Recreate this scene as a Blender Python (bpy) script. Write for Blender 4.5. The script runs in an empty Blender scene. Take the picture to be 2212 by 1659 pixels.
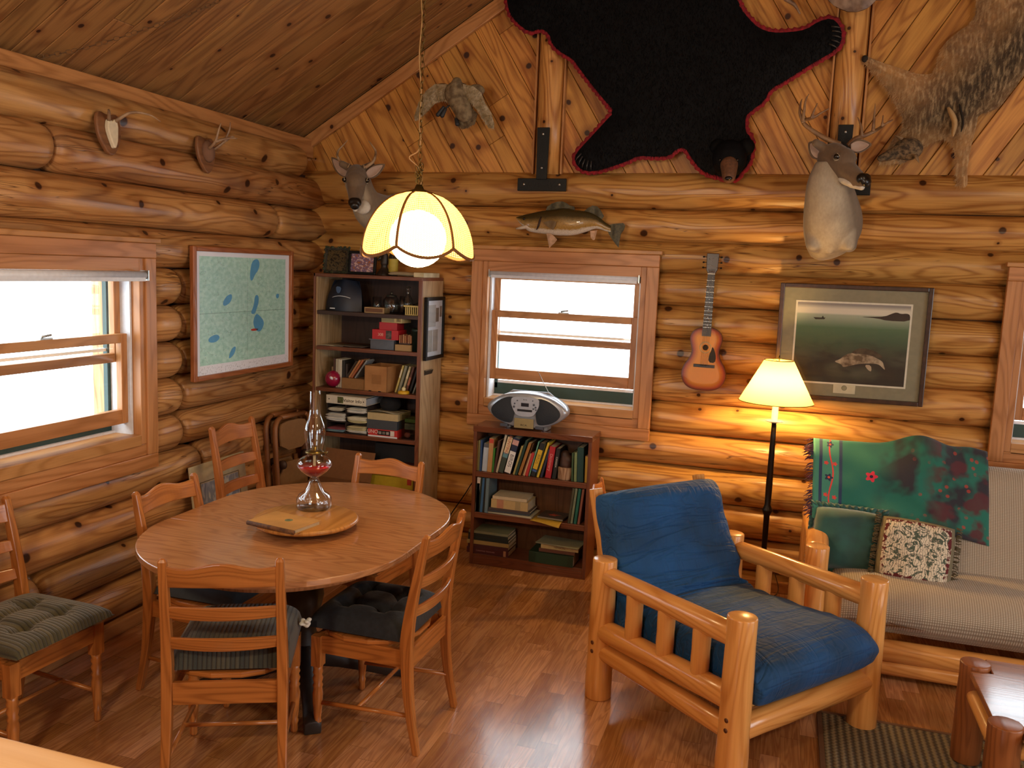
import bpy, bmesh, math, random
from mathutils import Vector, Matrix, Euler, noise as mnoise
from mathutils.geometry import delaunay_2d_cdt
S = bpy.context.scene
COL = S.collection
rnd = random.Random(7)
R = math.radians
# ---------------- camera, world, lights, exposure ----------------
FOC = 1883.0
CAM = Vector((3.078, 0.0, 1.9))
AX = Vector((0.953, 0.299, 0.040)); AD = Vector((0.077, -0.113, -0.991)); AF = Vector((-0.292, 0.948, -0.131))
AX.normalize(); AF = (AF - AX * AF.dot(AX)).normalized(); AD = AF.cross(AX)
cam = bpy.data.objects.new('camera', bpy.data.cameras.new('camera')); COL.objects.link(cam)
cam.data.sensor_width = 36; cam.data.lens = FOC / 2212 * 36; cam.data.clip_start = 0.05
M = Matrix((AX, -AD, -AF)).transposed().to_4x4(); M.translation = CAM
cam.matrix_world = M
S.camera = cam
S.view_settings.view_transform = 'Standard'; S.view_settings.look = 'None'
S.view_settings.gamma = 1; S.view_settings.use_curve_mapping = False
S.view_settings.exposure = 0.0
S.cycles.max_bounces = 7; S.cycles.diffuse_bounces = 4; S.cycles.glossy_bounces = 3
S.cycles.transmission_bounces = 6; S.cycles.transparent_max_bounces = 12
S.cycles.sample_clamp_indirect = 4.0; S.cycles.caustics_reflective = False; S.cycles.caustics_refractive = False
S.cycles.use_denoising = True
W0 = bpy.data.worlds.new('world'); S.world = W0; W0.use_nodes = True
bg = W0.node_tree.nodes['Background']; bg.inputs[0].default_value = (0.86, 0.95, 1.0, 1); bg.inputs[1].default_value = 8.0
def portal(name, loc, rot, sx, sz):
    l = bpy.data.lights.new(name, 'AREA'); l.shape = 'RECTANGLE'; l.size = sx; l.size_y = sz; l.cycles.is_portal = True
    o = bpy.data.objects.new(name, l); COL.objects.link(o); o.location = loc; o.rotation_euler = rot
# window portals (left, back, back right, right wall x2, rear x2)
portal('daylight', (-0.32, 3.11, 1.40), (R(90), 0, R(-90)), 1.0, .83)
portal('daylight', (1.72, 5.75, 1.46), (R(-90), 0, 0), 1.0, .83)
portal('daylight', (4.83, 5.75, 1.46), (R(-90), 0, 0), 1.0, .83)
portal('daylight', (6.95, 2.6, 1.35), (R(90), 0, R(90)), 1.8, 1.3)
portal('daylight', (6.95, -0.3, 1.35), (R(90), 0, R(90)), 1.8, 1.3)
portal('daylight', (1.5, -2.65, 1.45), (R(90), 0, 0), 1.6, 1.2)
def fill_light(name, loc, power, col, r):
    l = bpy.data.lights.new(name, 'POINT'); l.energy = power; l.color = col; l.shadow_soft_size = r
    o = bpy.data.objects.new(name, l); COL.objects.link(o); o.location = loc; return o
FILL_KITCHEN = fill_light('kitchen_side_fill', (1.7, -0.1, 2.45), 120, (1, .78, .50), .12)  # added fill light behind the camera, no fixture stands there
FILL_RIGHT = fill_light('right_side_fill', (5.2, 1.2, 2.9), 95, (1, .76, .48), .12)  # second added fill, out of view at the right, without a lamp body
# ---------------- pixel helpers: a photo pixel dropped onto a real plane ----------------
def ray(px, py): return AX * (px - 1106.0) + AD * (py - 829.5) + AF * FOC
def Wy(px, py, y): v = ray(px, py); return CAM + v * ((y - CAM.y) / v.y)
def Wx(px, py, x): v = ray(px, py); return CAM + v * ((x - CAM.x) / v.x)
def Wz(px, py, z): v = ray(px, py); return CAM + v * ((z - CAM.z) / v.z)
# ---------------- material helpers ----------------
def lin(h):
    h = h.lstrip('#'); c = [int(h[i:i+2], 16) / 255 for i in (0, 2, 4)]
    return tuple((x / 12.92 if x <= .04045 else ((x + .055) / 1.055) ** 2.4) for x in c) + (1,)
class NT:
    def __init__(s, name):
        s.m = bpy.data.materials.new(name); s.m.use_nodes = True; s.t = s.m.node_tree
        s.p = s.t.nodes['Principled BSDF']; s.out = s.t.nodes['Material Output']
    def n(s, typ, ins=None, **kw):
        o = s.t.nodes.new('ShaderNode' + typ)
        for k, v in kw.items(): setattr(o, k, v)
        for k, v in (ins or {}).items():
            if isinstance(v, bpy.types.NodeSocket): s.t.links.new(v, o.inputs[k])
            else: o.inputs[k].default_value = v
        return o
    def math(s, op, a, b=0.0, c=None):
        d = {0: a, 1: b}
        if c is not None: d[2] = c
        return s.n('Math', d, operation=op).outputs[0]
    def mix(s, f, a, b, bt='MIX'):
        return s.n('MixRGB', {'Fac': f, 'Color1': a, 'Color2': b}, blend_type=bt).outputs[0]
    def step(s, v, lo, hi, a=0.0, b=1.0):
        return s.n('MapRange', {0: v, 1: lo, 2: hi, 3: a, 4: b}, clamp=True).outputs[0]
    def vmul(s, v, vec): return s.n('VectorMath', {0: v, 1: vec}, operation='MULTIPLY').outputs[0]
    def noise(s, v, scale=1.0, det=2.0, dist=0.0, rough=.5):
        return s.n('TexNoise', {'Vector': v, 'Scale': scale, 'Detail': det, 'Distortion': dist, 'Roughness': rough})
    def link(s, a, b): s.t.links.new(a, s.p.inputs[b])
    def bump(s, h, st=.2, d=.01):
        s.link(s.n('Bump', {'Height': h, 'Strength': st, 'Distance': d}).outputs[0], 'Normal')
    def set(s, **k):
        for a, b in k.items(): s.p.inputs[a.replace('_', ' ')].default_value = b
CACHE = {}
def wood(name, c1, c2, knots=0, rough=.4, freq=1.0, var=.25, checks=0, bump=.12, spec=.4, coat=0, kr=.016, grey=0):
    if name in CACHE: return CACHE[name]
    a = NT(name); uv = a.n('TexCoord').outputs['UV']; isl = a.n('NewGeometry').outputs['Random Per Island']
    off = a.n('CombineXYZ', {0: a.math('MULTIPLY', isl, 37.1), 1: a.math('MULTIPLY', isl, 91.7)}).outputs[0]
    v = a.n('VectorMath', {0: uv, 1: off}, operation='ADD').outputs[0]
    big = a.noise(a.vmul(v, (.9 * freq, 7 * freq, 1)), 1.0, 1.5, .3).outputs['Fac']
    rings = a.math('MULTIPLY_ADD', a.math('SINE', a.math('MULTIPLY', big, 70.0)), .5, .5)
    rings = a.math('POWER', rings, 2.2)
    fine = a.noise(a.vmul(v, (5, 130 * freq, 1)), 1.0, 2.0).outputs['Fac']
    blot = a.noise(a.vmul(v, (1.1, 3, 1)), 1.0, 2.0).outputs['Fac']
    f = a.math('ADD', a.math('MULTIPLY', rings, .5), a.math('MULTIPLY', a.step(fine, .3, .75), .3))
    f = a.math('ADD', f, a.math('MULTIPLY', a.step(blot, .3, .75), .36))
    col = a.mix(f, lin(c1), lin(c2))
    val = a.math('MULTIPLY_ADD', a.math('FRACT', a.math('MULTIPLY', isl, 13.7)), var, 1 - var / 2)
    col = a.n('HueSaturation', {'Hue': a.math('MULTIPLY_ADD', a.math('FRACT', a.math('MULTIPLY', isl, 7.3)), .010, .497), 'Value': val, 'Color': col}).outputs[0]
    hgt = rings
    if checks:
        ck = a.noise(a.vmul(v, (.55, 11, 1)), 1.0, 3.0, 0, .6).outputs['Fac']
        ck = a.math('ABSOLUTE', a.math('SUBTRACT', ck, .5))
        lim = a.noise(a.vmul(v, (.8, 2, 1)), 1.0, 1.0).outputs['Fac']
        ckm = a.math('MULTIPLY', a.step(ck, .0, .007, 1, 0), a.step(lim, .5, .58))
        col = a.mix(a.math('MULTIPLY', ckm, .8), col, lin('#3a1a08'))
        hgt = a.math('SUBTRACT', hgt, a.math('MULTIPLY', ckm, 2.0))
    if grey:
        gz = a.noise(a.vmul(v, (1.6, 6, 1)), 1.0, 3.0).outputs['Fac']
        col = a.mix(a.math('MULTIPLY', a.step(gz, .52, .68), grey), col, lin('#5b4c48'))
    if knots:
        wob = a.noise(v, 9.0, 1.0).outputs['Color']
        vv = a.n('VectorMath', {0: v, 1: a.vmul(wob, (.02, .012, 0))}, operation='ADD').outputs[0]
        vo = a.n('TexVoronoi', {'Vector': vv, 'Scale': knots}, voronoi_dimensions='2D')
        pick = a.n('SeparateColor', {0: vo.outputs['Color']})
        size = a.math('MULTIPLY_ADD', pick.outputs[1], kr * knots * 1.15, kr * knots * .5)
        rel = a.math('DIVIDE', vo.outputs['Distance'], size)
        on = a.step(pick.outputs[0], .16, .20)
        halo = a.math('MULTIPLY', a.step(rel, 1.0, 3.6, .55, 0), on)
        core = a.math('MULTIPLY', a.step(rel, .75, 1.1, .93, 0), on)
        col = a.mix(halo, col, a.mix(.5, lin(c2), lin('#6b3010')))
        col = a.mix(core, col, lin('#2c1109'))
    a.link(col, 'Base Color'); a.set(Roughness=rough, Specular_IOR_Level=spec, Coat_Weight=coat, Coat_Roughness=.15)
    a.bump(hgt, bump, .004)
    CACHE[name] = a.m; return a.m
def plain(name, c, rough=.6, metal=0, spec=.5, coat=0, nz=0, c2=None, sc=40, bump=0, sheen=0, trans=0, emis=None, es=0, bs=None):
    if name in CACHE: return CACHE[name]
    a = NT(name); a.set(Base_Color=lin(c), Roughness=rough, Metallic=metal, Specular_IOR_Level=spec, Coat_Weight=coat, Sheen_Weight=sheen, Transmission_Weight=trans)
    ob = a.n('TexCoord').outputs['Object']
    nf = a.noise(ob, sc, 3.0)
    c2 = c2 or c
    if c2 != c: a.link(a.mix(a.step(nf.outputs['Fac'], .38, .62), lin(c), lin(c2)), 'Base Color')
    else: a.link(a.mix(a.step(nf.outputs['Fac'], .2, .8, 0, .18), lin(c), (0, 0, 0, 1)), 'Base Color')
    if bump: a.bump(a.noise(ob, bs or sc, 2.0).outputs['Fac'], bump, .006)
    if emis: a.set(Emission_Color=lin(emis), Emission_Strength=es)
    CACHE[name] = a.m; return a.m
def glass(name, tint=(1, 1, 1, 1), ior=1.45, refl=1.0):
    """thin pane or hollow glass: passes light straight, mirrors by fresnel"""
    if name in CACHE: return CACHE[name]
    a = NT(name); a.t.nodes.remove(a.p)
    tr = a.n('BsdfTransparent', {'Color': tint}); gl = a.n('BsdfGlossy', {'Roughness': .03})
    ge = a.n('NewGeometry'); dt = a.n('VectorMath', {0: ge.outputs['Incoming'], 1: ge.outputs['Normal']}, operation='DOT_PRODUCT').outputs['Value']
    fr = a.math('MULTIPLY', a.math('MULTIPLY_ADD', a.math('POWER', a.math('SUBTRACT', 1.0, a.math('ABSOLUTE', dt)), 5.0), .96, ((ior - 1) / (ior + 1)) ** 2), refl)
    mx = a.n('MixShader', {0: fr, 1: tr.outputs[0], 2: gl.outputs[0]})
    a.t.links.new(mx.outputs[0], a.out.inputs[0]); CACHE[name] = a.m; return a.m
def emit(name, c, s):
    if name in CACHE: return CACHE[name]
    a = NT(name); a.set(Base_Color=(.9, .9, .85, 1), Emission_Color=lin(c), Emission_Strength=s); CACHE[name] = a.m; return a.m
# ---------------- mesh builder ----------------
def frame(d, up=Vector((0, 0, 1))):
    d = Vector(d).normalized(); up = Vector(up)
    if abs(d.dot(up)) > .98: up = Vector((1, 0, 0)) if abs(d.x) < .9 else Vector((0, 1, 0))
    s = up.cross(d).normalized(); return s, d.cross(s).normalized()
class MB:
    def __init__(s, T=None): s.v = []; s.f = []; s.uv = []; s.T = T; s.mi = []; s.cm = 0; s.sm = []
    def add(s, vs, fs, uvf, smooth=True):
        b = len(s.v); T = s.T
        s.v += [tuple(T @ Vector(v)) if T else tuple(v) for v in vs]
        for k, f in enumerate(fs):
            s.f.append([b + i for i in f]); s.uv.append(uvf[k]); s.mi.append(s.cm); s.sm.append(smooth)
    def box(s, c, size, rot=None, grain=None):
        hx, hy, hz = size[0] / 2, size[1] / 2, size[2] / 2
        g = grain if grain is not None else max(range(3), key=lambda i: size[i])
        Mr = rot.to_3x3() if rot else None
        vs = [Vector((x * hx, y * hy, z * hz)) for x in (-1, 1) for y in (-1, 1) for z in (-1, 1)]
        fs = [(0, 1, 3, 2), (4, 6, 7, 5), (0, 4, 5, 1), (2, 3, 7, 6), (0, 2, 6, 4), (1, 5, 7, 3)]
        o = [i for i in range(3) if i != g]
        uv = [[(vs[i][g], vs[i][o[0]] + vs[i][o[1]]) for i in f] for f in fs]
        vs = [((Mr @ v) if Mr else v) + Vector(c) for v in vs]
        s.add(vs, fs, uv, False); return s
    def bx(s, x0, x1, y0, y1, z0, z1, grain=None):
        return s.box(((x0 + x1) / 2, (y0 + y1) / 2, (z0 + z1) / 2), (x1 - x0, y1 - y0, z1 - z0), None, grain)
    def rings(s, rs, cap=True, us=None, closed=True, smooth=True):
        n = len(rs[0]); vs = [Vector(p) for r in rs for p in r]; fs = []; uv = []
        u = 0; U = [0]
        for i in range(1, len(rs)):
            a = sum((Vector(p) for p in rs[i-1]), Vector()) / n; b = sum((Vector(p) for p in rs[i]), Vector()) / n
            d = max((b - a).length, (Vector(rs[i][0]) - Vector(rs[i-1][0])).length * .7); u += d; U.append(u)
        per = [0]
        mid = rs[len(rs) // 2]
        for j in range(n): per.append(per[-1] + (Vector(mid[(j + 1) % n]) - Vector(mid[j])).length)
        for i in range(len(rs) - 1):
            for j in range(n if closed else n - 1):
                k = (j + 1) % n
                fs.append((i * n + j, i * n + k, (i + 1) * n + k, (i + 1) * n + j))
                uv.append([(U[i], per[j]), (U[i], per[j + 1]), (U[i + 1], per[j + 1]), (U[i + 1], per[j])])
        if cap and closed:
            for r, b in ((0, 0), (len(rs) - 1, (len(rs) - 1) * n)):
                idx = list(range(b, b + n)); idx = idx[::-1] if r == 0 else idx
                c = sum((Vector(p) for p in rs[r]), Vector()) / n
                s1, s2 = frame((Vector(rs[r][1]) - Vector(rs[r][0])).cross(Vector(rs[r][n // 2]) - Vector(rs[r][0])) or (0, 0, 1))
                fs.append(idx); uv.append([((vs[i] - c).dot(s1) * .3, (vs[i] - c).dot(s2)) for i in idx])
        s.add(vs, fs, uv, smooth); return s
    def tube(s, pts, r, n=12, cap=True, up=(0, 0, 1), sx=1.0, sy=1.0):
        pts = [Vector(p) for p in pts]; rr = r if isinstance(r, (list, tuple)) else [r] * len(pts); rs = []
        ref = None
        for i, p in enumerate(pts):
            d = (pts[min(i + 1, len(pts) - 1)] - pts[max(i - 1, 0)])
            if ref is None: a, b = frame(d, up)
            else:
                dn = d.normalized(); a = (ref - dn * ref.dot(dn)).normalized(); b = dn.cross(a)
            ref = a
            rs.append([p + a * math.cos(t) * rr[i] * sx + b * math.sin(t) * rr[i] * sy for t in (2 * math.pi * j / n for j in range(n))])
        return s.rings(rs, cap)
    def lathe(s, prof, c=(0, 0, 0), n=24, axis=None, cap=True):
        A = axis or Matrix.Identity(3); c = Vector(c)
        rs = [[c + A @ Vector((r * math.cos(2 * math.pi * j / n), r * math.sin(2 * math.pi * j / n), z)) for j in range(n)] for r, z in prof]
        return s.rings(rs, cap)
    def ball(s, c, r, n=14, rot=None):
        r = r if isinstance(r, (list, tuple)) else (r, r, r); c = Vector(c); rs = []
        for i in range(n // 2 + 1):
            ph = math.pi * i / (n // 2); q = max(math.sin(ph), .02)
            ring = [Vector((r[0] * q * math.cos(2 * math.pi * j / n), r[1] * q * math.sin(2 * math.pi * j / n), -r[2] * math.cos(ph))) for j in range(n)]
            rs.append([c + (rot @ p if rot else p) for p in ring])
        return s.rings(rs)
    def cap(s, p0, p1, r0, r1, n=16, sx=1, sy=1, up=(0, 0, 1)):
        p0 = Vector(p0); p1 = Vector(p1); d = (p1 - p0).normalized(); pts = []; rr = []
        for t in (-1, -.85, -.5, 0): pts.append(p0 + d * r0 * t * .9); rr.append(r0 * math.sqrt(max(1 - t * t, .002)))
        for t in (0, .5, .85, 1): pts.append(p1 + d * r1 * t * .9); rr.append(r1 * math.sqrt(max(1 - t * t, .002)))
        a, b = frame(d, up)
        return s.rings([[p + a * math.cos(t) * q * sx + b * math.sin(t) * q * sy for t in (2 * math.pi * j / n for j in range(n))] for p, q in zip(pts, rr)])
    def grid(s, fn, nu, nv, closed_u=False):
        vs = [Vector(fn(i / nu, j / nv)) for i in range(nu + 1) for j in range(nv + 1)]; fs = []; uv = []
        for i in range(nu):
            for j in range(nv):
                q = (i * (nv + 1) + j, (i + 1) * (nv + 1) + j, (i + 1) * (nv + 1) + j + 1, i * (nv + 1) + j + 1)
                fs.append(q); uv.append([(i / nu, j / nv), ((i + 1) / nu, j / nv), ((i + 1) / nu, (j + 1) / nv), (i / nu, (j + 1) / nv)])
        s.add(vs, fs, uv, True); return s
    def prism(s, poly, z0, z1, Mx=None):
        """polygon in local xy, extruded along z"""
        n = len(poly); vs = [Vector((x, y, z0)) for x, y in poly] + [Vector((x, y, z1)) for x, y in poly]
        fs = [list(range(n))[::-1], list(range(n, 2 * n))] + [(i, (i + 1) % n, n + (i + 1) % n, n + i) for i in range(n)]
        uv = [[(vs[i].x, vs[i].y) for i in f] for f in fs[:2]] + [[(vs[i].x + vs[i].y, vs[i].z) for i in f] for f in fs[2:]]
        s.add([Mx @ v for v in vs] if Mx else vs, fs, uv, False); return s
    def build(s, name, mat, parent=None, bev=0, seg=2, auto=True, remesh=0, smooth=0, sub=0, solid=0):
        me = bpy.data.meshes.new(name); me.from_pydata(s.v, [], s.f); me.update()
        uvl = me.uv_layers.new(name='UVMap'); flat = [c for f in s.uv for p in f for c in p]; uvl.data.foreach_set('uv', flat)
        mats = mat if isinstance(mat, (list, tuple)) else [mat]
        for m in mats: me.materials.append(m)
        me.polygons.foreach_set('material_index', s.mi); me.polygons.foreach_set('use_smooth', s.sm)
        o = bpy.data.objects.new(name, me); COL.objects.link(o)
        if parent: o.parent = parent
        if remesh:
            m = o.modifiers.new('r', 'REMESH'); m.mode = 'VOXEL'; m.voxel_size = remesh; m.use_smooth_shade = True
        if smooth:
            m = o.modifiers.new('s', 'SMOOTH'); m.factor = .5; m.iterations = smooth
        if solid:
            m = o.modifiers.new('so', 'SOLIDIFY'); m.thickness = solid; m.offset = 0
        if sub:
            m = o.modifiers.new('su', 'SUBSURF'); m.levels = sub; m.render_levels = sub
        if bev:
            m = o.modifiers.new('b', 'BEVEL'); m.width = bev; m.segments = seg; m.limit_method = 'ANGLE'; m.angle_limit = R(50)
        return o
def tag(o, label=None, cat=None, group=None, kind=None):
    if label: o['label'] = label
    if cat: o['category'] = cat
    if group: o['group'] = group
    if kind: o['kind'] = kind
    return o
def empty(name, loc=(0, 0, 0), rz=0, label=None, cat=None, group=None, kind=None, parent=None):
    o = bpy.data.objects.new(name, None); COL.objects.link(o); o.location = loc; o.rotation_euler = (0, 0, rz); o.empty_display_size = .05
    if parent: o.parent = parent
    return tag(o, label, cat, group, kind)
def copy_tree(o, parent=None):
    c = o.copy(); COL.objects.link(c); c.parent = parent
    for ch in list(o.children): copy_tree(ch, c)
    return c
def text(name, body, size, mat, parent, loc, rot, ext=.0004, align='CENTER', sx=1.0):
    cu = bpy.data.curves.new(name, 'FONT'); cu.body = body; cu.size = size; cu.extrude = ext; cu.align_x = align; cu.align_y = 'CENTER'
    cu.materials.append(mat); o = bpy.data.objects.new(name, cu); COL.objects.link(o); o.parent = parent; o.location = loc; o.rotation_euler = rot; o.scale = (sx, 1, 1)
    return o
def smooth_poly(pts, it=1):
    for _ in range(it):
        q = []
        for i in range(len(pts)):
            a = pts[i]; b = pts[(i + 1) % len(pts)]
            q += [(a[0] * .75 + b[0] * .25, a[1] * .75 + b[1] * .25), (a[0] * .25 + b[0] * .75, a[1] * .25 + b[1] * .75)]
        pts = q
    return pts
def crom(pts, k=6):
    """catmull-rom through 3D points"""
    P = [Vector(p) for p in pts]; P = [P[0] * 2 - P[1]] + P + [P[-1] * 2 - P[-2]]; out = []
    for i in range(1, len(P) - 2):
        for j in range(k):
            t = j / k; a, b, c, d = P[i-1], P[i], P[i+1], P[i+2]
            out.append(.5 * ((2 * b) + (c - a) * t + (2 * a - 5 * b + 4 * c - d) * t * t + (3 * b - a - 3 * c + d) * t ** 3))
    out.append(P[-2]); return out
def seg_dist(p, a, b):
    ax, ay = a; bx_, by_ = b; dx, dy = bx_ - ax, by_ - ay; L = dx * dx + dy * dy or 1e-9
    t = max(0, min(1, ((p[0] - ax) * dx + (p[1] - ay) * dy) / L)); return math.hypot(p[0] - ax - t * dx, p[1] - ay - t * dy)
def puff(mb, poly, hfun, step, Mx, back=0.0, fur=0, flen=.02, fdir=(0, -1), fw=.0012):
    """domed sheet over a closed outline: local xy outline, local z height hfun(dist_to_edge, x, y); flat back at z=back"""
    n = len(poly); xs = [p[0] for p in poly]; ys = [p[1] for p in poly]; pts = [Vector(p) for p in poly]
    def inside(x, y):
        c = False; j = n - 1
        for i in range(n):
            if (poly[i][1] > y) != (poly[j][1] > y) and x < (poly[j][0] - poly[i][0]) * (y - poly[i][1]) / (poly[j][1] - poly[i][1]) + poly[i][0]: c = not c
            j = i
        return c
    x = min(xs); row = 0
    while x < max(xs):
        y = min(ys) + (step / 2 if row % 2 else 0)
        while y < max(ys):
            if inside(x, y) and min(seg_dist((x, y), poly[i], poly[(i + 1) % n]) for i in range(n)) > step * .45: pts.append(Vector((x, y)))
            y += step
        x += step * .87; row += 1
    r = delaunay_2d_cdt(pts, [(i, (i + 1) % n) for i in range(n)], [], 1, 1e-6)
    V = r[0]; F = r[2]; D = [min(seg_dist((p.x, p.y), poly[i], poly[(i + 1) % n]) for i in range(n)) for p in V]
    vs = [Mx @ Vector((p.x, p.y, hfun(D[i], p.x, p.y))) for i, p in enumerate(V)]
    fs = [tuple(f) for f in F]; mb.add(vs, fs, [[(V[i].x, V[i].y) for i in f] for f in fs])
    m = len(V); bv = [Mx @ Vector((p[0], p[1], back)) for p in poly]; tv = [vs[i] for i in range(n)]
    sf = [(i, n + i, n + (i + 1) % n, (i + 1) % n) for i in range(n)]
    mb.add(tv + bv, sf + [tuple(range(2 * n - 1, n - 1, -1))], [[(0, 0)] * 4] * n + [[(p[0], p[1]) for p in poly][::-1]])
    if fur:
        rr = random.Random(3); fv = []; ff = []; area = []
        for f in fs:
            a, b, c = (V[i] for i in f[:3]); area.append(abs((b - a).x * (c - a).y - (b - a).y * (c - a).x))
        cum = []; t = 0
        for q in area: t += q; cum.append(t)
        import bisect
        nz = (Mx.to_3x3() @ Vector((0, 0, 1))).normalized()
        for _ in range(fur):
            f = fs[bisect.bisect(cum, rr.random() * t * .99999)]; u, w = rr.random(), rr.random()
            if u + w > 1: u, w = 1 - u, 1 - w
            a, b, c = (vs[i] for i in f[:3]); p = a + (b - a) * u + (c - a) * w
            fd = (Mx.to_3x3() @ Vector((fdir[0] + rr.uniform(-.5, .5), fdir[1] + rr.uniform(-.5, .5), rr.uniform(.25, .75)))).normalized()
            sd = fd.cross(nz).normalized() * fw; L = flen * rr.uniform(.5, 1.2); k = len(fv)
            fv += [p - sd, p + sd, p + fd * L - nz * L * .12]; ff.append((k, k + 1, k + 2))
        mb.add(fv, ff, [[(0, 0), (0, 0), (0, 1)]] * len(ff))
    return mb
# ---------------- shared materials ----------------
LOG = wood('honey_pine_log', '#cf9c62', '#8c582c', knots=3.4, rough=.36, checks=1, var=.3, bump=.2, kr=.017, grey=.35)
LOGB = wood('amber_pine_log', '#d39e5a', '#8f5728', knots=3.4, rough=.34, checks=1, var=.24, bump=.2, kr=.015)
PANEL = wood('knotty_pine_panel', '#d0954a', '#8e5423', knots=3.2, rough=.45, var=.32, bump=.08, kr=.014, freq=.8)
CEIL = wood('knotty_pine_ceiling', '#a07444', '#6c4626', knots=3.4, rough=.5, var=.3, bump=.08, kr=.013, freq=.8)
TRIM = wood('pine_trim', '#c58f58', '#9c683a', knots=.9, rough=.4, var=.14, bump=.06, kr=.012)
TRIMP = wood('pine_window_trim', '#c48a56', '#9c6636', knots=.7, rough=.38, var=.1, bump=.05, kr=.012)
CHAIR = wood('orange_maple', '#c07a3c', '#8c5224', rough=.28, var=.14, bump=.03, freq=1.4, coat=.3)
CHAIRL = wood('pale_maple', '#c07a42', '#9c5c2c', rough=.32, var=.14, bump=.03, freq=1.4, coat=.2)
OAK = wood('oak_table', '#c08858', '#9a6840', rough=.24, var=.06, bump=.03, freq=1.6, coat=.35)
FURN = wood('honey_log_furniture', '#dca05a', '#b8783a', knots=1.6, rough=.26, var=.12, bump=.04, kr=.010, coat=.35)
SHELF = wood('brown_shelf_board', '#7c4a30', '#5c331f', rough=.38, var=.1, bump=.03, freq=1.5)
SHELFP = wood('grey_pine_shelf', '#c2a67e', '#967852', knots=1.5, rough=.5, var=.12, bump=.05, kr=.010)
DARK = wood('dark_shelf_board', '#44302a', '#33231e', rough=.5, var=.1, bump=.03)
def floor_mat():
    a = NT('oak_strip_floor'); ob = a.n('TexCoord').outputs['Object']; sp = a.n('SeparateXYZ', {0: ob})
    w = .078; row = a.math('FLOOR', a.math('DIVIDE', sp.outputs[0], w)); fx = a.math('FRACT', a.math('DIVIDE', sp.outputs[0], w))
    ro = a.n('TexWhiteNoise', {'W': row}, noise_dimensions='1D').outputs['Value']
    yy = a.math('ADD', a.math('DIVIDE', sp.outputs[1], a.math('MULTIPLY_ADD', ro, .3, .42)), a.math('MULTIPLY', ro, 17.3))
    cell = a.math('FLOOR', yy); fy = a.math('FRACT', yy)
    cid = a.n('CombineXYZ', {0: row, 1: cell}).outputs[0]
    wn = a.n('TexWhiteNoise', {'Vector': cid}, noise_dimensions='3D').outputs['Value']
    v = a.n('VectorMath', {0: ob, 1: a.vmul(a.n('TexWhiteNoise', {'Vector': cid}, noise_dimensions='3D').outputs['Color'], (9, 9, 9))}, operation='ADD').outputs[0]
    big = a.noise(a.vmul(v, (22, 1.8, 1)), 1.0, 2.0, .5).outputs['Fac']
    rings = a.math('MULTIPLY_ADD', a.math('SINE', a.math('MULTIPLY', big, 45.0)), .5, .5)
    fine = a.noise(a.vmul(v, (240, 9, 1)), 1.0, 2.0).outputs['Fac']
    f = a.math('ADD', a.math('MULTIPLY', rings, .45), a.math('MULTIPLY', fine, .5))
    col = a.mix(f, lin('#cc9054'), lin('#93592f'))
    col = a.n('HueSaturation', {'Value': a.math('MULTIPLY_ADD', wn, .55, .68), 'Saturation': a.math('MULTIPLY_ADD', wn, -.15, 1.02), 'Color': col}).outputs[0]
    e = a.math('MAXIMUM', a.step(a.math('ABSOLUTE', a.math('SUBTRACT', fx, .5)), .485, .5), a.step(a.math('ABSOLUTE', a.math('SUBTRACT', fy, .5)), .496, .5))
    col = a.mix(a.math('MULTIPLY', e, .55), col, lin('#3c1c0c'))
    a.link(col, 'Base Color'); a.link(a.step(fine, 0, 1, .2, .3), 'Roughness'); a.set(Specular_IOR_Level=.6, Coat_Weight=.6, Coat_Roughness=.14)
    a.bump(a.math('SUBTRACT', rings, a.math('MULTIPLY', e, 3)), .05, .002); return a.m
FLOOR = floor_mat()
BLACK = plain('black_iron', '#17191a', .45, .6, bump=.15, sc=120)
WHITE = plain('white_vinyl', '#dfe3ea', .4)
STEEL = plain('brushed_steel', '#b9b7b0', .3, .9)
GREEN = plain('dark_green_vinyl', '#1d3a34', .5)
BRASS = plain('antique_brass', '#6e5a2c', .35, .85)
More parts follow.
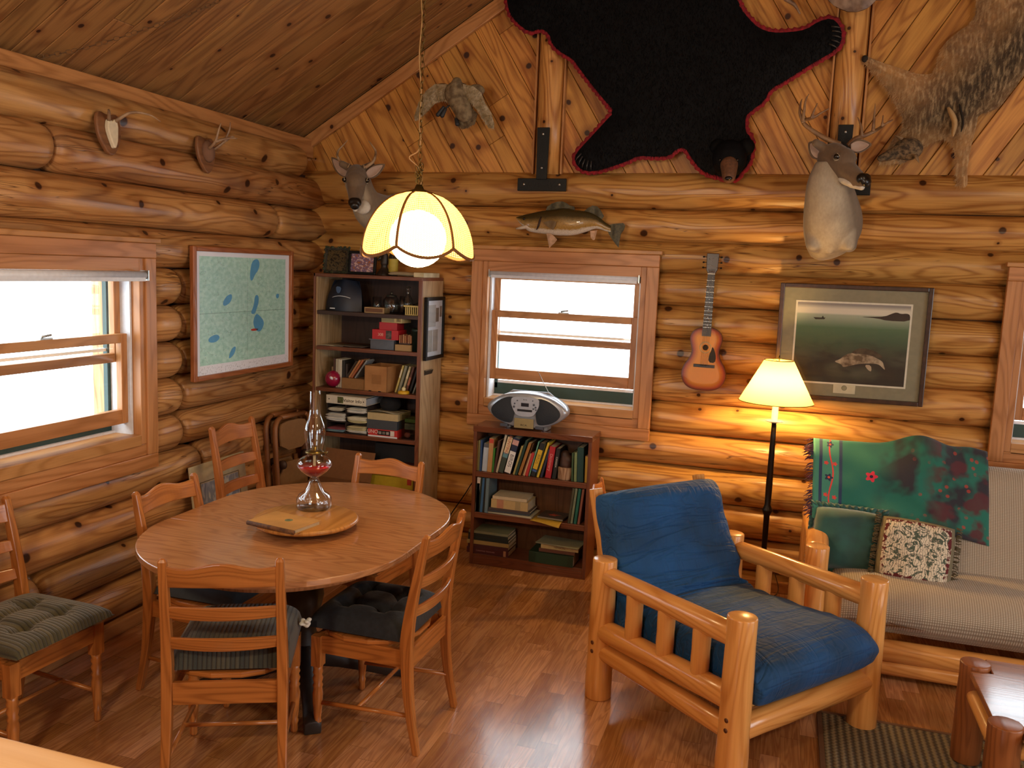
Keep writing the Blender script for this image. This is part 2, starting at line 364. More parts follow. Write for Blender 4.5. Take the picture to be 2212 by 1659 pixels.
# ---------------- room shell ----------------
def struct(o, label=None): o['kind'] = 'structure'; return o
Z_EAVE, SL, RX = 2.844, .62, 3.326
def zc(x): return Z_EAVE + SL * min(x, 2 * RX - x)
m = MB(); m.bx(-.4, 7.3, -2.9, 5.9, -.08, 0); struct(m.build('floor', FLOOR))
W2 = (1.227, 2.22, 1.05, 1.879)     # openings on the back wall: x0,x1,z0,z1
W3 = (4.335, 5.33, 1.05, 1.879)
LW = (2.60, 3.62, .985, 1.815)      # opening on the left wall: y0,y1,z0,z1
def log(mb, p0, p1, r, seed, end0=True, end1=True):
    """one peeled log from p0 to p1, slightly lumpy, with rounded ends where asked"""
    p0 = Vector(p0); p1 = Vector(p1); L = (p1 - p0).length; d = (p1 - p0) / L; n = max(2, int(L / .12)); pts = []; rr = []
    a, b = frame(d); N = 22; ts = [i / n * L for i in range(n + 1)]
    if end0: ts = [0, .008, .025, .055] + [t for t in ts if t > .07]
    if end1: ts = [t for t in ts if t < L - .07] + [L - .055, L - .025, L - .008, L]
    rs = []
    for t in ts:
        e = 1.0
        if end0 and t < .056: e = min(e, math.sqrt(max(0, 1 - (1 - t / .056) ** 2)) * .3 + .7)
        if end1 and L - t < .056: e = min(e, math.sqrt(max(0, 1 - (1 - (L - t) / .056) ** 2)) * .3 + .7)
        q = r * e * (1 + .035 * (mnoise.noise(Vector((t * 1.3, seed * 3.1, 0))))); ring = []
        for j in range(N):
            th = 2 * math.pi * j / N; w = 1 + .03 * mnoise.noise(Vector((t * 2.2, math.cos(th) * 1.5 + seed, math.sin(th) * 1.5)))
            ring.append(p0 + d * t + (a * math.cos(th) + b * math.sin(th)) * q * w)
        rs.append(ring)
    mb.rings(rs)
# back wall logs, z of the seams read from the photo
seams = [2.521, 2.299, 2.10, 1.919, 1.714, 1.511, 1.317, 1.112, .915, .71, .495, .29, .09, -.1]
mb = MB(); gf_ = MB(); gl_ = MB(); YB = 5.508
for i in range(len(seams) - 1):
    zc_, rr_ = (seams[i] + seams[i+1]) / 2, (seams[i] - seams[i+1]) / 2 + .001
    z0, z1 = seams[i+1] + .03, seams[i] - .03; cuts = [-.25]
    for w in (W2, W3):
        if z0 < w[3] + .03 and z1 > w[2] - .03: cuts += [w[0] - .045, w[1] + .045]
    cuts.append(7.1)
    for k in range(0, len(cuts), 2): log(mb, (cuts[k], YB + .108 - rr_, zc_), (cuts[k+1], YB + .108 - rr_, zc_), max(rr_, .1), i + k * 7, False, False)
    gf_.box(((cuts[0] + cuts[1]) / 2, YB + .06, seams[i+1]), (cuts[1] - cuts[0], .1, .05))
    if len(cuts) > 2:
        gf_.box(((cuts[2] + cuts[3]) / 2, YB + .06, seams[i+1]), (cuts[3] - cuts[2], .1, .05))
        if len(cuts) > 4: gf_.box(((cuts[4] + cuts[5]) / 2, YB + .06, seams[i+1]), (cuts[5] - cuts[4], .1, .05))
struct(mb.build('wall_back', LOGB))
# left wall logs
ls = [2.64, 2.455, 2.245, 2.032, 1.831, 1.634, 1.438, 1.242, 1.04, .846, .645, .445, .245, .05, -.1]
mb = MB(); XL = -.105
for i in range(len(ls) - 1):
    zc_, rr_ = (ls[i] + ls[i+1]) / 2, (ls[i] - ls[i+1]) / 2 + .001
    z0, z1 = ls[i+1] + .03, ls[i] - .03; segs = [(-2.5, 5.56)]
    if z0 < LW[3] + .02 and z1 > LW[2] - .02: segs = [(-2.5, LW[0] - .045), (LW[1] + .045, 3.965), (4.02, 5.56)]
    elif i == 1: segs = [(-2.5, 3.13), (3.14, 5.56)]
    elif i == 2: segs = [(-2.5, 4.9), (4.91, 5.56)]
    elif i == 9: segs = [(-2.5, 4.12), (4.15, 5.56)]
    elif i == 11: segs = [(-2.5, 2.98), (2.995, 5.56)]
    for k, (a_, b_) in enumerate(segs):
        e0 = k > 0 and not (a_ == LW[1] + .045); e1 = b_ < 5 and b_ != LW[0] - .045
        r_ = max(rr_, .095) if not (i == 0) else .105
        x_ = XL + .105 - r_ - (.03 if (len(segs) == 3 and k == 2) else 0)
        log(mb, (x_, a_, zc_), (x_, b_ if i else 5.25, zc_), r_, i * 5 + k + 50, e0, e1 or i == 0)
        if len(segs) < 3 or k < 2: gl_.box((XL - .08, (a_ + b_) / 2, ls[i+1]), (.1, b_ - a_, .05))
mb.bx(-.34, -.24, -2.5, LW[0] - .045, 0, 2.6); mb.bx(-.34, -.24, LW[1] + .045, 5.6, 0, 2.6)
struct(mb.build('wall_left', LOG)); struct(gf_.build('wall_back_seams', DARK)); struct(gl_.build('wall_left_seams', DARK))
# right and rear walls (out of view, with the windows that light the room)
def wall_with_holes(name, T, L, H, holes, mat, top=None):
    mb = MB(T); xs = 0
    for (a_, b_, z0, z1) in sorted(holes):
        mb.bx(xs, a_, 0, .15, 0, H); mb.bx(a_, b_, 0, .15, 0, z0); mb.bx(a_, b_, 0, .15, z1, H); xs = b_
    mb.bx(xs, L, 0, .15, 0, H); return struct(mb.build(name, mat))
Tright = Matrix.Translation((6.85, -2.6, 0)) @ Matrix.Rotation(R(90), 4, 'Z') @ Matrix.Scale(-1, 4, (0, 1, 0))
wall_with_holes('wall_right', Tright, 8.3, 2.62, [(1.4, 3.2, .7, 2.0), (4.3, 6.1, .7, 2.0)], PANEL)
Trear = Matrix.Translation((-.3, -2.65, 0))
wall_with_holes('wall_rear', Trear, 7.4, 2.6, [(1.0, 2.6, .85, 2.05)], PANEL)
mb = MB(); mb.prism([(-.3, 2.6), (7.1, 2.6), (7.1, zc(7.1)), (RX, zc(RX)), (-.3, zc(-.3))], 0, .12, Matrix.Translation((0, -2.53, 0)) @ Matrix.Rotation(R(90), 4, 'X'))
struct(mb.build('wall_rear_gable', PANEL))
# gable panelling: diagonal tongue-and-groove boards
def boards(sign):
    bmx = MB(); ang = math.atan(SL); d = Vector((math.sin(ang), 0, -math.cos(ang))); q = Vector((math.cos(ang), 0, math.sin(ang)))
    rr = random.Random(11 if sign > 0 else 12); t = -2.2
    while t < 6.2:
        w = rr.choice([.118, .128, .14, .15]); c = Vector((0, 5.475, 2.75)) + q * (t + w / 2)
        cut = rr.uniform(-1.3, 2.9); thick = .018
        for (a_, b_) in ((-2.6, cut), (cut + .002, 3.2)):
            if b_ - a_ < .05: continue
            cc = c + d * ((a_ + b_) / 2); rot = Matrix((q, Vector((0, 1, 0)), -d)).transposed()
            bmx.box(cc, (w - .003, thick, b_ - a_), rot, 2)
        t += w
    me = bpy.data.meshes.new('x'); me.from_pydata(bmx.v, [], bmx.f); uvl = me.uv_layers.new(name='UVMap'); uvl.data.foreach_set('uv', [c for f in bmx.uv for p in f for c in p])
    b = bmesh.new(); b.from_mesh(me)
    for co, no in (((RX, 0, 0), (1, 0, 0)), ((0, 0, 2.48), (0, 0, -1)), ((-.1, 0, zc(-.1) + .03), (-SL, 0, 1)), ((-.3, 0, 0), (-1, 0, 0))):
        b.faces.ensure_lookup_table(); bmesh.ops.bisect_plane(b, geom=b.verts[:] + b.edges[:] + b.faces[:], plane_co=co, plane_no=no, clear_outer=True)
    if sign < 0:
        for v in b.verts: v.co.x = 2 * RX - v.co.x
        bmesh.ops.reverse_faces(b, faces=b.faces[:])
    b.to_mesh(me); b.free(); return me
for sgn in (1, -1):
    me = boards(sgn); me.materials.append(PANEL); o = bpy.data.objects.new('wall_gable', me); COL.objects.link(o); struct(o)
    o.modifiers.new('b', 'BEVEL').width = .003; o.modifiers['b'].limit_method = 'ANGLE'
# sealed backing behind the gable boards, logs and ceiling
mb = MB(); mb.prism([(-.4, 2.45), (7.1, 2.45), (7.1, zc(7.1) + .1), (RX, zc(RX) + .1), (-.4, zc(-.4) + .1)], 0, .05, Matrix.Translation((0, 5.56, 0)) @ Matrix.Rotation(R(90), 4, 'X'))
struct(mb.build('wall_gable_backing', DARK))
mb = MB()
xs = -.4
for w in (W2, W3):
    mb.bx(xs, w[0] - .03, 5.62, 5.68, 0, 2.6); mb.bx(w[0] - .03, w[1] + .03, 5.62, 5.68, 0, w[2] - .02); mb.bx(w[0] - .03, w[1] + .03, 5.62, 5.68, w[3] + .02, 2.6); xs = w[1] + .03
mb.bx(xs, 7.1, 5.62, 5.68, 0, 2.6); struct(mb.build('wall_back_backing', DARK))
# ceiling boards running up the slope
def ceiling(sign):
    mb = MB(); rr = random.Random(5 + sign); y = -2.7; L = (RX + .35) * math.sqrt(1 + SL * SL)
    ux = Vector((sign, 0, SL)).normalized(); nz = Vector((-SL * sign, 0, 1)).normalized(); base = Vector((-.35 if sign > 0 else 2 * RX + .35, 0, zc(-.35)))
    while y < 5.6:
        w = rr.choice([.115, .128, .14, .15]); cut = rr.uniform(.5, L)
        for a_, b_ in ((0, cut), (cut + .002, L + .03)):
            if b_ - a_ > .03: mb.box(base + ux * ((a_ + b_) / 2) + Vector((0, y + w / 2, 0)) + nz * .012, (b_ - a_, w - .0035, .02), Matrix((ux, Vector((0, 1, 0)) * 1, nz)).transposed(), 0)
        y += w
    mb.box(base + ux * (L / 2) + Vector((0, 1.45, 0)) + nz * .05, (L + .1, 8.4, .04), Matrix((ux, Vector((0, 1, 0)), nz)).transposed())
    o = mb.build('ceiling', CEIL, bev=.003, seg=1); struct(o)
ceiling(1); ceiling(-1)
# rake trims, eave trim, baseboards
ux = Vector((1, 0, SL)).normalized(); nz = Vector((-SL, 0, 1)).normalized()
for sgn in (1, -1):
    mb = MB(); uxx = Vector((ux.x * sgn, 0, ux.z)); nzz = Vector((nz.x * sgn, 0, nz.z)); X0 = -.25 if sgn > 0 else 2 * RX + .25
    Lr = (RX + .25) * math.sqrt(1 + SL * SL); c = Vector((X0, 5.445, zc(-.25))) + uxx * (Lr / 2) - nzz * .05
    mb.box(c, (Lr, .03, .085), Matrix((uxx, Vector((0, 1, 0)), nzz)).transposed(), 0)
    struct(mb.build('trim_1' if sgn > 0 else 'trim_2', TRIM, bev=.004))
mb = MB(); mb.bx(-.2, -.10, -2.5, 5.46, 2.60, 2.722, 1); struct(mb.build('trim_3', TRIM, bev=.004))
mb = MB(); mb.bx(-.02, .02, -2.5, 5.4, 0, .07, 1); struct(mb.build('baseboard_left', TRIM, bev=.006))
mb = MB(); mb.bx(0.02, 6.9, 5.385, 5.42, 0, .07, 0); struct(mb.build('baseboard_back', TRIM, bev=.006))
mb = MB(); mb.bx(6.55, 6.85, -2.4, 5.5, 2.58, 2.8); struct(mb.build('trim_4', TRIM))
# gable posts (half-round log with flat side boards) and their steel T brackets
def gable_post(xc, top, label, loc):
    e = empty('roof_post', (xc, 5.42, 2.5), 0, label, 'post')
    mb = MB(); h = top - 2.5
    mb.rings([[Vector((.086 * math.cos(t), .05 - .085 * math.sin(t), z)) for t in [math.pi * k / 10 for k in range(11)]] for z in (0.0, h * .25, h * .5, h * .75, h)])
    mb.build('log_post', LOGB, e)
    for sx in (-1, 1):
        b = MB(); b.bx(min(sx * .086, sx * .098), max(sx * .086, sx * .098), 0, .05, .0, h, 2); b.build('side_board', TRIM, e, bev=.003)
    return e
gable_post(1.578, zc(1.578) - .02, 'vertical half log post with black T plate at its foot, left of the bear skin', 0)
gable_post(3.326, zc(3.326) - .02, 'vertical half log post under the roof peak, behind the antlered deer head', 0)
def bracket(xc, zb, hz, label):
    e = empty('steel_bracket', (xc, 5.36, zb), 0, label, 'bracket')
    b = MB(); b.bx(-.158, .158, -.004, .012, 0, .078); b.build('bottom_plate', BLACK, e, bev=.003)
    b = MB(); b.prism([(-.034, .07), (.034, .07), (.040, hz), (-.040, hz)], 0, .012, Matrix.Translation((0, -.004, 0)) @ Matrix.Rotation(R(90), 4, 'X')); b.build('upright_plate', BLACK, e, bev=.002)
    for x, z in ((-.115, .04), (.115, .04), (0, .14), (0, hz - .04)):
        b = MB(); b.lathe([(.009, 0), (.009, .004), (.005, .008), (0.001, .009)], (x, -.016 if z > .1 else -.004, z), 8, Matrix.Rotation(R(90), 3, 'X')); b.build('bolt', STEEL, e)
bracket(1.569, 2.389, .385, 'black steel T bracket at the foot of the left gable post')
bracket(3.326, 2.389, .385, 'black steel T bracket half hidden behind the antlered deer head')
# ---------------- windows ----------------
GL = glass('window_glass', (.97, .99, 1, 1), refl=.8)
def window(name, loc, rz, w, h, lift):
    """local x along the wall, y outwards, z up from the sill of the opening (x centred)"""
    e = empty(name, loc, rz, kind='structure'); hw = w / 2
    c = MB(); cw = .075; o1 = hw + .035
    c.bx(-o1 - cw, -o1, -.012, .02, -.11, h + .065, 2); c.bx(o1, o1 + cw, -.012, .02, -.11, h + .065, 2)
    c.bx(-o1 - cw, o1 + cw, -.014, .02, h + .065, h + .14, 0); c.bx(-o1 - cw - .015, o1 + cw + .015, -.03, .02, h + .14, h + .165, 0)
    c.bx(-o1 - cw, o1 + cw, -.012, .02, -.185, -.11, 0)
    c.build('outer_casing', TRIMP, e, bev=.004)
    c = MB(); c.bx(-o1, -hw, .0, .26, -.05, h + .065, 2); c.bx(hw, o1, .0, .26, -.05, h + .065, 2); c.bx(-hw, hw, .0, .26, h, h + .065, 0); c.bx(-hw, hw, .0, .26, -.06, 0, 0)
    c.bx(-o1, o1, .0, .05, -.11, -.05, 0); c.build('jamb', TRIMP, e, bev=.003)
    def sash(y, z0, z1, bot, top, nm):
        s_ = MB(); st = .042
        s_.bx(-hw + .012, -hw + .012 + st, y, y + .035, z0, z1, 2); s_.bx(hw - .012 - st, hw - .012, y, y + .035, z0, z1, 2)
        s_.bx(-hw + .012 + st, hw - .012 - st, y, y + .035, z0, z0 + bot, 0); s_.bx(-hw + .012 + st, hw - .012 - st, y, y + .035, z1 - top, z1, 0)
        so = s_.build(nm, TRIMP, e, bev=.003)
        g = MB(); g.bx(-hw + .05, hw - .05, y + .014, y + .018, z0 + bot, z1 - top); g.build('pane', GL, so)
        return so
    sash(.07, lift, lift + .455, .072, .045, 'lower_sash')
    sash(.11, h - .46, h - .005, .045, .045, 'upper_sash')
    k = MB(); k.bx(-.035, .035, .075, .1, lift + .455, lift + .463); k.tube([(-.02, .085, lift + .468), (.03, .08, lift + .475)], .006, 8); k.build('sash_lock', STEEL, e)
    v = MB(); v.bx(-hw + .002, -hw + .014, .05, .2, 0, h); v.bx(hw - .014, hw - .002, .05, .2, 0, h); v.bx(-hw, hw, .15, .2, 0.0, .01); v.build('track', WHITE, e)
    q = MB(); q.bx(-hw + .014, hw - .014, .175, .2, .01, .085); q.bx(-hw + .014, -hw + .035, .175, .2, .05, h); q.bx(hw - .035, hw - .014, .175, .2, .05, h); q.build('storm_frame', GREEN, e)
    q = MB(); q.bx(-hw + .035, hw - .035, .18, .195, .085, .103); q.bx(-hw + .035, hw - .035, .18, .195, .42, .435); q.build('screen_frame', WHITE, e)
    return e
window('window_1', (-.0, (LW[0] + LW[1]) / 2, LW[2]), R(90), LW[1] - LW[0], LW[3] - LW[2], .06)
window('window_2', ((W2[0] + W2[1]) / 2, 5.385, W2[2]), 0, W2[1] - W2[0], W2[3] - W2[2], .122)
window('window_3', ((W3[0] + W3[1]) / 2, 5.385, W3[2]), 0, W3[1] - W3[0], W3[3] - W3[2], .122)
def shade(loc, rz, w, label):
    e = empty('roller_shade', loc, rz, label, 'window shade', 'rolled up window shades')
    b = MB(); b.tube([(-w / 2, 0, 0), (w / 2, 0, 0)], .021, 14); b.build('roller', WHITE, e)
    b = MB(); b.bx(-w / 2 + .01, w / 2 - .01, -.018, -.01, -.028, .0); b.build('hem_bar', WHITE, e)
    for x in (-w / 2 - .004, w / 2 + .004):
        b = MB(); b.box((x, 0, 0), (.006, .05, .05)); b.build('mount', STEEL, e)
shade((.045 - .0, (LW[0] + LW[1]) / 2, LW[3] - .02), R(90), .98, 'white roller shade rolled up on the window beside the wall map')
bpy.context.view_layer.update()
shade(((W2[0] + W2[1]) / 2, 5.40, W2[3] - .012), 0, .965, 'white roller shade rolled up on the window above the boombox')
# ---------------- dining chairs ----------------
def sheet_z(x, y, w, d, t, tuft):
    e = max(0, 1 - abs(2 * x / w) ** 5) ** .35 * max(0, 1 - abs(2 * y / d) ** 5) ** .35; z = t * e
    for a_, b_ in tuft: z -= t * .36 * e * math.exp(-(((x - a_) ** 2 + (y - b_) ** 2) / .0011))
    for a_, b_ in tuft: z -= t * .16 * e * (math.exp(-((x - a_) / .018) ** 2) * (abs(y) < abs(b_) + .06) + math.exp(-((y - b_) / .018) ** 2) * (abs(x) < abs(a_) + .06))
    return z
def make_chair(mat):
    e = empty('dining_chair')
    b = MB(); b.prism(smooth_poly([(-.205, .205), (.205, .205), (.185, -.20), (-.185, -.20)], 2), .418, .440); 
    b.build('seat', mat, e, bev=.006)
    for s in (-1, 1):
        b = MB(); p = [(.182 * s, -.262, 0), (.178 * s, -.225, .2), (.176 * s, -.208, .42), (.174 * s, -.215, .6), (.172 * s, -.25, .868)]
        rs = []
        for (x, y, z), q in zip(crom(p, 5), range(99)):
            k = .013 + .004 * (1 - abs(z - .43) / .45); dpt = .013 + .011 * max(0, 1 - abs(z - .45) / .42)
            rs.append([(x - k, y - dpt, z), (x + k, y - dpt, z), (x + k, y + dpt, z), (x - k, y + dpt, z)])
        x, y, z = rs[-1][0]; rs.append([((a[0] - p[-1][0]) * .6 + p[-1][0], (a[1] - p[-1][1]) * .4 + p[-1][1], z + .012) for a in rs[-1]])
        b.rings(rs, smooth=False); b.build('back_post', mat, e, bev=.004)
        b = MB(); prof = [(.010, 0), (.014, .01), (.013, .035), (.017, .05), (.013, .06), (.016, .085), (.019, .13), (.021, .17), (.017, .195), (.021, .205), (.016, .215), (.021, .235), (.016, .25), (.021, .262), (.017, .275), (.021, .29)]
        b.lathe(prof, (.175 * s, .178, 0), 14); b.bx(.175 * s - .02, .175 * s + .02, .158, .198, .29, .418, 2); b.build('front_leg', mat, e)
        b = MB(); b.tube([(.172 * s, -.228, .15), (.172 * s, .178, .13)], [.009, .009], 8); b.build('stretcher', mat, e)
        b = MB(); b.bx(.172 * s - .009, .172 * s + .009, -.2, .165, .345, .418, 1); b.build('side_apron', mat, e, bev=.002)
    b = MB(); b.tube([(-.172, 0, .14), (.172, 0, .14)], .009, 8); b.build('stretcher', mat, e)
    b = MB(); b.bx(-.155, .155, .172, .19, .345, .418, 0); b.build('front_apron', mat, e, bev=.002)
    b = MB(); b.bx(-.16, .16, -.222, -.204, .335, .418, 0); b.build('rear_apron', mat, e, bev=.002)
    def slat(z, h, y0, crest, nm):
        b = MB(); n = 20; rs = []
        for i in range(n + 1):
            t = i / n * 2 - 1; x = t * .168; y = y0 - .028 * (1 - t * t); th = .009
            top = h + (crest * (math.cos(t * math.pi * 1.5) * .5 * (1 if abs(t) < .667 else .55) + (.5 if abs(t) < .667 else .28)) if crest else .004 * (1 - t * t))
            bot = .006 * (1 - t * t) if crest else -.004 * (1 - t * t)
            rs.append([(x, y - th, z + bot), (x, y + th, z + bot), (x, y + th - .01, z + top), (x, y - th - .01, z + top)])
        b.rings(rs, smooth=False); b.build(nm, mat, e, bev=.004)
    slat(.775, .072, -.238, .022, 'top_rail'); slat(.660, .042, -.222, 0, 'back_slat'); slat(.545, .042, -.212, 0, 'back_slat')
    for o in e.children:
        for v in o.data.vertices:
            v.co.x *= 1.12
            if v.co.z > .45: v.co.z = .45 + (v.co.z - .45) * 1.02; v.co.y -= (v.co.z - .45) * .06
    return e
def stripe_mat(name, c1, c2, c3):
    a = NT(name); ob = a.n('TexCoord').outputs['Object']; x = a.n('SeparateXYZ', {0: ob}).outputs[0]
    f = a.math('FRACT', a.math('MULTIPLY', x, 62.0)); w = a.n('TexWhiteNoise', {'W': a.math('FLOOR', a.math('MULTIPLY', x, 62.0))}, noise_dimensions='1D').outputs['Value']
    col = a.mix(w, lin(c1), lin(c2)); g = a.math('POWER', a.math('ABSOLUTE', a.math('SUBTRACT', a.math('MULTIPLY', f, 2), 1)), 3)
    col = a.mix(g, col, lin(c3)); a.link(col, 'Base Color'); a.set(Roughness=.9, Sheen_Weight=.3); a.bump(a.math('SUBTRACT', a.noise(ob, 300).outputs['Fac'], a.math('MULTIPLY', g, 2)), .5, .003); return a.m
STRIPE = stripe_mat('striped_corduroy', '#4a4739', '#2e3432', '#1a1614'); STRIPE2 = stripe_mat('green_striped_corduroy', '#5a5236', '#3c3a26', '#221e12')
NAVY = plain('navy_cotton', '#15181f', .85, c2='#1b2029', sc=60, bump=.2, sheen=.08)
def cushion(loc, rz, mat, label, tufts=((-.08, -.07), (.08, -.07), (-.08, .09), (.08, .09)), t=.07, w=.41, d=.41, ties=True):
    e = empty('seat_cushion', loc, rz, label, 'cushion', 'seat cushions on the dining chairs')
    b = MB(); b.grid(lambda u, v: ((u - .5) * w, (v - .5) * d, .012 + sheet_z((u - .5) * w, (v - .5) * d, w, d, t, tufts)), 40, 40)
    b.grid(lambda u, v: ((.5 - u) * w, (v - .5) * d, .012 - sheet_z((u - .5) * w, (v - .5) * d, w, d, .010, ())), 12, 12)
    b.build('cushion_cover', mat, e)
    for x, y in tufts:
        q = MB(); q.ball((x, y, .012 + sheet_z(x, y, w, d, t, tufts) + .0), (.006, .006, .003), 8); q.build('tuft_button', mat, e)
    return e
SP = [  # x, y, heading, material, label
    (1.205, 2.69, 25, 'A', 'dining chair nearest the camera, seen from behind, dark striped cushion on its seat'),
    (1.575, 3.16, 90, 'A', 'orange dining chair at the right side of the oval table, with thick navy cushion'),
    (1.12, 3.85, 174, 'A', 'orange dining chair on the far side of the oval table, before the tall bookcase'),
    (.76, 3.20, -90, 'A', 'orange dining chair on the window side of the oval table, backed by the log wall'),
    (.46, 4.13, -88, 'B', 'taller pale ladderback chair standing against the log wall below the framed map'),
    (.34, 2.53, -92, 'A', 'orange dining chair alone at the left edge of the picture, under the big window'),
    (2.36, 4.80, -86, 'B', 'small pale chair beside the low bookcase, only its top rail showing behind the log armchair')]
GC = 'ladderback dining chairs'
protoA = make_chair(CHAIR); protoB = None
for i, (x, y, hd, k, lb) in enumerate(SP):
    if k == 'A': o = protoA if i == 0 else copy_tree(protoA)
    else:
        if protoB is None: protoB = make_chair(CHAIRL); o = protoB
        else: o = copy_tree(protoB)
    o.location = (x, y, 0); o.rotation_euler = (0, 0, R(hd)); tag(o, lb, 'chair', GC)
    if i == 4: o.scale = (1, 1, 1.12)
    if i == 6: o.scale = (.8, .8, .8)
cushion((1.215 - .006, 2.70 + .01, .440), R(25), STRIPE, 'dark striped corduroy cushion on the chair nearest the camera, stuffing showing at one corner', (), .105, .42, .42)
cushion((1.565, 3.16, .440), R(90), NAVY, 'plump navy tufted cushion on the chair at the right end of the table', t=.085, w=.42, d=.42)
cushion((1.12, 3.83, .440), R(176), NAVY, 'navy cushion on the far chair, mostly hidden under the table', t=.075)
cushion((.78, 3.20, .440), R(-90), plain('slate_blue_cotton', '#3b4248', .85, bump=.2, sc=60), 'slate blue cushion on the window side chair, under the table edge', t=.07)
cushion((.36, 2.53, .440), R(-92), STRIPE2, 'green and brown striped tufted cushion on the lone chair at the left edge', t=.05, w=.46, d=.45)
fl = MB()
for k in range(9):
    a_ = k * .9; fl.ball((1.385 + .012 * math.cos(a_), 2.885 + .014 * math.sin(a_ * 1.7), .495 + .012 * math.sin(a_ * 2.3)), (.012, .009, .008), 8)
o_ = fl.build('stuffing', plain('white_stuffing', '#d9d6cc', .95), remesh=.004); o_.parent = bpy.data.objects['seat_cushion']; o_.matrix_parent_inverse = (Matrix.Translation((1.209, 2.71, .44)) @ Matrix.Rotation(R(25), 4, 'Z')).inverted()
o_['label'] = 'white stuffing coming out of the cushion corner'
# ---------------- oval table ----------------
TX, TY, TR, TH, TZ = 1.13, 3.31, .572, .185, .75
T0 = empty('dining_table', (TX, TY, 0), 0, 'oval oak dining table with two leaf seams and a dark pedestal foot', 'table')
def half(sgn):
    return [(TR * math.cos(t), sgn * (TH + TR * math.sin(t))) for t in [math.pi * k / 40 for k in range(41)]]
for nm, poly in (('table_top', half(1)), ('table_top', half(-1)[::-1])):
    b = MB(); b.prism(poly, TZ - .026, TZ); b.build(nm, OAK, T0, bev=.004)
b = MB(); b.bx(-TR, TR, -TH + .0015, TH - .0015, TZ - .026, TZ, 0); b.build('table_leaf', OAK, T0, bev=.003)
b = MB()
pp = [(.46 * math.cos(t), (.46 * math.sin(t)) + (TH if math.sin(t) > 0 else -TH)) for t in [2 * math.pi * k / 48 for k in range(48)]]
b.rings([[(x * q, y * q, z) for x, y in pp] for q, z in ((1, TZ - .027), (1, TZ - .08), (.96, TZ - .08), (.96, TZ - .027))], cap=False); b.build('apron', OAK, T0)
b = MB(); b.lathe([(.12, TZ - .03), (.12, TZ - .06), (.05, TZ - .1), (.045, .62), (.075, .5), (.085, .42), (.06, .3), (.05, .26), (.07, .2), (.075, .1), (.06, .07)], (0, 0, 0), 24); b.build('pedestal', plain('dark_pedestal', '#2a2320', .45, bump=.1), T0)
for a_ in (35, 125, 215, 305):
    b = MB(); c_, s_ = math.cos(R(a_)), math.sin(R(a_))
    rs = []
    for r_, z_, h_, w_ in ((.04, .16, .07, .035), (.15, .13, .06, .033), (.28, .08, .045, .03), (.38, .045, .04, .032), (.44, .035, .035, .036), (.455, .03, .03, .032)):
        rs.append([(r_ * c_ - q * w_ * s_, r_ * s_ + q * w_ * c_, max(z_ + k * h_, .0)) for q, k in ((-1, -.9), (1, -.9), (1, .5), (.5, .8), (-.5, .8), (-1, .5))])
    b.rings(rs); b.build('pedestal_foot', plain('dark_pedestal', '#2a2320'), T0, bev=.003)
b = MB()
for x in (-.35, .35): b.bx(x - .02, x + .02, -.45, .45, TZ - .05, TZ - .027, 1)
b.build('slide_rail', SHELF, T0)
# lazy susan, notebook, oil lamp
SX, SY = 1.17, 3.245
LS = empty('lazy_susan', (SX, SY, TZ), 0, 'round maple turntable with a darker rim in the middle of the oval table', 'turntable')
b = MB(); b.lathe([(.09, 0), (.10, .004), (.10, .022), (.12, .026)], (0, 0, 0), 32); b.build('turntable_base', SHELF, LS)
b = MB(); b.lathe([(.195, .026), (.218, .030), (.226, .040), (.222, .047), (.216, .050)], (0, 0, 0), 56); b.build('turntable_plate', wood('maple_plate', '#c58c4a', '#9a6428', rough=.35, var=0, freq=1.2, coat=.15), LS)
NB = empty('guest_book', (1.150, 3.108, TZ + .050), R(-10), 'tan covered guest book with worn dark spine lying on the wooden turntable', 'book')
b = MB(); b.bx(-.118, .118, -.079, .08, .002, .017); b.build('pages', plain('aged_paper', '#c9b48c', .8), NB)
TANC = plain('tan_cloth', '#bd8a45', .7, c2='#a97a3a', sc=8, bump=.1)
b = MB(); b.bx(-.124, .124, -.084, .085, 0, .002); b.bx(-.124, .124, -.084, .085, .017, .019); b.build('cover', TANC, NB, bev=.0008)
b = MB(); b.tube([(-.124, -.085, .0095), (.124, -.085, .0095)], .0095, 10, sy=1); b.build('spine', plain('worn_brown_spine', '#4a2c16', .8, c2='#6b4422', sc=60, bump=.3), NB)
b = MB(); b.lathe([(.017, 0), (.016, .0006)], (.012, .012, .019), 20); b.build('cover_medallion', plain('green_medallion', '#6a7a52', .6, c2='#4a3d2a', sc=90), NB)
OL = empty('oil_lamp', (1.128, 3.385, TZ + .050), 0, 'clear glass oil lamp with red fuel and tall chimney on the turntable', 'oil lamp')
GLS = glass('lamp_glass', (.97, .98, .98, 1), 1.5, 2.4); RED = plain('red_lamp_oil', '#d8202c', .1, trans=.55)
b = MB(); b.lathe([(.076, .0), (.079, .012), (.0775, .045), (.068, .062), (.045, .076), (.034, .10), (.023, .125), (.0185, .14), (.022, .146)], n=40); b.lathe([(.070, .006), (.060, .05), (.030, .09), (.012, .13)], n=24); b.build('foot', GLS, OL)
b = MB(); b.lathe([(.018, .142), (.035, .152), (.060, .172), (.077, .195), (.0775, .207), (.070, .222), (.050, .234), (.033, .241), (.031, .250)], n=40); b.build('font', GLS, OL)
b = MB(); b.lathe([(.012, .144), (.034, .155), (.058, .173), (.070, .190), (.071, .193), (.001, .1935)], n=40); b.build('fuel', RED, OL)
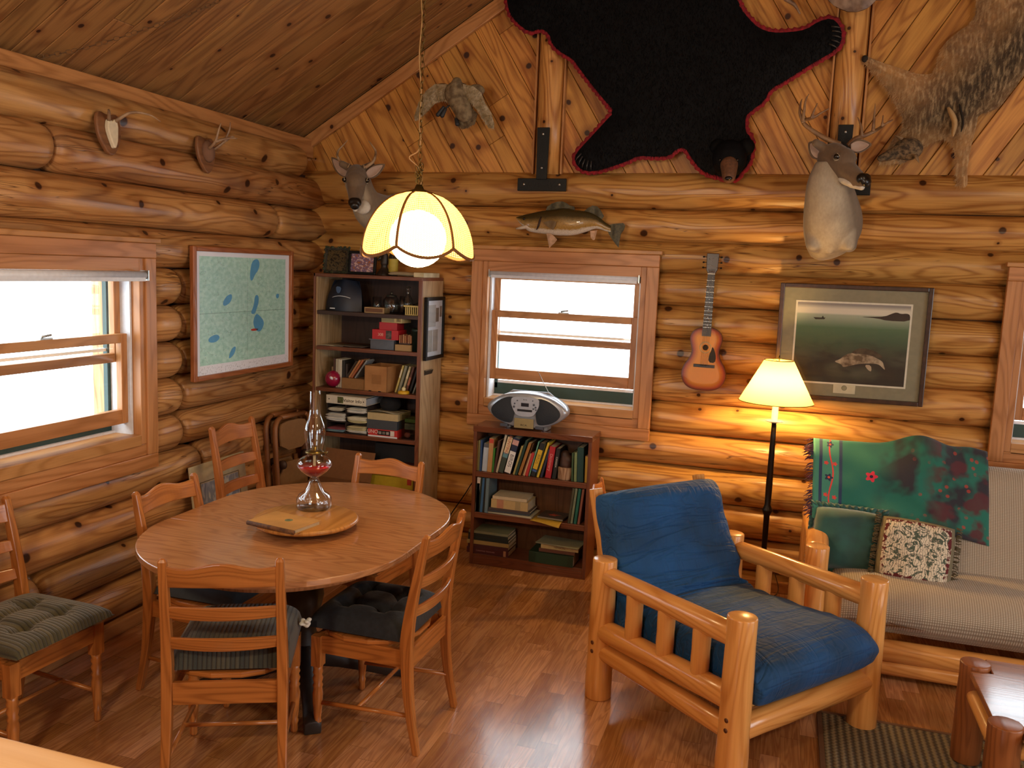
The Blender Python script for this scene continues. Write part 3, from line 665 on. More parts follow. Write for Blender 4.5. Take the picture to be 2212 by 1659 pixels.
b = MB(); b.lathe([(.032, .248), (.040, .252), (.042, .256), (.036, .262), (.030, .264), (.012, .266), (.012, .28), (.001, .282)], n=30); b.tube([(.03, 0, .258), (.06, 0, .258)], .002, 6); b.lathe([(.008, -.002), (.008, .002)], (.062, 0, .258), 10, Matrix.Rotation(R(90), 3, 'Y')); b.build('burner', BRASS, OL)
b = MB(); b.bx(-.006, .006, -.001, .001, .17, .275); b.build('wick', plain('cotton_wick', '#cbb98a', .9), OL)
b = MB(); b.lathe([(.035, .262), (.036, .275), (.041, .30), (.0475, .335), (.0475, .35), (.043, .378), (.031, .408), (.0255, .425), (.0235, .45), (.0235, .53)], n=36, cap=False); b.build('chimney', GLS, OL)
# ---------------- pendant lamp ----------------
PX, PY = 1.638, 3.30
PL = empty('pendant_lamp', (PX, PY, 1.89), 0, 'hanging wicker pendant lamp with scalloped rim and glowing white globe over the oval table', 'lamp')
b = MB(); b.ball((0, 0, .115), .115, 32); b.build('globe', emit('lit_globe', '#ffdfa6', 40), PL)
def wick():
    a = NT('woven_cane'); uv = a.n('TexCoord').outputs['UV']; s_ = a.n('SeparateXYZ', {0: uv})
    h = a.math('MULTIPLY', a.math('SINE', a.math('MULTIPLY', s_.outputs[0], 140.0)), .5); w_ = a.math('MULTIPLY', a.math('SINE', a.math('MULTIPLY', s_.outputs[1], 200.0)), .5)
    g = a.math('ADD', h, w_); a.link(a.mix(a.step(g, -.5, .5), lin('#8f6428'), lin('#f0d8a0')), 'Base Color'); a.set(Roughness=.7); a.bump(g, .4, .003)
    tl = a.n('BsdfTranslucent', {'Color': a.mix(a.step(g, -.55, .25), lin('#a8702c'), lin('#f2cc84'))}); tp = a.n('BsdfTransparent'); 
    m1 = a.n('MixShader', {0: .5, 1: a.p.outputs[0], 2: tl.outputs[0]}); m2 = a.n('MixShader', {0: a.step(g, -.7, -.35, .5, .03), 1: m1.outputs[0], 2: tp.outputs[0]})
    a.t.links.new(m2.outputs[0], a.out.inputs[0]); return a.m
CANE = wick(); ROPE = plain('cane_rope', '#7a4f1e', .7, bump=.4, sc=200)
def rad(z): return .222 * math.sqrt(max(0, 1 - ((z) / .255) ** 2)) ** .95   # z from 0 (rim) to .25 (top)
NP = 6
def rim(th): return .030 - .042 * abs(math.sin((th - R(-88)) * NP / 2)) ** .8
for k in range(NP):
    b = MB(); t0 = R(-88) + k * 2 * math.pi / NP
    def gf(u, v, t0=t0):
        th = t0 + u * 2 * math.pi / NP; zr = rim(th); z = zr + (v) * (.250 - zr); bl = 1 + .035 * math.sin(u * math.pi)
        q = rad(min(max(z, 0), .25)) * bl if z < .2495 else .02; return (max(q, .045) * math.cos(th), max(q, .045) * math.sin(th), z + .05)
    b.grid(gf, 12, 16); b.build('shade_panel', CANE, PL)
    b = MB(); pts = [gf(0, j / 14) for j in range(15)]; b.tube(pts, .0055, 6); b.build('shade_rib', ROPE, PL)
b = MB()
pts = []
for j in range(121):
    th = j / 120 * 2 * math.pi; z = rim(th); kk = ((th - R(-88)) / (2 * math.pi / NP)) % 1; q = rad(max(z, 0)) * (1 + .035 * math.sin(kk * math.pi)); pts.append((q * math.cos(th), q * math.sin(th), z + .05))
b.tube(pts, .0065, 6); b.build('rim_binding', ROPE, PL)
b = MB(); b.lathe([(.05, .296), (.048, .302), (.02, .312), (.012, .33)], n=20); b.build('cap', BRASS, PL)
b = MB(); b.lathe([(.004, .2), (.004, .31)], n=8); b.build('stem', BRASS, PL)
def chain(mb, p0, p1, L=.032, r=.0016, w=.0085, k0=0):
    p0 = Vector(p0); p1 = Vector(p1); n = max(1, int((p1 - p0).length / (L * .78))); d = (p1 - p0) / n; s1, s2 = frame(d)
    for i in range(n):
        c = p0 + d * (i + .5); sd = s1 if (i + k0) % 2 else s2; dn = d.normalized()
        mb.tube([c + dn * (L / 2) * math.cos(t) + sd * w * math.sin(t) for t in [2 * math.pi * j / 10 for j in range(11)]], r, 5, cap=False)
b = MB(); chain(b, (0, 0, .33), (.0, 0, 1.98)); b.build('chain', BRASS, PL)
b = MB(); cp = [Wy(px, py, PY) - Vector((PX, PY, 1.89)) for px, py in ((906, 405), (912, 385), (903, 360), (884, 340), (903, 326), (909, 300), (906, 268), (910, 200), (906, 120), (912, 40), (912, -40))]
cp.append(Vector((0.01, 0, 1.75))); b.tube(crom(cp, 5), .0028, 6); b.build('electric_cord', plain('tan_cord', '#b08a55', .5), PL)
b = MB()
for k in range(7): chain(b, (.012 * math.cos(k * 2), .01 * math.sin(k * 2), .325 + .006 * k), (.016 * math.cos(k * 2 + 2), .012 * math.sin(k * 2 + 2), .37 + .008 * k))
b.build('gathered_chain', BRASS, PL)
# ---------------- floor lamp ----------------
FL = empty('floor_lamp', (3.07, 5.14, 0), 0, 'dark metal floor lamp with glowing cream cone shade between window and sofa', 'lamp')
BRONZE = plain('dark_bronze', '#241c16', .35, .7, bump=.05)
b = MB(); b.lathe([(.135, 0), (.135, .012), (.11, .022), (.05, .034), (.022, .05), (.016, .08)], n=32); b.build('base', BRONZE, FL)
b = MB(); b.lathe([(.014, .06), (.015, .3), (.017, .545), (.022, .555), (.030, .572), (.030, .580), (.024, .592), (.017, .61), (.019, .7), (.015, 1.0), (.013, 1.09)], n=18); b.build('pole', BRONZE, FL)
CREAM = plain('cream_enamel', '#e6dcc0', .35)
b = MB(); b.lathe([(.014, 1.088), (.052, 1.098), (.053, 1.102), (.018, 1.106), (.0175, 1.2), (.012, 1.215)], n=24); b.build('candle_cup', CREAM, FL)
b = MB(); b.lathe([(.012, 1.215), (.016, 1.24), (.030, 1.28), (.032, 1.31), (.022, 1.335), (.004, 1.345)], n=20); b.build('bulb', emit('lit_bulb', '#ffc878', 620), FL)
def shade_mat():
    a = NT('lamp_shade_paper'); a.set(Base_Color=lin('#efcf84'), Roughness=.8); tl = a.n('BsdfTranslucent', {'Color': lin('#f5d070')})
    mx = a.n('MixShader', {0: .55, 1: a.p.outputs[0], 2: tl.outputs[0]}); a.t.links.new(mx.outputs[0], a.out.inputs[0]); return a.m
b = MB(); b.lathe([(.205, 1.212), (.080, 1.448)], n=48, cap=False); b.build('shade', shade_mat(), FL)
b = MB(); b.tube([(.206 * math.cos(t), .206 * math.sin(t), 1.212) for t in [2 * math.pi * j / 40 for j in range(41)]], .0025, 6, cap=False); b.tube([(.081 * math.cos(t), .081 * math.sin(t), 1.448) for t in [2 * math.pi * j / 24 for j in range(25)]], .0025, 6, cap=False)
for t in (0, 2.1, 4.2): b.tube([(0, 0, 1.44), (.08 * math.cos(t), .08 * math.sin(t), 1.448)], .0015, 5)
b.tube([(.0, 0, 1.44), (.0, 0, 1.475)], .004, 6); b.tube([(.035, 0, 1.22), (.045, 0, 1.33), (.0, 0, 1.44), (-.045, 0, 1.33), (-.035, 0, 1.22)], .0015, 5); b.build('shade_wire', BRASS, FL)
# lamp cord on the floor by the wall
b = MB(); b.tube(crom([(3.07, 5.27, .006), (3.15, 5.32, .006), (3.17, 5.35, .05), (3.13, 5.37, .16), (3.10, 5.38, .2)], 6), .003, 6); tag(b.build('power_cord', plain('brown_cord', '#5c4630', .6)), 'thin brown cord running up the wall behind the floor lamp', 'cord')
# ---------------- log armchair ----------------
AC = empty('log_armchair', (2.968, 3.782, 0), R(-128.3), 'honey pine log armchair with slatted arms, in the middle of the floor', 'armchair')
ax_, ay_ = .415, .39
def lg(nm, p0, p1, r0, r1=None, e=AC, mat=FURN, cap=False):
    b = MB(); P0 = Vector(p0); P1 = Vector(p1); n = 6
    b.tube([P0 + (P1 - P0) * i / n for i in range(n + 1)], [(r0 + ((r1 or r0) - r0) * i / n) * (1 + .02 * math.sin(i * 2.3 + r0 * 99)) for i in range(n + 1)], 20); return b.build(nm, mat, e, bev=.006)
for sx in (-1, 1):
    lg('front_post', (ax_ * sx, ay_, 0), (ax_ * sx, ay_, .662), .062, .056); lg('rear_post', (ax_ * sx, -ay_, 0), (ax_ * sx, -ay_, .645), .06, .054)
    lg('arm_rail', (ax_ * sx, -ay_, .572), (ax_ * sx, ay_, .575), .043, .047)
    lg('side_rail', (ax_ * sx, -ay_, .318), (ax_ * sx, ay_, .330), .050); lg('side_rail', (ax_ * sx, -ay_, .222), (ax_ * sx, ay_, .205), .042)
    for y in (-.185, .005, .20): lg('arm_spindle', (ax_ * sx, y, .34), (ax_ * sx, y, .57), .037)
    b = MB(); b.box((.335 * sx, -.475, .585), (.055, .035, .68), Matrix.Rotation(R(17), 4, 'X')); b.build('back_upright', FURN, AC, bev=.004)
lg('front_rail', (-ax_, ay_ - .0, .215), (ax_, ay_, .215), .052); lg('rear_rail', (-ax_, -ay_, .22), (ax_, -ay_, .22), .045)
for z_ in (.42, .56, .70, .84):
    b = MB(); b.box((0, -.395 - (z_ - .42) * .305 + .0, z_), (.62, .018, .07), Matrix.Rotation(R(17), 4, 'X')); b.build('back_slat', FURN, AC, bev=.003)
for k in range(6):
    b = MB(); b.bx(-.36, .36, -.3 + k * .12, -.23 + k * .12, .262, .28, 0); b.build('seat_slat', FURN, AC, bev=.003)
for sx in (-1, 1):
    for yy in (ay_, -ay_):
        for z_ in (.30, .26):
            b = MB(); b.lathe([(.009, 0), (.009, .002)], (ax_ * sx + .058 * sx, yy + .01, z_ - .03), 10, Matrix.Rotation(R(90 * sx), 3, 'Y')); b.build('dowel_plug', plain('dark_plug', '#5a2c10', .5), AC)
def fold_mat(name, c, c2):
    a = NT(name); ob = a.n('TexCoord').outputs['Object']; n1 = a.noise(a.vmul(ob, (2, 2, 2)), 1.5, 3.0).outputs['Fac']
    a.link(a.mix(a.step(n1, .35, .65), lin(c), lin(c2)), 'Base Color'); a.set(Roughness=.72, Sheen_Weight=.06, Specular_IOR_Level=.3); w1 = a.noise(a.vmul(ob, (2.2, 15, 13)), 1.0, 2.0, 1.2).outputs['Fac']; w2 = a.noise(a.vmul(ob, (16, 7, 3)), 1.0, 2.0, .8).outputs['Fac']
    near = a.math('ABSOLUTE', a.math('ADD', a.n('SeparateXYZ', {0: ob}).outputs[1], .12)); nf = a.step(near, .10, .42, 1, .35)
    r1 = a.math('MULTIPLY', a.step(a.math('ABSOLUTE', a.math('SUBTRACT', w1, .5)), .0, .09, 0, 1), nf); r2 = a.step(a.math('ABSOLUTE', a.math('SUBTRACT', w2, .5)), .0, .12, 0, 1)
    a.bump(a.math('ADD', a.math('MULTIPLY', r1, 1.0), a.math('MULTIPLY', r2, .3)), .55, .014); return a.m
def mattress(name, path, w, t, mat, parent, wr=.01, seed=0, nseg=60, crease=None):
    """padded slab following a side-on path (y, z); wrinkles gather at the crease"""
    P = crom([(0, y, z) for y, z in path], 10); n = len(P); b = MB(); rs = []; L = [0]
    for i in range(1, n): L.append(L[-1] + (P[i] - P[i-1]).length)
    for i, p in enumerate(P):
        d = (P[min(i + 1, n - 1)] - P[max(i - 1, 0)]).normalized(); nr = Vector((0, -d.z, d.y)); u = L[i] / L[-1]
        en = min(1, math.sqrt(max(0, 1 - max(0, 1 - L[i] / (t * .5)) ** 2)) * .88 + .12, math.sqrt(max(0, 1 - max(0, 1 - (L[-1] - L[i]) / (t * .5)) ** 2)) * .88 + .12)
        ring = []
        for j in range(nseg):
            th = 2 * math.pi * j / nseg; c_, s_ = math.cos(th), math.sin(th)
            X = w / 2 * (abs(c_) ** .22) * (1 if c_ > 0 else -1); Y = t / 2 * (abs(s_) ** .55) * (1 if s_ > 0 else -1) * en * (1.0 + .14 * (1 - (2 * X / w) ** 2))
            q = Vector((X * (.94 + .06 * en), 0, 0)) + nr * Y
            co = p + q; g = 1.0
            if crease is not None: g = .5 + 2.4 * math.exp(-((L[i] - crease) / .11) ** 2)
            nn = mnoise.noise(Vector((co.x * 3.5 + seed, L[i] * 13, s_ * 1.2))) * wr * g + mnoise.noise(Vector((co.x * 4, co.y * 4, co.z * 4 + seed))) * wr * 1.3
            rg = 1 - abs(mnoise.noise(Vector((co.x * 2.2 + seed * 3, L[i] * 8 + co.x * 2.5, seed)))) * 2; nn += wr * 1.1 * g * max(0, rg - .45) + wr * .5 * mnoise.noise(Vector((co.x * 26 + seed, co.y * 9, co.z * 9))) * math.exp(-min(L[i], L[-1] - L[i]) / .12)
            co += nr * nn * (1 if s_ > 0 else -1) + Vector((c_ * nn * .6, 0, 0)); ring.append(co)
        rs.append(ring)
    b.rings(rs); return b.build(name, mat, parent, sub=1)
BLUE = fold_mat('blue_futon_cloth', '#124a80', '#0d3456')
ACM = empty('armchair_mattress', (2.968, 3.782, 0), R(-128.3), 'deep blue futon mattress folded over the seat and back of the log armchair', 'futon mattress')
mattress('mattress_cover', [(-.535, .90), (-.47, .74), (-.39, .56), (-.30, .415), (-.19, .375), (-.02, .385), (.18, .395), (.37, .385), (.47, .35)], .74, .17, BLUE, ACM, .015, 3, crease=.56)
# ---------------- sofa ----------------
SO = empty('log_sofa', (4.3, 4.82, 0), 0, 'honey pine log sofa frame against the back wall at the right edge', 'sofa')
sl = -.98
for x0, sx in ((sl, -1), (1.15, 1)):
    lg('front_post', (x0, -.44, 0), (x0, -.44, .625), .058, .056, SO); lg('rear_post', (x0 - .0, .42, 0), (x0 - .0, .42, .60), .056, .05, SO)
    b = MB(); b.tube(crom([(x0, .40, .56), (x0 + .0, .2, .575), (x0 + .01, -.1, .58), (x0, -.40, .59)], 5), [.045] * 16, 16, sx=1.25, sy=.7); b.build('arm_rail', FURN, SO)
    lg('side_rail', (x0, -.44, .26), (x0, .42, .26), .048, None, SO)
    for y in (-.22, 0, .2): lg('arm_spindle', (x0, y, .26), (x0, y, .57), .036, None, SO)
lg('front_rail', (sl, -.44, .150), (1.15, -.44, .150), .052, None, SO); lg('front_rail', (sl, -.44, .07), (1.15, -.44, .07), .04, None, SO); lg('rear_rail', (sl, .42, .25), (1.15, .42, .25), .045, None, SO)
for k in range(8):
    b = MB(); x = sl + .2 + k * .25; b.box((x, .325, .56), (.06, .02, .62), Matrix.Rotation(R(-17), 4, 'X')); b.build('back_slat', FURN, SO, bev=.003)
def check_mat():
    a = NT('grey_waffle_cloth'); ob = a.n('TexCoord').outputs['Object']; s_ = a.n('SeparateXYZ', {0: ob})
    yz = a.math('ADD', s_.outputs[1], s_.outputs[2])
    fx = a.math('ABSOLUTE', a.math('SINE', a.math('MULTIPLY', s_.outputs[0], 300.0))); fz = a.math('ABSOLUTE', a.math('SINE', a.math('MULTIPLY', yz, 300.0)))
    g = a.math('MULTIPLY', fx, fz); a.link(a.mix(g, lin('#86745f'), lin('#c3b8a6')), 'Base Color'); a.set(Roughness=.9, Sheen_Weight=.2); a.bump(g, .4, .003); return a.m
CHECK = check_mat()
SM = empty('sofa_mattress', (4.3, 4.82, 0), 0, 'grey beige waffle weave futon mattress on the log sofa', 'futon mattress')
mattress('mattress_cover', [(.30, .95), (.20, .78), (.09, .56), (.0, .385), (-.12, .345), (-.30, .345), (-.40, .325), (-.47, .27)], 2.0, .235, CHECK, SM, .006, 9, 90)
SM.rotation_euler = (0, 0, math.pi); SM.location = (4.4, 4.82, 0)
for o in SM.children: pass
SM.rotation_euler = (0, 0, 0)
# throw over the sofa back
def throw_mat():
    a = NT('teal_patterned_throw'); uv = a.n('TexCoord').outputs['UV']; s_ = a.n('SeparateXYZ', {0: uv}); u, v = s_.outputs[0], s_.outputs[1]
    def band(x, c, w_): return a.step(a.math('ABSOLUTE', a.math('SUBTRACT', x, c)), w_, w_ * .6 if False else w_ * .75, 0, 1)
    n1 = a.noise(a.vmul(uv, (3, 2.2, 1)), 1.4, 3.0).outputs['Fac']
    base = a.mix(a.math('MULTIPLY', a.step(n1, .46, .56), a.step(u, .34, .5)), lin('#1f6a5c'), lin('#2b2a33'))
    base = a.mix(a.step(u, .16, .15), base, lin('#3d8473'))
    mar = a.noise(a.vmul(uv, (5, 4, 1)), 1.0, 3.0).outputs['Fac']; base = a.mix(a.math('MULTIPLY', a.step(mar, .5, .56), a.step(u, .62, .74, 0, .9)), base, lin('#55242c'))
    for c_ in (.045, .165): base = a.mix(band(u, c_, .011), base, lin('#263b5c'))
    vine = a.math('ADD', a.math('MULTIPLY', a.math('SINE', a.math('MULTIPLY', v, 14.0)), .012), .108); base = a.mix(band(a.math('SUBTRACT', u, vine), 0.0, .005), base, lin('#d8403c'))
    vo = a.n('TexVoronoi', {'Vector': a.vmul(uv, (1, 4.2, 1)), 'Scale': 1.0, 'Randomness': 0.0}, voronoi_dimensions='2D')
    def flower(cx_, cy_, r, c_, b_):
        du = a.math('MULTIPLY', a.math('SUBTRACT', u, cx_), .95); dv = a.math('MULTIPLY', a.math('SUBTRACT', v, cy_), .72)
        d = a.math('SQRT', a.math('ADD', a.math('MULTIPLY', du, du), a.math('MULTIPLY', dv, dv))); an = a.math('ARCTAN2', dv, du)
        pet = a.math('MULTIPLY_ADD', a.math('COSINE', a.math('MULTIPLY', an, 5.0)), r * .22, r); b2 = a.mix(a.step(a.math('SUBTRACT', d, pet), 0, -.003), b_, lin(c_)); return a.mix(a.step(d, r * .35, r * .3), b2, lin('#d8503c' if c_ != '#d8324a' else '#22203a'))
    for cx_, cy_, r, c_ in ((.10, .30, .019, '#20304e'), (.095, .60, .022, '#20304e'), (.10, .90, .02, '#20304e'), (.078, .47, .013, '#d8403c'), (.13, .47, .013, '#d8403c'), (.078, .76, .013, '#d8403c'), (.13, .77, .013, '#d8403c'), (.345, .55, .030, '#d8324a')): base = flower(cx_, cy_, r, c_, base)
    sp_ = a.n('TexVoronoi', {'Vector': a.vmul(uv, (13, 10, 1)), 'Scale': 1.0}, voronoi_dimensions='2D'); base = a.mix(a.math('MULTIPLY', a.math('MULTIPLY', a.step(sp_.outputs['Distance'], .16, .12), .7), a.math('MULTIPLY', a.step(u, .55, .65), a.step(mar, .44, .5, 1, 0))), base, lin('#a83a2e'))
    a.link(base, 'Base Color'); a.set(Roughness=.9, Sheen_Weight=.2); a.bump(a.noise(uv, 300.0).outputs['Fac'], .3, .003); return a.m
TH_ = empty('throw_blanket', (3.3, 4.82, 0), 0, 'teal throw with red vine border and dark floral end, draped over the sofa back', 'blanket')
def thf(u, v, off=.0):
    x = -.02 + u * .87 + .02 * v * (1 - u); top = .345; k = v * 1.0
    bunch = .075 * math.exp(-((u - .62) / .16) ** 2) + .03 * math.exp(-((u - .9) / .1) ** 2)
    if v < .25: t = v / .25; y = .43 - .10 * t; z = .90 + .14 * t + bunch * t * .9
    else:
        t = (v - .25) / .75; y = .33 - .235 * t - .03 * math.sin(min(t * 4, 1) * math.pi / 2) ; z = 1.04 - (.385 + .03 * u + .02 * math.sin(u * 7)) * t + bunch * (1 - t) ** 2 * .9
    f = .013 * math.sin((u * 1.2 - v * .9) * 13 + math.sin(v * 4)) * math.exp(-((u - .55) / .33) ** 2) + .012 * mnoise.noise(Vector((u * 4, v * 4, 2)))
    bul = .035 * math.exp(-((u - .68) / .2) ** 2) * math.sin(min(1, max(0, (v - .15) / .6)) * math.pi)
    return (x, y - .10 - f - off - bul - abs(f) * .3, z + f * .4)
b = MB(); b.grid(thf, 60, 50); b.build('throw_cloth', throw_mat(), TH_, solid=.006)
b = MB(); rr = random.Random(8)
for k in range(90):
    v = rr.random(); p = Vector(thf(0, v)); d = Vector((-rr.uniform(.02, .05), rr.uniform(-.02, .005), rr.uniform(-.03, .004)))
    b.tube([p, p + d * .5 + Vector((0, 0, .004)), p + d], [.0028, .003, .0015], 5)
o_ = b.build('fringe', plain('maroon_fringe', '#5e2c3a', .9, c2='#3a2c44', sc=30), TH_); o_['kind'] = 'stuff'
# sofa pillows
def pillow(name, loc, rot, w, h, t, mat, label, fringe=None, ruffle=None):
    e = empty(name, loc, 0, label, 'pillow', 'pillows on the log sofa'); e.rotation_euler = rot
    b = MB()
    for s in (1, -1):
        def pf(u, v, s=s):
            x, y = u * 2 - 1, v * 2 - 1; q = max(0, 1 - x ** 4) ** .5 * max(0, 1 - y ** 4) ** .5; pin = 1 - .05 * (x * x + y * y)
            fx = mnoise.noise(Vector((x * 2.2, y * 2.2, t * 60 + s))) * .012 * q
            return (s * x * w / 2 * pin, y * h / 2 * pin, s * (t / 2 * q + fx))
        b.grid(pf, 28, 28)
    b.build('pillow_cover', mat, e)
    if fringe:
        b = MB(); rr = random.Random(4)
        for k in range(150):
            s = -1 if k % 3 else 1; y = rr.uniform(-.48, .48) * h; p = Vector((s * w * .475, y, rr.uniform(-.008, .008))); b.tube([p, p + Vector((s * .012, rr.uniform(-.006, .006), rr.uniform(-.008, .008))), p + Vector((s * .026, rr.uniform(-.012, .006), rr.uniform(-.012, .012)))], [.003, .003, .0018], 5)
        q = b.build('fringe', fringe, e); q['kind'] = 'stuff'
    if ruffle:
        b = MB(); per = []
        for k in range(160):
            t_ = k / 160 * 4; s_ = int(t_); f = t_ - s_; per.append([(-1 + 2 * f, -1), (1, -1 + 2 * f), (1 - 2 * f, 1), (-1, 1 - 2 * f)][s_])
        rs = [[(x * w / 2 * q, y * h / 2 * q, (.018 if q > 1 else 0) * math.sin(i * 1.9)) for i, (x, y) in enumerate(per)] for q in (.9, 1.07)]
        b.rings(rs, cap=False); b.build('ruffle', ruffle, e, solid=.006)
    return e
TEAL = plain('teal_velvet', '#14534c', .7, c2='#0e413e', sc=9, sheen=.6, bump=.1)
pillow('sofa_pillow', (3.475, 4.74, .57), (R(66), 0, R(-6)), .36, .34, .14, TEAL, 'plain teal velvet pillow with ruffled edge in the sofa corner', ruffle=TEAL)
def pine_mat():
    a = NT('pine_bough_print'); uv = a.n('TexCoord').outputs['UV']; s_ = a.n('SeparateXYZ', {0: uv}); u, v = s_.outputs[0], s_.outputs[1]
    n1 = a.noise(a.vmul(uv, (7, 7, 1)), 1.0, 3.0, 2.5).outputs['Fac']; bs = a.mix(a.step(n1, .52, .55), lin('#d9cdb6'), lin('#4f5a4c'))
    n2 = a.noise(a.vmul(uv, (9, 9, 3)), 1.3, 2.0, 3.0).outputs['Fac']; bs = a.mix(a.step(n2, .6, .62), bs, lin('#9a8f80'))
    wv = a.n('TexWave', {'Vector': uv, 'Scale': 9.0, 'Distortion': 9.0, 'Detail': 2.0}).outputs['Fac']; bs = a.mix(a.step(wv, .9, .94, 0, .8), bs, lin('#3a4a3e'))
    ed = a.math('MAXIMUM', a.math('ABSOLUTE', a.math('SUBTRACT', u, .5)), a.math('ABSOLUTE', a.math('SUBTRACT', v, .5)))
    zg = a.math('ADD', ed, a.math('MULTIPLY', a.math('PINGPONG', a.math('MULTIPLY', a.math('ADD', u, v), 6.0), .5), .05)); bs = a.mix(a.math('MULTIPLY', a.step(zg, .40, .405), a.step(n1, .48, .5, .2, 1)), bs, lin('#5c1f22')); bs = a.mix(a.step(ed, .435, .44), bs, lin('#746a52'))
    a.link(bs, 'Base Color'); a.set(Roughness=.95); a.bump(n2, .4, .004); return a.m
pillow('sofa_pillow', (3.79, 4.63, .575), (R(62), R(4), R(-4)), .37, .35, .12, pine_mat(), 'fringed pillow with green pine bough print, leaning beside the teal pillow', fringe=plain('olive_fringe', '#5c523c', .95))
# ---------------- rug, coffee table, counter ----------------
def rug_mat():
    a = NT('braided_rug'); ob = a.n('TexCoord').outputs['Object']; s_ = a.n('SeparateXYZ', {0: ob}); w_ = a.math('SINE', a.math('MULTIPLY', a.math('ADD', s_.outputs[0], a.math('MULTIPLY', a.math('SINE', a.math('MULTIPLY', s_.outputs[1], 260.0)), .002)), 210.0))
    a.link(a.mix(a.step(w_, -.8, .6), lin('#4b4030'), lin('#857659')), 'Base Color'); a.set(Roughness=.95); a.bump(w_, .6, .006); return a.m
RG = empty('area_rug', (4.6, 2.95, 0), 0, 'olive brown ribbed area rug on the floor under the coffee table', 'rug')
b = MB(); b.bx(-1.23, 1.3, -1.2, .945, .0, .012); b.build('rug_pile', rug_mat(), RG)
b = MB(); b.bx(-1.245, 1.315, .945, .962, 0, .014, 0); b.bx(-1.25, -1.23, -1.2, .945, 0, .014, 1); b.build('rug_binding', plain('brown_binding', '#6b4a30', .8), RG)
CT = empty('coffee_table', (4.37, 3.46, 0), 0, 'log legged coffee table with shiny plank top at the right edge', 'table')
RW = wood('red_pine_gloss', '#a56a42', '#7a4628', knots=.8, rough=.13, var=.08, bump=.02, coat=.6, kr=.01)
for sx, y in ((-1, .25), (-1, -.255), (1, .25), (1, -.255)):
    lg('leg', (.46 * sx, y, .012), (.46 * sx, y, .425), .056, .056, CT, wood('red_log', '#96592e', '#6b3a1a', rough=.35, var=.1))
b = MB(); b.prism([(-.49, -.20), (-.41, -.20), (-.41, -.34), (.41, -.34), (.41, -.2), (.49, -.2), (.49, .19), (.41, .19), (.41, .33), (-.41, .33), (-.41, .19), (-.49, .19)], .385, .412); b.build('table_top', RW, CT, bev=.004)
for y in (-.25, .25): lg('stretcher', (-.46, y, .33), (.46, y, .33), .03, None, CT)
for x in (-.46, .46): lg('stretcher', (x, -.25, .30), (x, .25, .30), .03, None, CT)
KC = empty('kitchen_counter', (1.1, .68, 0), 0, 'pale wood counter top at the bottom left corner of the picture', 'counter')
b = MB(); b.bx(-.9, 1.35, -.32, .5, .965, 1.0, 0); b.build('counter_top', wood('pale_counter', '#ecc590', '#d8a868', rough=.35, var=.05, bump=.02), KC, bev=.006)
b = MB(); b.bx(-.88, 1.3, -.3, .45, .0, .965, 0); b.build('cabinet_body', CHAIRL, KC, bev=.004)
# ---------------- things on the walls ----------------
FXY = Matrix.Rotation(R(90), 4, 'X')            # local xy -> world xz, local z -> world -y (towards the room)
def plane_poly(pts, y): return [(lambda w: (w.x, w.z))(Wy(px, py, y)) for px, py in pts]
def PM(y): return Matrix.Translation((0, y, 0)) @ FXY
def crop(pts, ox, oy, s): return [(ox + x / s, oy + y / s) for x, y in pts]
# bear skin
bear = crop([(95, -20), (110, 70), (150, 130), (230, 195), (300, 170), (350, 200), (370, 270), (430, 320), (490, 350), (530, 410), (600, 500), (680, 600), (735, 670), (690, 720), (600, 820), (510, 915), (500, 965), (540, 1015), (610, 1028), (720, 997), (820, 962), (880, 930), (1000, 938), (1070, 932), (1110, 890), (1160, 880), (1200, 945), (1250, 1010), (1310, 1045), (1370, 1055), (1400, 1070), (1475, 1070), (1490, 1035), (1540, 985), (1562, 900), (1556, 820), (1522, 790), (1518, 700), (1553, 665), (1635, 605), (1665, 535), (1775, 475), (1895, 395), (2075, 292), (2102, 220), (2083, 150), (2035, 108), (1955, 130), (1885, 178), (1790, 193), (1680, 198), (1598, 168), (1538, 108), (1495, 50), (1470, -20), (1500, -160), (1640, -260), (1700, -380), (1600, -430), (1400, -330), (1150, -380), (950, -400), (760, -400), (600, -330), (440, -230), (300, -130), (170, -50)], 1060, 0, 2.765)
BFUR = plain('black_bear_fur', '#070709', .7, c2='#0b0c0f', sc=20, spec=.12)
BR = empty('bear_skin', (2.2, 5.44, 3.1), 0, 'large black bear skin with red felt edge spread head down on the gable wall', 'bear skin')
def atp(o, p):
    o.parent = p; bpy.context.view_layer.update(); o.matrix_parent_inverse = p.matrix_world.inverted(); return o
YG = 5.365
bp = smooth_poly(plane_poly(bear, YG), 1)
b = MB(); puff(b, bp, lambda d, x, y: .004 + .032 * (1 - math.exp(-d / .09)) + .006 * mnoise.noise(Vector((x * 5, y * 5, 1))), .055, PM(YG), 0, fur=16000, flen=.028, fdir=(.1, -1), fw=.0013); atp(b.build('pelt', BFUR), BR)
cx_ = sum(p[0] for p in bp) / len(bp); cy_ = sum(p[1] for p in bp) / len(bp)
def offset_poly(poly, d, wav=0, wn=0):
    out = []; n = len(poly); ar = sum(poly[i][0] * poly[(i + 1) % n][1] - poly[(i + 1) % n][0] * poly[i][1] for i in range(n)); sg = 1 if ar > 0 else -1
    for i in range(n):
        a_, c_ = poly[i - 1], poly[(i + 1) % n]; tx, ty = c_[0] - a_[0], c_[1] - a_[1]; L = math.hypot(tx, ty) or 1; dd = d + (wav * math.sin(i * wn) if wav else 0)
        out.append((poly[i][0] + ty / L * dd * sg, poly[i][1] - tx / L * dd * sg))
    return out
dense = []
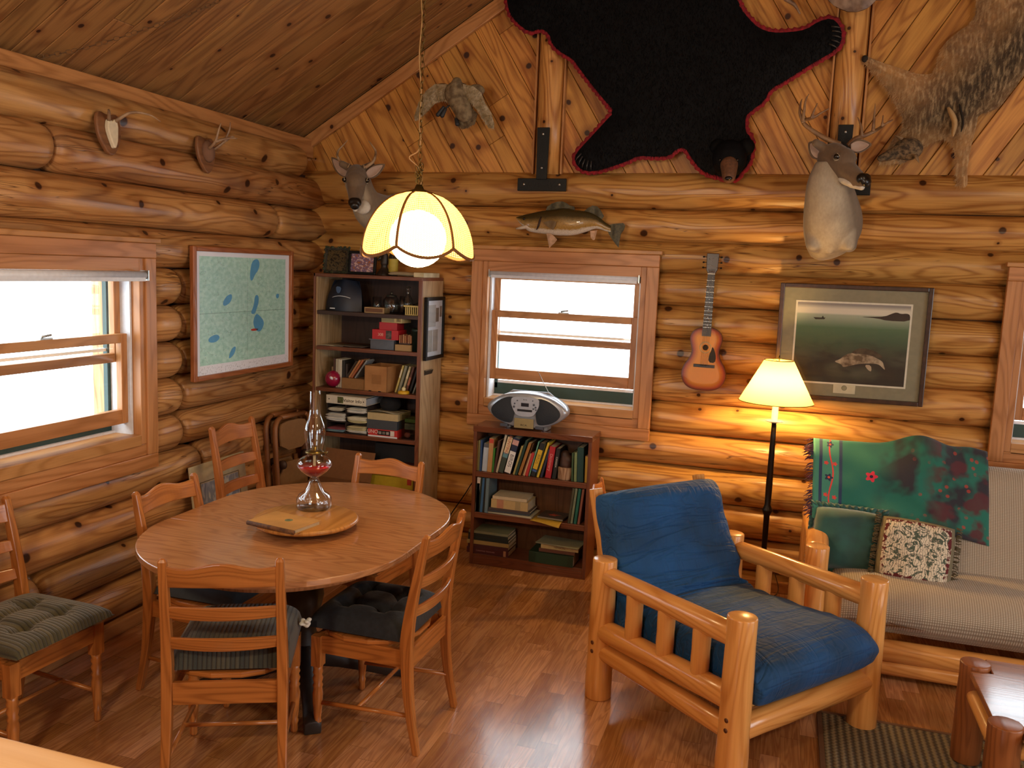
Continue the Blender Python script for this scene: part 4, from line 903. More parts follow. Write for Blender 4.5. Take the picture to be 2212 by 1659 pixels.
for i in range(len(bp)):
    a_, c_ = bp[i], bp[(i + 1) % len(bp)]; L = math.hypot(c_[0] - a_[0], c_[1] - a_[1]); k = max(1, int(L / .011))
    dense += [(a_[0] + (c_[0] - a_[0]) * j / k, a_[1] + (c_[1] - a_[1]) * j / k) for j in range(k)]
o1 = offset_poly(dense, .021, .004, 2.1); i1 = offset_poly(dense, -.012)
b = MB(); b.rings([[PM(YG) @ Vector((x, y, -.004)) for x, y in i1], [PM(YG) @ Vector((x, y, .001)) for x, y in i1], [PM(YG) @ Vector((x, y, .003 + .004 * math.sin(i * 2.1))) for i, (x, y) in enumerate(o1)], [PM(YG) @ Vector((x, y, -.004)) for x, y in o1]], cap=False)
atp(b.build('felt_border', plain('red_felt', '#8e1420', .9, c2='#6e0f1a', sc=60)), BR)
hc = Wy(1575, 368, YG) ; b = MB()
b.ball(hc + Vector((.0, -.05, .06)), (.10, .075, .11), 16); b.ball(hc + Vector((-.07, -.03, .13)), (.05, .03, .05)); b.ball(hc + Vector((.09, -.03, .13)), (.05, .03, .05)); b.cap(hc + Vector((0, -.06, .05)), hc + Vector((.01, -.10, -.015)), .065, .045)
atp(b.build('head', BFUR, remesh=.008, smooth=4), BR)
b = MB(); b.cap(hc + Vector((.005, -.10, .02)), hc + Vector((.012, -.15, -.055)), .052, .038); atp(b.build('muzzle', plain('brown_muzzle_fur', '#5a3a26', .7, c2='#6e482e', sc=60, bump=.2), remesh=.006, smooth=3), BR)
b = MB(); b.ball(hc + Vector((.013, -.186, -.066)), (.022, .014, .013), 12); atp(b.build('nose', plain('black_nose', '#101012', .25)), BR)
for dx in (-.052, .045):
    b = MB(); b.ball(hc + Vector((dx + .005, -.115, .045)), .0085, 10); atp(b.build('eye', plain('glass_eye', '#0a0705', .05, spec=.8)), BR)
HORN = plain('grey_claw', '#3c3a38', .35)
for (cx, cy, dx, dy) in ((1812, 60, .03, -.006), (1814, 70, .03, -.008), (1814, 81, .03, -.01), (1811, 92, .028, -.012), (1805, 102, .026, -.014), (1252, 352, -.012, -.03), (1259, 358, -.008, -.03), (1268, 362, -.004, -.032), (1277, 363, 0, -.032), (1246, 344, -.02, -.026)):
    p = Wy(cx, cy, YG - .03) - Vector((dx * 1.3, 0, dy * 1.3)); b = MB(); b.tube([p, p + Vector((dx, -.012, dy)), p + Vector((dx * 1.7, -.002, dy * 1.7))], [.005, .004, .001], 6); atp(b.build('claw', HORN), BR)
# coyote pelt
coy = crop([(688, 352), (700, 335), (730, 340), (800, 372), (900, 402), (1000, 438), (1070, 448), (1125, 435), (1148, 330), (1180, 262), (1250, 200), (1350, 135), (1378, 60), (1368, -30), (1350, -160), (1400, -260), (1470, -160), (1500, -60), (1640, -40), (1760, -120), (1830, -60), (1780, 120), (1765, 250), (1680, 420), (1575, 560), (1510, 645), (1440, 672), (1385, 685), (1372, 760), (1345, 860), (1330, 950), (1318, 1020), (1322, 1090), (1306, 1150), (1280, 1160), (1258, 1140), (1255, 1080), (1250, 980), (1238, 885), (1200, 828), (1130, 842), (1060, 882), (1030, 940), (980, 950), (940, 972), (870, 984), (800, 984), (793, 965), (850, 880), (875, 828), (930, 780), (938, 735), (930, 690), (895, 640), (855, 560), (815, 500), (755, 430), (700, 378)], 1612, 0, 2.765)
def coy_mat():
    a = NT('coyote_fur'); ob = a.n('TexCoord').outputs['Object']; uv = a.n('TexCoord').outputs['UV']; s_ = a.n('SeparateXYZ', {0: ob})
    n1 = a.noise(a.vmul(ob, (5, 5, 5)), 1.0, 4.0, .6).outputs['Fac']; n2 = a.noise(a.vmul(ob, (70, 70, 18)), 1.0, 2.0).outputs['Fac']
    # the dark saddle runs along the spine (upper right); legs and flanks are tan
    sp = a.math('SUBTRACT', a.math('ADD', a.math('MULTIPLY', s_.outputs[0], .72), a.math('MULTIPLY', s_.outputs[2], -.69)), (3.95 * .72 - 2.93 * .69))
    sad = a.step(a.math('ADD', a.math('ABSOLUTE', sp), a.math('MULTIPLY', n1, .16)), .13, .30, 1, 0)
    up = a.step(s_.outputs[2], 2.62, 2.80)
    f = a.math('MULTIPLY', sad, up)
    c = a.mix(a.step(n1, .35, .62), lin('#b98d58'), lin('#8a6a4a')); c = a.mix(a.math('MULTIPLY', f, .92), c, lin('#3c3226'))
    c = a.mix(a.math('MULTIPLY', a.step(n2, .45, .7), .5), c, lin('#d8bd90')); a.link(c, 'Base Color'); a.set(Roughness=.9); a.bump(n2, .6, .008); return a.m
CF = coy_mat(); YC = 5.41
CP = empty('coyote_pelt', (3.9, 5.44, 2.9), 0, 'grey and tan coyote pelt hung nose down on the gable wall at the upper right', 'animal pelt')
cpp = smooth_poly(plane_poly(coy, YC), 1)
b = MB(); puff(b, cpp, lambda d, x, y: .006 + .055 * (1 - math.exp(-d / .055)) + .008 * mnoise.noise(Vector((x * 9, y * 9, 4))), .035, PM(YC), 0, fur=14000, flen=.03, fdir=(-.7, -1), fw=.0014)
atp(b.build('pelt', CF), CP)
hp = Wy(1962, 322, YC - .06); b = MB(); b.ball(hp, (.078, .05, .062), 14); b.cap(hp + Vector((-.03, -.0, -.005)), hp + Vector((-.14, .0, -.05)), .042, .018); atp(b.build('head', plain('grizzled_head_fur', '#7a6448', .9, c2='#3a2f22', sc=55, bump=.5, bs=120), remesh=.006, smooth=3), CP)
b = MB(); b.ball(hp + Vector((-.142, 0, -.052)), (.012, .012, .01), 10); atp(b.build('nose', plain('black_nose', '#101012')), CP)
for a_, c_ in (((1948, 300), (1932, 292)), ((1978, 335), (1985, 352))):
    p = Wy(*a_, YC - .1); q = Wy(*c_, YC - .11); b = MB(); b.tube([p, (p + q) / 2, q], [.022, .018, .003], 10, sx=1, sy=.4); atp(b.build('ear', plain('ear_fur', '#8a7050', .9)), CP)
for pts, r in ((((2048, 232), (2062, 262), (2058, 295)), .028), (((2072, 225), (2080, 262), (2076, 285)), .012)):
    b = MB(); b.tube(crom([Wy(x, y, YC - .075) for x, y in pts], 4), [r * .5, r * .8, r, r, r, r, r * .9, r * .7, r * .3], 10, sy=.5); atp(b.build('foreleg' if r > .02 else 'dark_streak', plain('pale_leg_fur', '#b8996c', .9, sc=60, bump=.4) if r > .02 else plain('dark_streak_fur', '#241c14', .9)), CP)
b = MB(); b.ball(Wy(1868, 127, YC - .02), (.017, .015, .02), 10); atp(b.build('paw', plain('dark_streak_fur', '#241c14')), CP)
# ---------------- deer heads ----------------
def hide(name, base, belly, throat_dir):
    a = NT(name); ob = a.n('TexCoord').outputs['Object']; n2 = a.noise(a.vmul(ob, (90, 90, 45)), 1.0, 3.0).outputs['Fac']; n1 = a.noise(ob, 7.0, 2.0).outputs['Fac']
    no = a.n('NewGeometry').outputs['Normal']; v = a.noise(ob, 3.0).outputs['Fac']
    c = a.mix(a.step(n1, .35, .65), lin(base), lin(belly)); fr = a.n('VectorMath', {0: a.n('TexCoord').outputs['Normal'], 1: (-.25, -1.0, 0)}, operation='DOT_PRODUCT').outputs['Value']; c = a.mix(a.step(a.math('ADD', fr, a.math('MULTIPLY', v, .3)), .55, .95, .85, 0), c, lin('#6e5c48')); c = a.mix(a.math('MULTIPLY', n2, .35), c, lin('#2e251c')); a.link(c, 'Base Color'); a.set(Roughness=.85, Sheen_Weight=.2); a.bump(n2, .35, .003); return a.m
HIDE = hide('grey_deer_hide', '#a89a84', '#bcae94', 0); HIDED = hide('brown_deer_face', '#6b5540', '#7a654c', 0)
WHT = plain('white_deer_hair', '#cfc8b8', .9, bump=.3, sc=80)
ANT = plain('brown_antler', '#6a4a30', .5, c2='#8c6c4a', sc=18, bump=.3); ANTL = plain('pale_antler', '#a58c6c', .5, c2='#8a6e50', sc=18, bump=.3)
TANH = plain('tan_eye_hair', '#a3937a', .9); EAR = plain('inner_ear', '#b9a090', .85); EYE = plain('glass_eye', '#0a0705')
def deer(e, hc, nose, up, neck, antlers, amat, ears, throat=True, K=1.22, lobes=()):
    """hc skull centre, nose direction; neck: list of (point, rx, ry) down to the wall"""
    nd = Vector(nose).normalized(); up = Vector(up); sd = nd.cross(up).normalized(); up = sd.cross(nd).normalized(); hc = Vector(hc)
    L = lambda f, s, u: hc + nd * f + sd * s + up * u
    def sc(b):
        b.v = [tuple(hc + (Vector(v) - hc) * K) for v in b.v]; return b
    rot = Matrix((nd, sd * -1, up)).transposed()
    b = MB(); b.ball(L(-.01, 0, .0), (.088, .056, .068), 16, rot); b.ball(L(.035, 0, .016), (.06, .05, .048), 14, rot)
    b.cap(L(.03, 0, -.012), L(.165, 0, -.040), .050, .028, 16); b.cap(L(.12, 0, -.045), L(.175, 0, -.046), .028, .024)
    b.cap(L(.02, 0, -.04), L(.15, 0, -.062), .034, .018)
    for s in (-1, 1): b.ball(L(.035, .045 * s, .018), (.022, .014, .016), 10, rot); b.cap(L(-.06, .035 * s, .03), L(-.075, .075 * s, .045), .02, .018)
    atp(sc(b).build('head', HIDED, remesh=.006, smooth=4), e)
    b = MB(); pts = [hc - nd * .035 - up * .02] + [Vector(p[0]) for p in neck]; rx = [.062 * K * 1.1] + [p[1] for p in neck]; ry = [.058] + [p[2] for p in neck]
    P = crom(pts, 6); RX_ = crom([(r, q, 0) for r, q in zip(rx, ry)], 6); rs = []; ref = sd
    for i, p in enumerate(P):
        d = (P[min(i + 1, len(P) - 1)] - P[max(0, i - 1)]).normalized(); a_ = (ref - d * ref.dot(d)).normalized(); ref = a_; c_ = d.cross(a_)
        rs.append([p + a_ * math.cos(t) * RX_[i].x * (1 + .04 * mnoise.noise(Vector((p.z * 9, t, 1)))) + c_ * math.sin(t) * RX_[i].y for t in [2 * math.pi * j / 24 for j in range(24)]])
    b.rings(rs)
    for l_ in lobes: b.cap(*l_)
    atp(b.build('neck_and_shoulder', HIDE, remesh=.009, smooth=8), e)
    b = MB(); b.ball(L(.197, 0, -.038), (.014, .024, .020), 12, rot); b.cap(L(.175, -.012, -.03), L(.175, .012, -.03), .024, .024); atp(sc(b).build('nose', plain('wet_black_nose', '#15120f', .3), remesh=.005, smooth=2), e)
    b = MB(); b.cap(L(.125, 0, -.068), L(.182, 0, -.064), .017, .014); b.ball(L(.10, 0, -.064), (.06, .03, .02), 12, rot); atp(sc(b).build('white_chin', WHT, remesh=.005, smooth=2), e)
    if throat: b = MB(); q = Vector(neck[0][0]); b.ball(L(.03, 0, -.07), (.045, .042, .03), 14, rot); atp(sc(b).build('white_throat', WHT), e)
    for s in (-1, 1):
        b = MB(); b.ball(L(.045, .056 * s, .022), .0125, 12); atp(sc(b).build('eye', EYE), e)
        b = MB(); b.tube([L(.032, .054 * s, .022), L(.045, .058 * s, .035), L(.058, .054 * s, .026)], [.0025, .003, .002], 6); b.tube([L(.032, .055 * s, .010), L(.045, .057 * s, .005), L(.058, .054 * s, .012)], [.003, .004, .002], 6); atp(sc(b).build('eye_ring', TANH), e)
    for k, (base, tip, face, w_) in enumerate(ears):
        base = Vector(base); tip = Vector(tip); d = (tip - base); fc = Vector(face).normalized(); s_ = d.cross(fc).normalized(); fc = s_.cross(d).normalized()
        for nm, sc_, off, mt in (('ear', 1, 0, HIDED), ('ear_lining', .78, .004, EAR)):
            b = MB(); n = 12
            def ef(u, v):
                wd = w_ * sc_ * (math.sin(math.pi * min(1, (u * .93 + .07)) ** .8) ** .8) * (1 if u < 1 else 0) + .002; x = (v * 2 - 1); return base + d * u * (sc_ * .5 + .5) + s_ * x * wd - fc * (.35 * wd * (1 - x * x)) + fc * off
            b.grid(ef, 12, 8); atp(b.build(nm, mt, solid=.005 if sc_ == 1 else .002), e)
    for beam in antlers:
        b = MB()
        for pts, r0, r1 in beam:
            P = crom(pts, 5); b.tube(P, [r0 + (r1 - r0) * (i / (len(P) - 1)) ** 1.3 for i in range(len(P))], 10)
        atp(b.build('antler', amat, remesh=.0045), e)
# right deer (head turned to the right)
D2 = empty('deer_mount', (3.29, 5.40, 2.3), 0, 'shoulder deer mount with wide brown antlers, head turned right, above the framed print', 'deer head', 'mounted deer heads')
yh = 5.03; H2 = Wy(1806, 345, yh)
def A(y, *pp): return [Wy(px, py, y + k * .0) for k, (px, py) in enumerate(pp)]
nose2 = Wy(1869, 370, 4.90) - H2
deer(D2, H2, nose2, (0.05, -.05, 1), [(Wy(1790, 395, 5.07), .118, .11), (Wy(1794, 440, 5.12), .145, .135), (Wy(1799, 485, 5.20), .165, .15), (Wy(1799, 512, 5.27), .165, .13), (Wy(1797, 526, 5.31), .155, .09)],
     [[(A(5.05, (1815, 312), (1785, 300), (1752, 280), (1734, 262)) + A(5.0, (1755, 255), (1775, 243), (1792, 234)), .015, .004), (A(5.03, (1735, 266), (1728, 245), (1729, 225), (1733, 213)), .010, .003), (A(5.0, (1734, 262), (1737, 240), (1740, 218), (1748, 202)), .010, .003), (A(4.99, (1752, 256), (1758, 240), (1766, 222)), .008, .003)],
      [(A(5.08, (1832, 315), (1848, 300), (1870, 292), (1895, 280)) + A(5.0, (1912, 268), (1930, 258)), .015, .004), (A(5.07, (1862, 294), (1860, 272), (1852, 252)), .009, .003), (A(5.02, (1886, 284), (1888, 258), (1891, 222)), .010, .003), (A(5.0, (1905, 274), (1906, 262), (1908, 248)), .007, .003)]], ANT,
     [(Wy(1780, 335, 5.05), Wy(1747, 308, 5.06), (-.2, -1, -.1), .045), (Wy(1838, 318, 5.06), Wy(1882, 312, 5.04), (.1, -1, -.2), .032)], throat=True, lobes=[(Wy(1766, 485, 5.16), Wy(1758, 530, 5.13), .075, .044), (Wy(1828, 485, 5.16), Wy(1834, 530, 5.13), .075, .044), (Wy(1797, 490, 5.13), Wy(1793, 544, 5.13), .07, .018)])
# left deer (looking at the camera)
D1 = empty('deer_mount', (.95, 5.40, 2.3), 0, 'smaller deer mount facing the room near the corner, partly behind the hanging lamp', 'deer head', 'mounted deer heads')
yl = 4.96; H1 = Wy(770, 388, yl); nose1 = Wy(766, 425, 4.80) - H1
deer(D1, H1, nose1, (0.02, -.1, 1), [(Wy(786, 428, 5.00), .088, .09), (Wy(806, 455, 5.10), .12, .12), (Wy(836, 468, 5.24), .135, .14), (Wy(862, 470, 5.34), .16, .16)],
     [[(A(4.97, (750, 364), (738, 352), (729, 338)) + A(4.90, (731, 325), (741, 314), (752, 301)), .011, .003), (A(4.95, (751, 363), (754, 357), (755, 352)), .006, .003)],
      [(A(4.97, (789, 362), (805, 350), (811, 336)) + A(4.90, (811, 325), (803, 313), (795, 303)), .011, .003), (A(4.95, (787, 364), (786, 358), (783, 354)), .006, .003)]], ANTL,
     [(Wy(748, 378, 4.99), Wy(716, 340, 5.02), (.1, -1, .1), .032), (Wy(792, 380, 4.99), Wy(831, 355, 5.02), (.1, -1, .1), .034)])
b = MB(); b.ball(Wy(783, 447, 4.915), (.055, .03, .045), 14); atp(b.build('white_throat', WHT), D1)
# ---------------- flying bird mount ----------------
BD = empty('bird_mount', Wy(990, 200, 5.30), 0, 'brown mounted game bird with spread wings flying on the gable wall, behind the lamp chain', 'bird')
FEA = plain('brown_barred_feathers', '#8b7a5c', .8, c2='#5e4d36', sc=26, bump=.5, bs=140); FEAL = plain('pale_wing_feathers', '#b5a68a', .8, c2='#8f7e5c', sc=30, bump=.5, bs=150); DKF = plain('slate_feather', '#23262b', .6)
b = MB(); b.cap(Wy(990, 205, 5.24), Wy(1003, 245, 5.20), .095, .062, sy=.8); b.ball(Wy(955, 192, 5.24), (.06, .03, .035)); b.ball(Wy(1028, 196, 5.24), (.06, .03, .04)); b.cap(Wy(986, 188, 5.22), Wy(987, 177, 5.20), .045, .032); b.tube([Wy(988, 176, 5.17), Wy(991, 183, 5.15)], [.008, .002], 6); atp(b.build('body', FEA, remesh=.007, smooth=3), BD)
for nm, poly, y, mt in (('wing', [(968, 182), (940, 182), (920, 197), (903, 225), (895, 252), (897, 262), (905, 258), (925, 240), (940, 224), (955, 218), (972, 222)], 5.22, FEAL), ('wing', [(1000, 182), (1022, 186), (1040, 200), (1048, 222), (1062, 245), (1068, 268), (1067, 278), (1056, 276), (1046, 262), (1036, 245), (1022, 225), (1008, 215)], 5.20, FEAL), ('tail_fan', [(992, 232), (1015, 228), (1032, 246), (1026, 268), (1002, 279), (988, 272), (984, 255)], 5.22, FEA)):
    b = MB(); puff(b, plane_poly(poly, y), lambda d, x, y_: .004 + .016 * (1 - math.exp(-d / .03)) + .003 * math.sin(x * 260 + y_ * 90), .02, PM(y), 0, fur=900, flen=.018, fdir=(0, -1), fw=.002); atp(b.build(nm, mt), BD)
for a_, c_ in (((958, 232), (946, 248)), ((962, 236), (955, 250)), ((985, 258), (988, 268))):
    b = MB(); b.cap(Wy(*a_, 5.18), Wy(*c_, 5.17), .010, .014); atp(b.build('foot', DKF), BD)
b = MB(); b.tube([Wy(975, 225, 5.2), Wy(962, 234, 5.18)], .006, 6); atp(b.build('shank', DKF), BD)
b = MB(); b.tube([Wy(995, 215, 5.30), Wy(995, 215, 5.46)], .005, 6); atp(b.build('wall_pin', BLACK), BD)
# ---------------- walleye ----------------
FS = empty('mounted_fish', Wy(1230, 485, 5.33), 0, 'mounted golden walleye with open mouth on the logs above the window', 'fish')
def fish_mat():
    a = NT('walleye_skin'); ob = a.n('TexCoord').outputs['UV']; s_ = a.n('SeparateXYZ', {0: ob}); n1 = a.noise(a.n('TexCoord').outputs['Object'], 60.0, 3.0).outputs['Fac']; v = a.math('ADD', s_.outputs[1], a.math('MULTIPLY', a.math('SUBTRACT', n1, .5), .12))
    c = a.mix(a.step(v, .16, .24), lin('#d9d0c0'), lin('#a5813c')); c = a.mix(a.step(v, .42, .72), c, lin('#3d3418')); vo = a.n('TexVoronoi', {'Vector': a.n('TexCoord').outputs['Object'], 'Scale': 130.0}).outputs['Distance']
    c = a.mix(a.math('MULTIPLY', vo, .35), c, lin('#1f1a0c')); a.link(c, 'Base Color'); a.set(Roughness=.35, Coat_Weight=.3); a.bump(vo, .25, .002); return a.m
st = [(200, 308, 330), (250, 295, 395), (330, 268, 478), (410, 248, 545), (500, 230, 572), (650, 198, 592), (800, 182, 612), (1000, 155, 626), (1200, 185, 617), (1400, 212, 562), (1550, 272, 510), (1650, 340, 520), (1720, 400, 545), (1790, 445, 560), (1815, 460, 560)]
b = MB(); rs = []; NS = 20; YF = 5.325
S2 = crom([(x, t, q) for x, t, q in st], 4)
for k, (x, t, q) in enumerate(S2):
    T_ = Wy(1090 + x / 7.9, 430 + t / 7.9, YF); Q_ = Wy(1090 + x / 7.9, 430 + q / 7.9, YF); c = (T_ + Q_) / 2; h = (T_.z - Q_.z) / 2; w_ = max(h * .55, .004)
    rs.append([Vector((c.x, c.y - w_ * math.cos(th), c.z - h * math.sin(th))) if False else Vector((c.x, c.y + w_ * math.sin(th), c.z + h * math.cos(th))) for th in [2 * math.pi * j / NS for j in range(NS)]])
b.rings(rs)
for fi, f in enumerate(b.f):
    zt = [max(b.v[r_ * NS + j][2] for j in range(NS)) for r_ in {i // NS for i in f}]; 
    b.uv[fi] = [((i // NS) / 50, (b.v[i][2] - min(b.v[(i // NS) * NS + j][2] for j in range(NS))) / max(1e-4, max(b.v[(i // NS) * NS + j][2] for j in range(NS)) - min(b.v[(i // NS) * NS + j][2] for j in range(NS)))) for i in f]
FM = fish_mat(); atp(b.build('body', FM), FS)
FIN = plain('olive_fin', '#4a4428', .5, c2='#2c2a18', sc=60); FINP = plain('pale_fin', '#c09a7c', .5, c2='#a88464', sc=40)
def fin(nm, pts, y, mt, t=.004):
    b = MB(); puff(b, plane_poly(crop(pts, 1090, 430, 7.9), y), lambda d, x, y_: t * .5 + .003 * math.sin(x * 500) * min(1, d / .01), .012, PM(y), -t * .5); atp(b.build(nm, mt), FS)
fin('tail_fin', [(1770, 440), (1850, 425), (2020, 408), (2062, 450), (2040, 520), (1985, 600), (1960, 720), (1945, 830), (1900, 775), (1830, 680), (1770, 580)], YF, FIN)
fin('dorsal_fin', [(700, 200), (730, 130), (800, 80), (900, 45), (980, 38), (1060, 70), (1110, 110), (1190, 130), (1200, 200)], YF, FIN); fin('dorsal_fin', [(1360, 205), (1420, 155), (1500, 110), (1580, 125), (1640, 190), (1695, 290), (1660, 345), (1560, 290)], YF, FIN)
fin('pelvic_fin', [(715, 585), (790, 590), (850, 640), (898, 690), (850, 755), (765, 832), (745, 740)], YF - .02, FINP); fin('anal_fin', [(1460, 545), (1580, 535), (1555, 640), (1540, 692), (1508, 702), (1470, 655)], YF, FINP)
fin('pectoral_fin', [(660, 400), (780, 365), (890, 382), (870, 450), (828, 525), (740, 480)], YF - .052, plain('brown_fin', '#6a5432', .5))
b = MB(); p = Wy(1090 + 255 / 7.9, 430 + 420 / 7.9, YF - .012); b.tube([Wy(1090 + x / 7.9, 430 + y / 7.9, YF - .012) for x, y in ((198, 505), (280, 490), (380, 470), (480, 520))], [.006, .013, .018, .012], 10, sy=.8); atp(b.build('lower_jaw', plain('pale_jaw', '#cdbfae', .45)), FS)
b = MB(); b.tube([Wy(1090 + x / 7.9, 430 + y / 7.9, YF - .038) for x, y in ((625, 300), (600, 380), (580, 450), (545, 525))], [.003, .007, .006, .003], 8); atp(b.build('gill_slit', plain('dark_gill', '#2a120e', .6)), FS)
b = MB(); b.ball(Wy(1090 + 330 / 7.9, 430 + 335 / 7.9, YF - .024), .008, 10); atp(b.build('eye', EYE), FS)
b = MB(); b.tube([Wy(1230, 485, YF + .02), Wy(1230, 485, 5.43)], .008, 6); atp(b.build('wall_pin', BLACK), FS)
# ---------------- guitar ----------------
G0 = Wy(1521, 775, 5.36); GT = empty('acoustic_guitar', (2.640, 5.375, 1.215), R(0), 'small sunburst acoustic guitar hanging on the log wall right of the window', 'guitar')
GT.rotation_euler = (R(-2), R(0.5), 0)
gp = [(0, 0), (.07, .006), (.115, .035), (.135, .09), (.125, .145), (.09, .195), (.078, .235), (.088, .275), (.098, .315), (.085, .355), (.05, .378), (.02, .384)]
gp = gp + [(-x, y) for x, y in gp[::-1] if x > 0]; gp = smooth_poly(gp, 2)
def sun_mat():
    a = NT('sunburst_top'); uv = a.n('TexCoord').outputs['UV']; s_ = a.n('SeparateXYZ', {0: uv}); c = a.mix(a.step(s_.outputs[0], .0, .016, 0, 1), lin('#2e0d08'), lin('#a0441a')); c = a.mix(a.step(s_.outputs[0], .014, .045), c, lin('#e0921c')); g = a.noise(a.vmul(a.n('TexCoord').outputs['Object'], (400, 400, 12)), 1.0, 2.0).outputs['Fac']
    a.link(a.mix(a.math('MULTIPLY', g, .12), c, lin('#7a3a10')), 'Base Color'); a.set(Roughness=.45, Coat_Weight=.08, Specular_IOR_Level=.25); return a.m
b = MB(FXY); b.prism(gp, -.0, .06); b.build('body', plain('dark_guitar_side', '#3a1410', .25, coat=.4), GT, bev=.003)
b = MB(); puff(b, offset_poly(gp, -.001), lambda d, x, y: .061 + .0008 * min(1, d / .02), .02, FXY, .0595)
n0 = len(b.f)
vd = [min(seg_dist((v[0], v[2]), gp[i], gp[(i + 1) % len(gp)]) for i in range(len(gp))) for v in b.v]
for fi, f in enumerate(b.f): b.uv[fi] = [(vd[i], 0) for i in f]
b.build('soundboard', sun_mat(), GT)
b = MB(FXY); b.lathe([(.036, .0618), (.036, .0626), (.028, .0626), (.028, .0618)], (0, .262, 0), 32, None, False); b.build('rosette', plain('rosette', '#d8b070', .4), GT)
b = MB(FXY); b.lathe([(.028, .0616), (.001, .0621)], (0, .262, 0), 28); b.build('sound_hole', plain('sound_hole_dark', '#150d08', .9), GT)
b = MB(FXY); b.prism(smooth_poly([(.022, .175), (.062, .172), (.066, .21), (.054, .25), (.04, .272), (.036, .245), (.026, .225)], 1), .0615, .0635); b.build('pickguard', plain('black_pickguard', '#101010', .65), GT)
b = MB(FXY); b.bx(-.062, .062, .142, .160, .0615, .070, 0); b.bx(-.03, .03, .154, .157, .07, .073); b.build('bridge', plain('ebony', '#1c120c', .4), GT, bev=.002)
b = MB(FXY); b.prism([(-.026, .33), (.026, .33), (.0205, .70), (-.0205, .70)], .0615, .070); b.build('fingerboard', plain('grey_fingerboard', '#3c3630', .4), GT)
b = MB(FXY); b.prism([(-.024, .36), (.024, .36), (.020, .72), (-.020, .72)], .035, .0612); b.build('neck', plain('dark_neck', '#4a2414', .3), GT, bev=.006)
b = MB(FXY)
for k in range(12): y_ = .70 - .37 * (1 - 2 ** (-(k + 1) / 9.0)) / (1 - 2 ** (-12 / 9.0)) * .86; b.bx(-.025, .025, y_, y_ + .0012, .070, .0712)
b.build('frets', STEEL, GT)
b = MB(FXY)
for y_ in (.395, .44, .49, .55): b.lathe([(.004, .0702), (.0035, .0712)], (0, y_, 0), 8)
b.build('inlay_dots', WHITE, GT)
b = MB(FXY); b.prism([(-.021, .702), (.021, .702), (.033, .725), (.036, .822), (-.036, .822), (-.033, .725)], .045, .060); b.build('headstock', plain('dark_headstock', '#33180e', .3), GT, bev=.003)
b = MB(FXY); b.bx(-.022, .022, .698, .703, .066, .074); b.build('nut', plain('bone_nut', '#e4dcc4', .4), GT)
for s in (-1, 1):
    for y_ in (.737, .768, .80):
        b = MB(FXY); b.tube([(.03 * s, y_, .052), (.047 * s, y_, .052)], .002, 6); b.ball((.052 * s, y_, .052), (.007, .0055, .006), 8); b.build('tuning_peg', BLACK, GT)
b = MB(FXY)
for k in range(6): x = -.0145 + k * .0058; b.tube([(x * 1.4, .150, .0722), (x, .70, .0735), (x * 1.2, .73, .062)], .0005, 4)
b.tube(crom([(-.034, .757, .063), (-.01, .752, .066), (.02, .742, .067), (.03, .735, .064)], 3), .0011, 5); b.tube([(-.02, .79, .064), (-.004, .772, .066)], .0011, 5); b.tube([(.0, .79, .066), (.03, .797, .062)], .0011, 5); b.build('strings', STEEL, GT)
b = MB(FXY); b.tube([(0, .80, 0), (0, .80, .05)], .004, 6); b.build('wall_hook', BLACK, GT)
# ---------------- framed fishing print ----------------
PF = empty('framed_print', (3.457, 5.385, 1.215), 0, 'large framed print of a pale fish in dark water, right of the floor lamp shade', 'picture')
PF.rotation_euler = (R(2.0), R(-.4), 0)
FW, FH = .815, .672
FR = plain('walnut_frame', '#3f281c', .35, c2='#2e1c13', sc=30, coat=.2)
for nm, x0, x1, z0, z1 in (('frame_side', -FW / 2, -FW / 2 + .025, 0, FH), ('frame_side', FW / 2 - .025, FW / 2, 0, FH), ('frame_rail', -FW / 2 + .025, FW / 2 - .025, 0, .025), ('frame_rail', -FW / 2 + .025, FW / 2 - .025, FH - .025, FH)):
    b = MB(); b.bx(x0, x1, -.03, 0, z0, z1); b.build(nm, FR, PF, bev=.004)
b = MB(); b.bx(-FW / 2 + .02, FW / 2 - .02, -.012, -.004, .02, FH - .02); b.build('mat_board', plain('sage_mat', '#8f8c74', .85), PF)
IX0, IX1, IZ0, IZ1 = -.305, .300, .105, .565
b = MB(); b.bx(IX0 - .010, IX1 + .010, -.014, -.012, IZ0 - .010, IZ1 + .010); b.build('inner_mat', plain('cream_mat', '#e8e4d0', .8), PF)
def lake_mat():
    a = NT('lake_print'); uv = a.n('TexCoord').outputs['UV']; s_ = a.n('SeparateXYZ', {0: uv}); u, v = s_.outputs[0], s_.outputs[1]; n1 = a.noise(a.vmul(uv, (5, 9, 1)), 1.0, 4.0, .4).outputs['Fac']
    c = a.mix(a.step(v, .30, .74), lin('#181b12'), lin('#4a7050')); c = a.mix(a.step(v, .70, .86), c, lin('#a5b09a')); c = a.mix(a.step(v, .855, .875), c, lin('#d9d4c0')); c = a.mix(a.step(v, .93, .98), c, lin('#8d8a86'))
    rk = a.n('TexVoronoi', {'Vector': a.vmul(uv, (5, 6, 1)), 'Scale': 1.0, 'Randomness': 1.0}, feature='SMOOTH_F1').outputs['Distance']; c = a.mix(a.math('MULTIPLY', a.step(rk, .1, .6, .7, 0), a.step(v, .5, .3)), c, lin('#4d5444')); c = a.mix(a.math('MULTIPLY', a.step(n1, .5, .7), a.step(v, .6, .4, 0, .7)), c, lin('#0c0d08'))
    a.link(c, 'Base Color'); a.set(Roughness=.6); return a.m
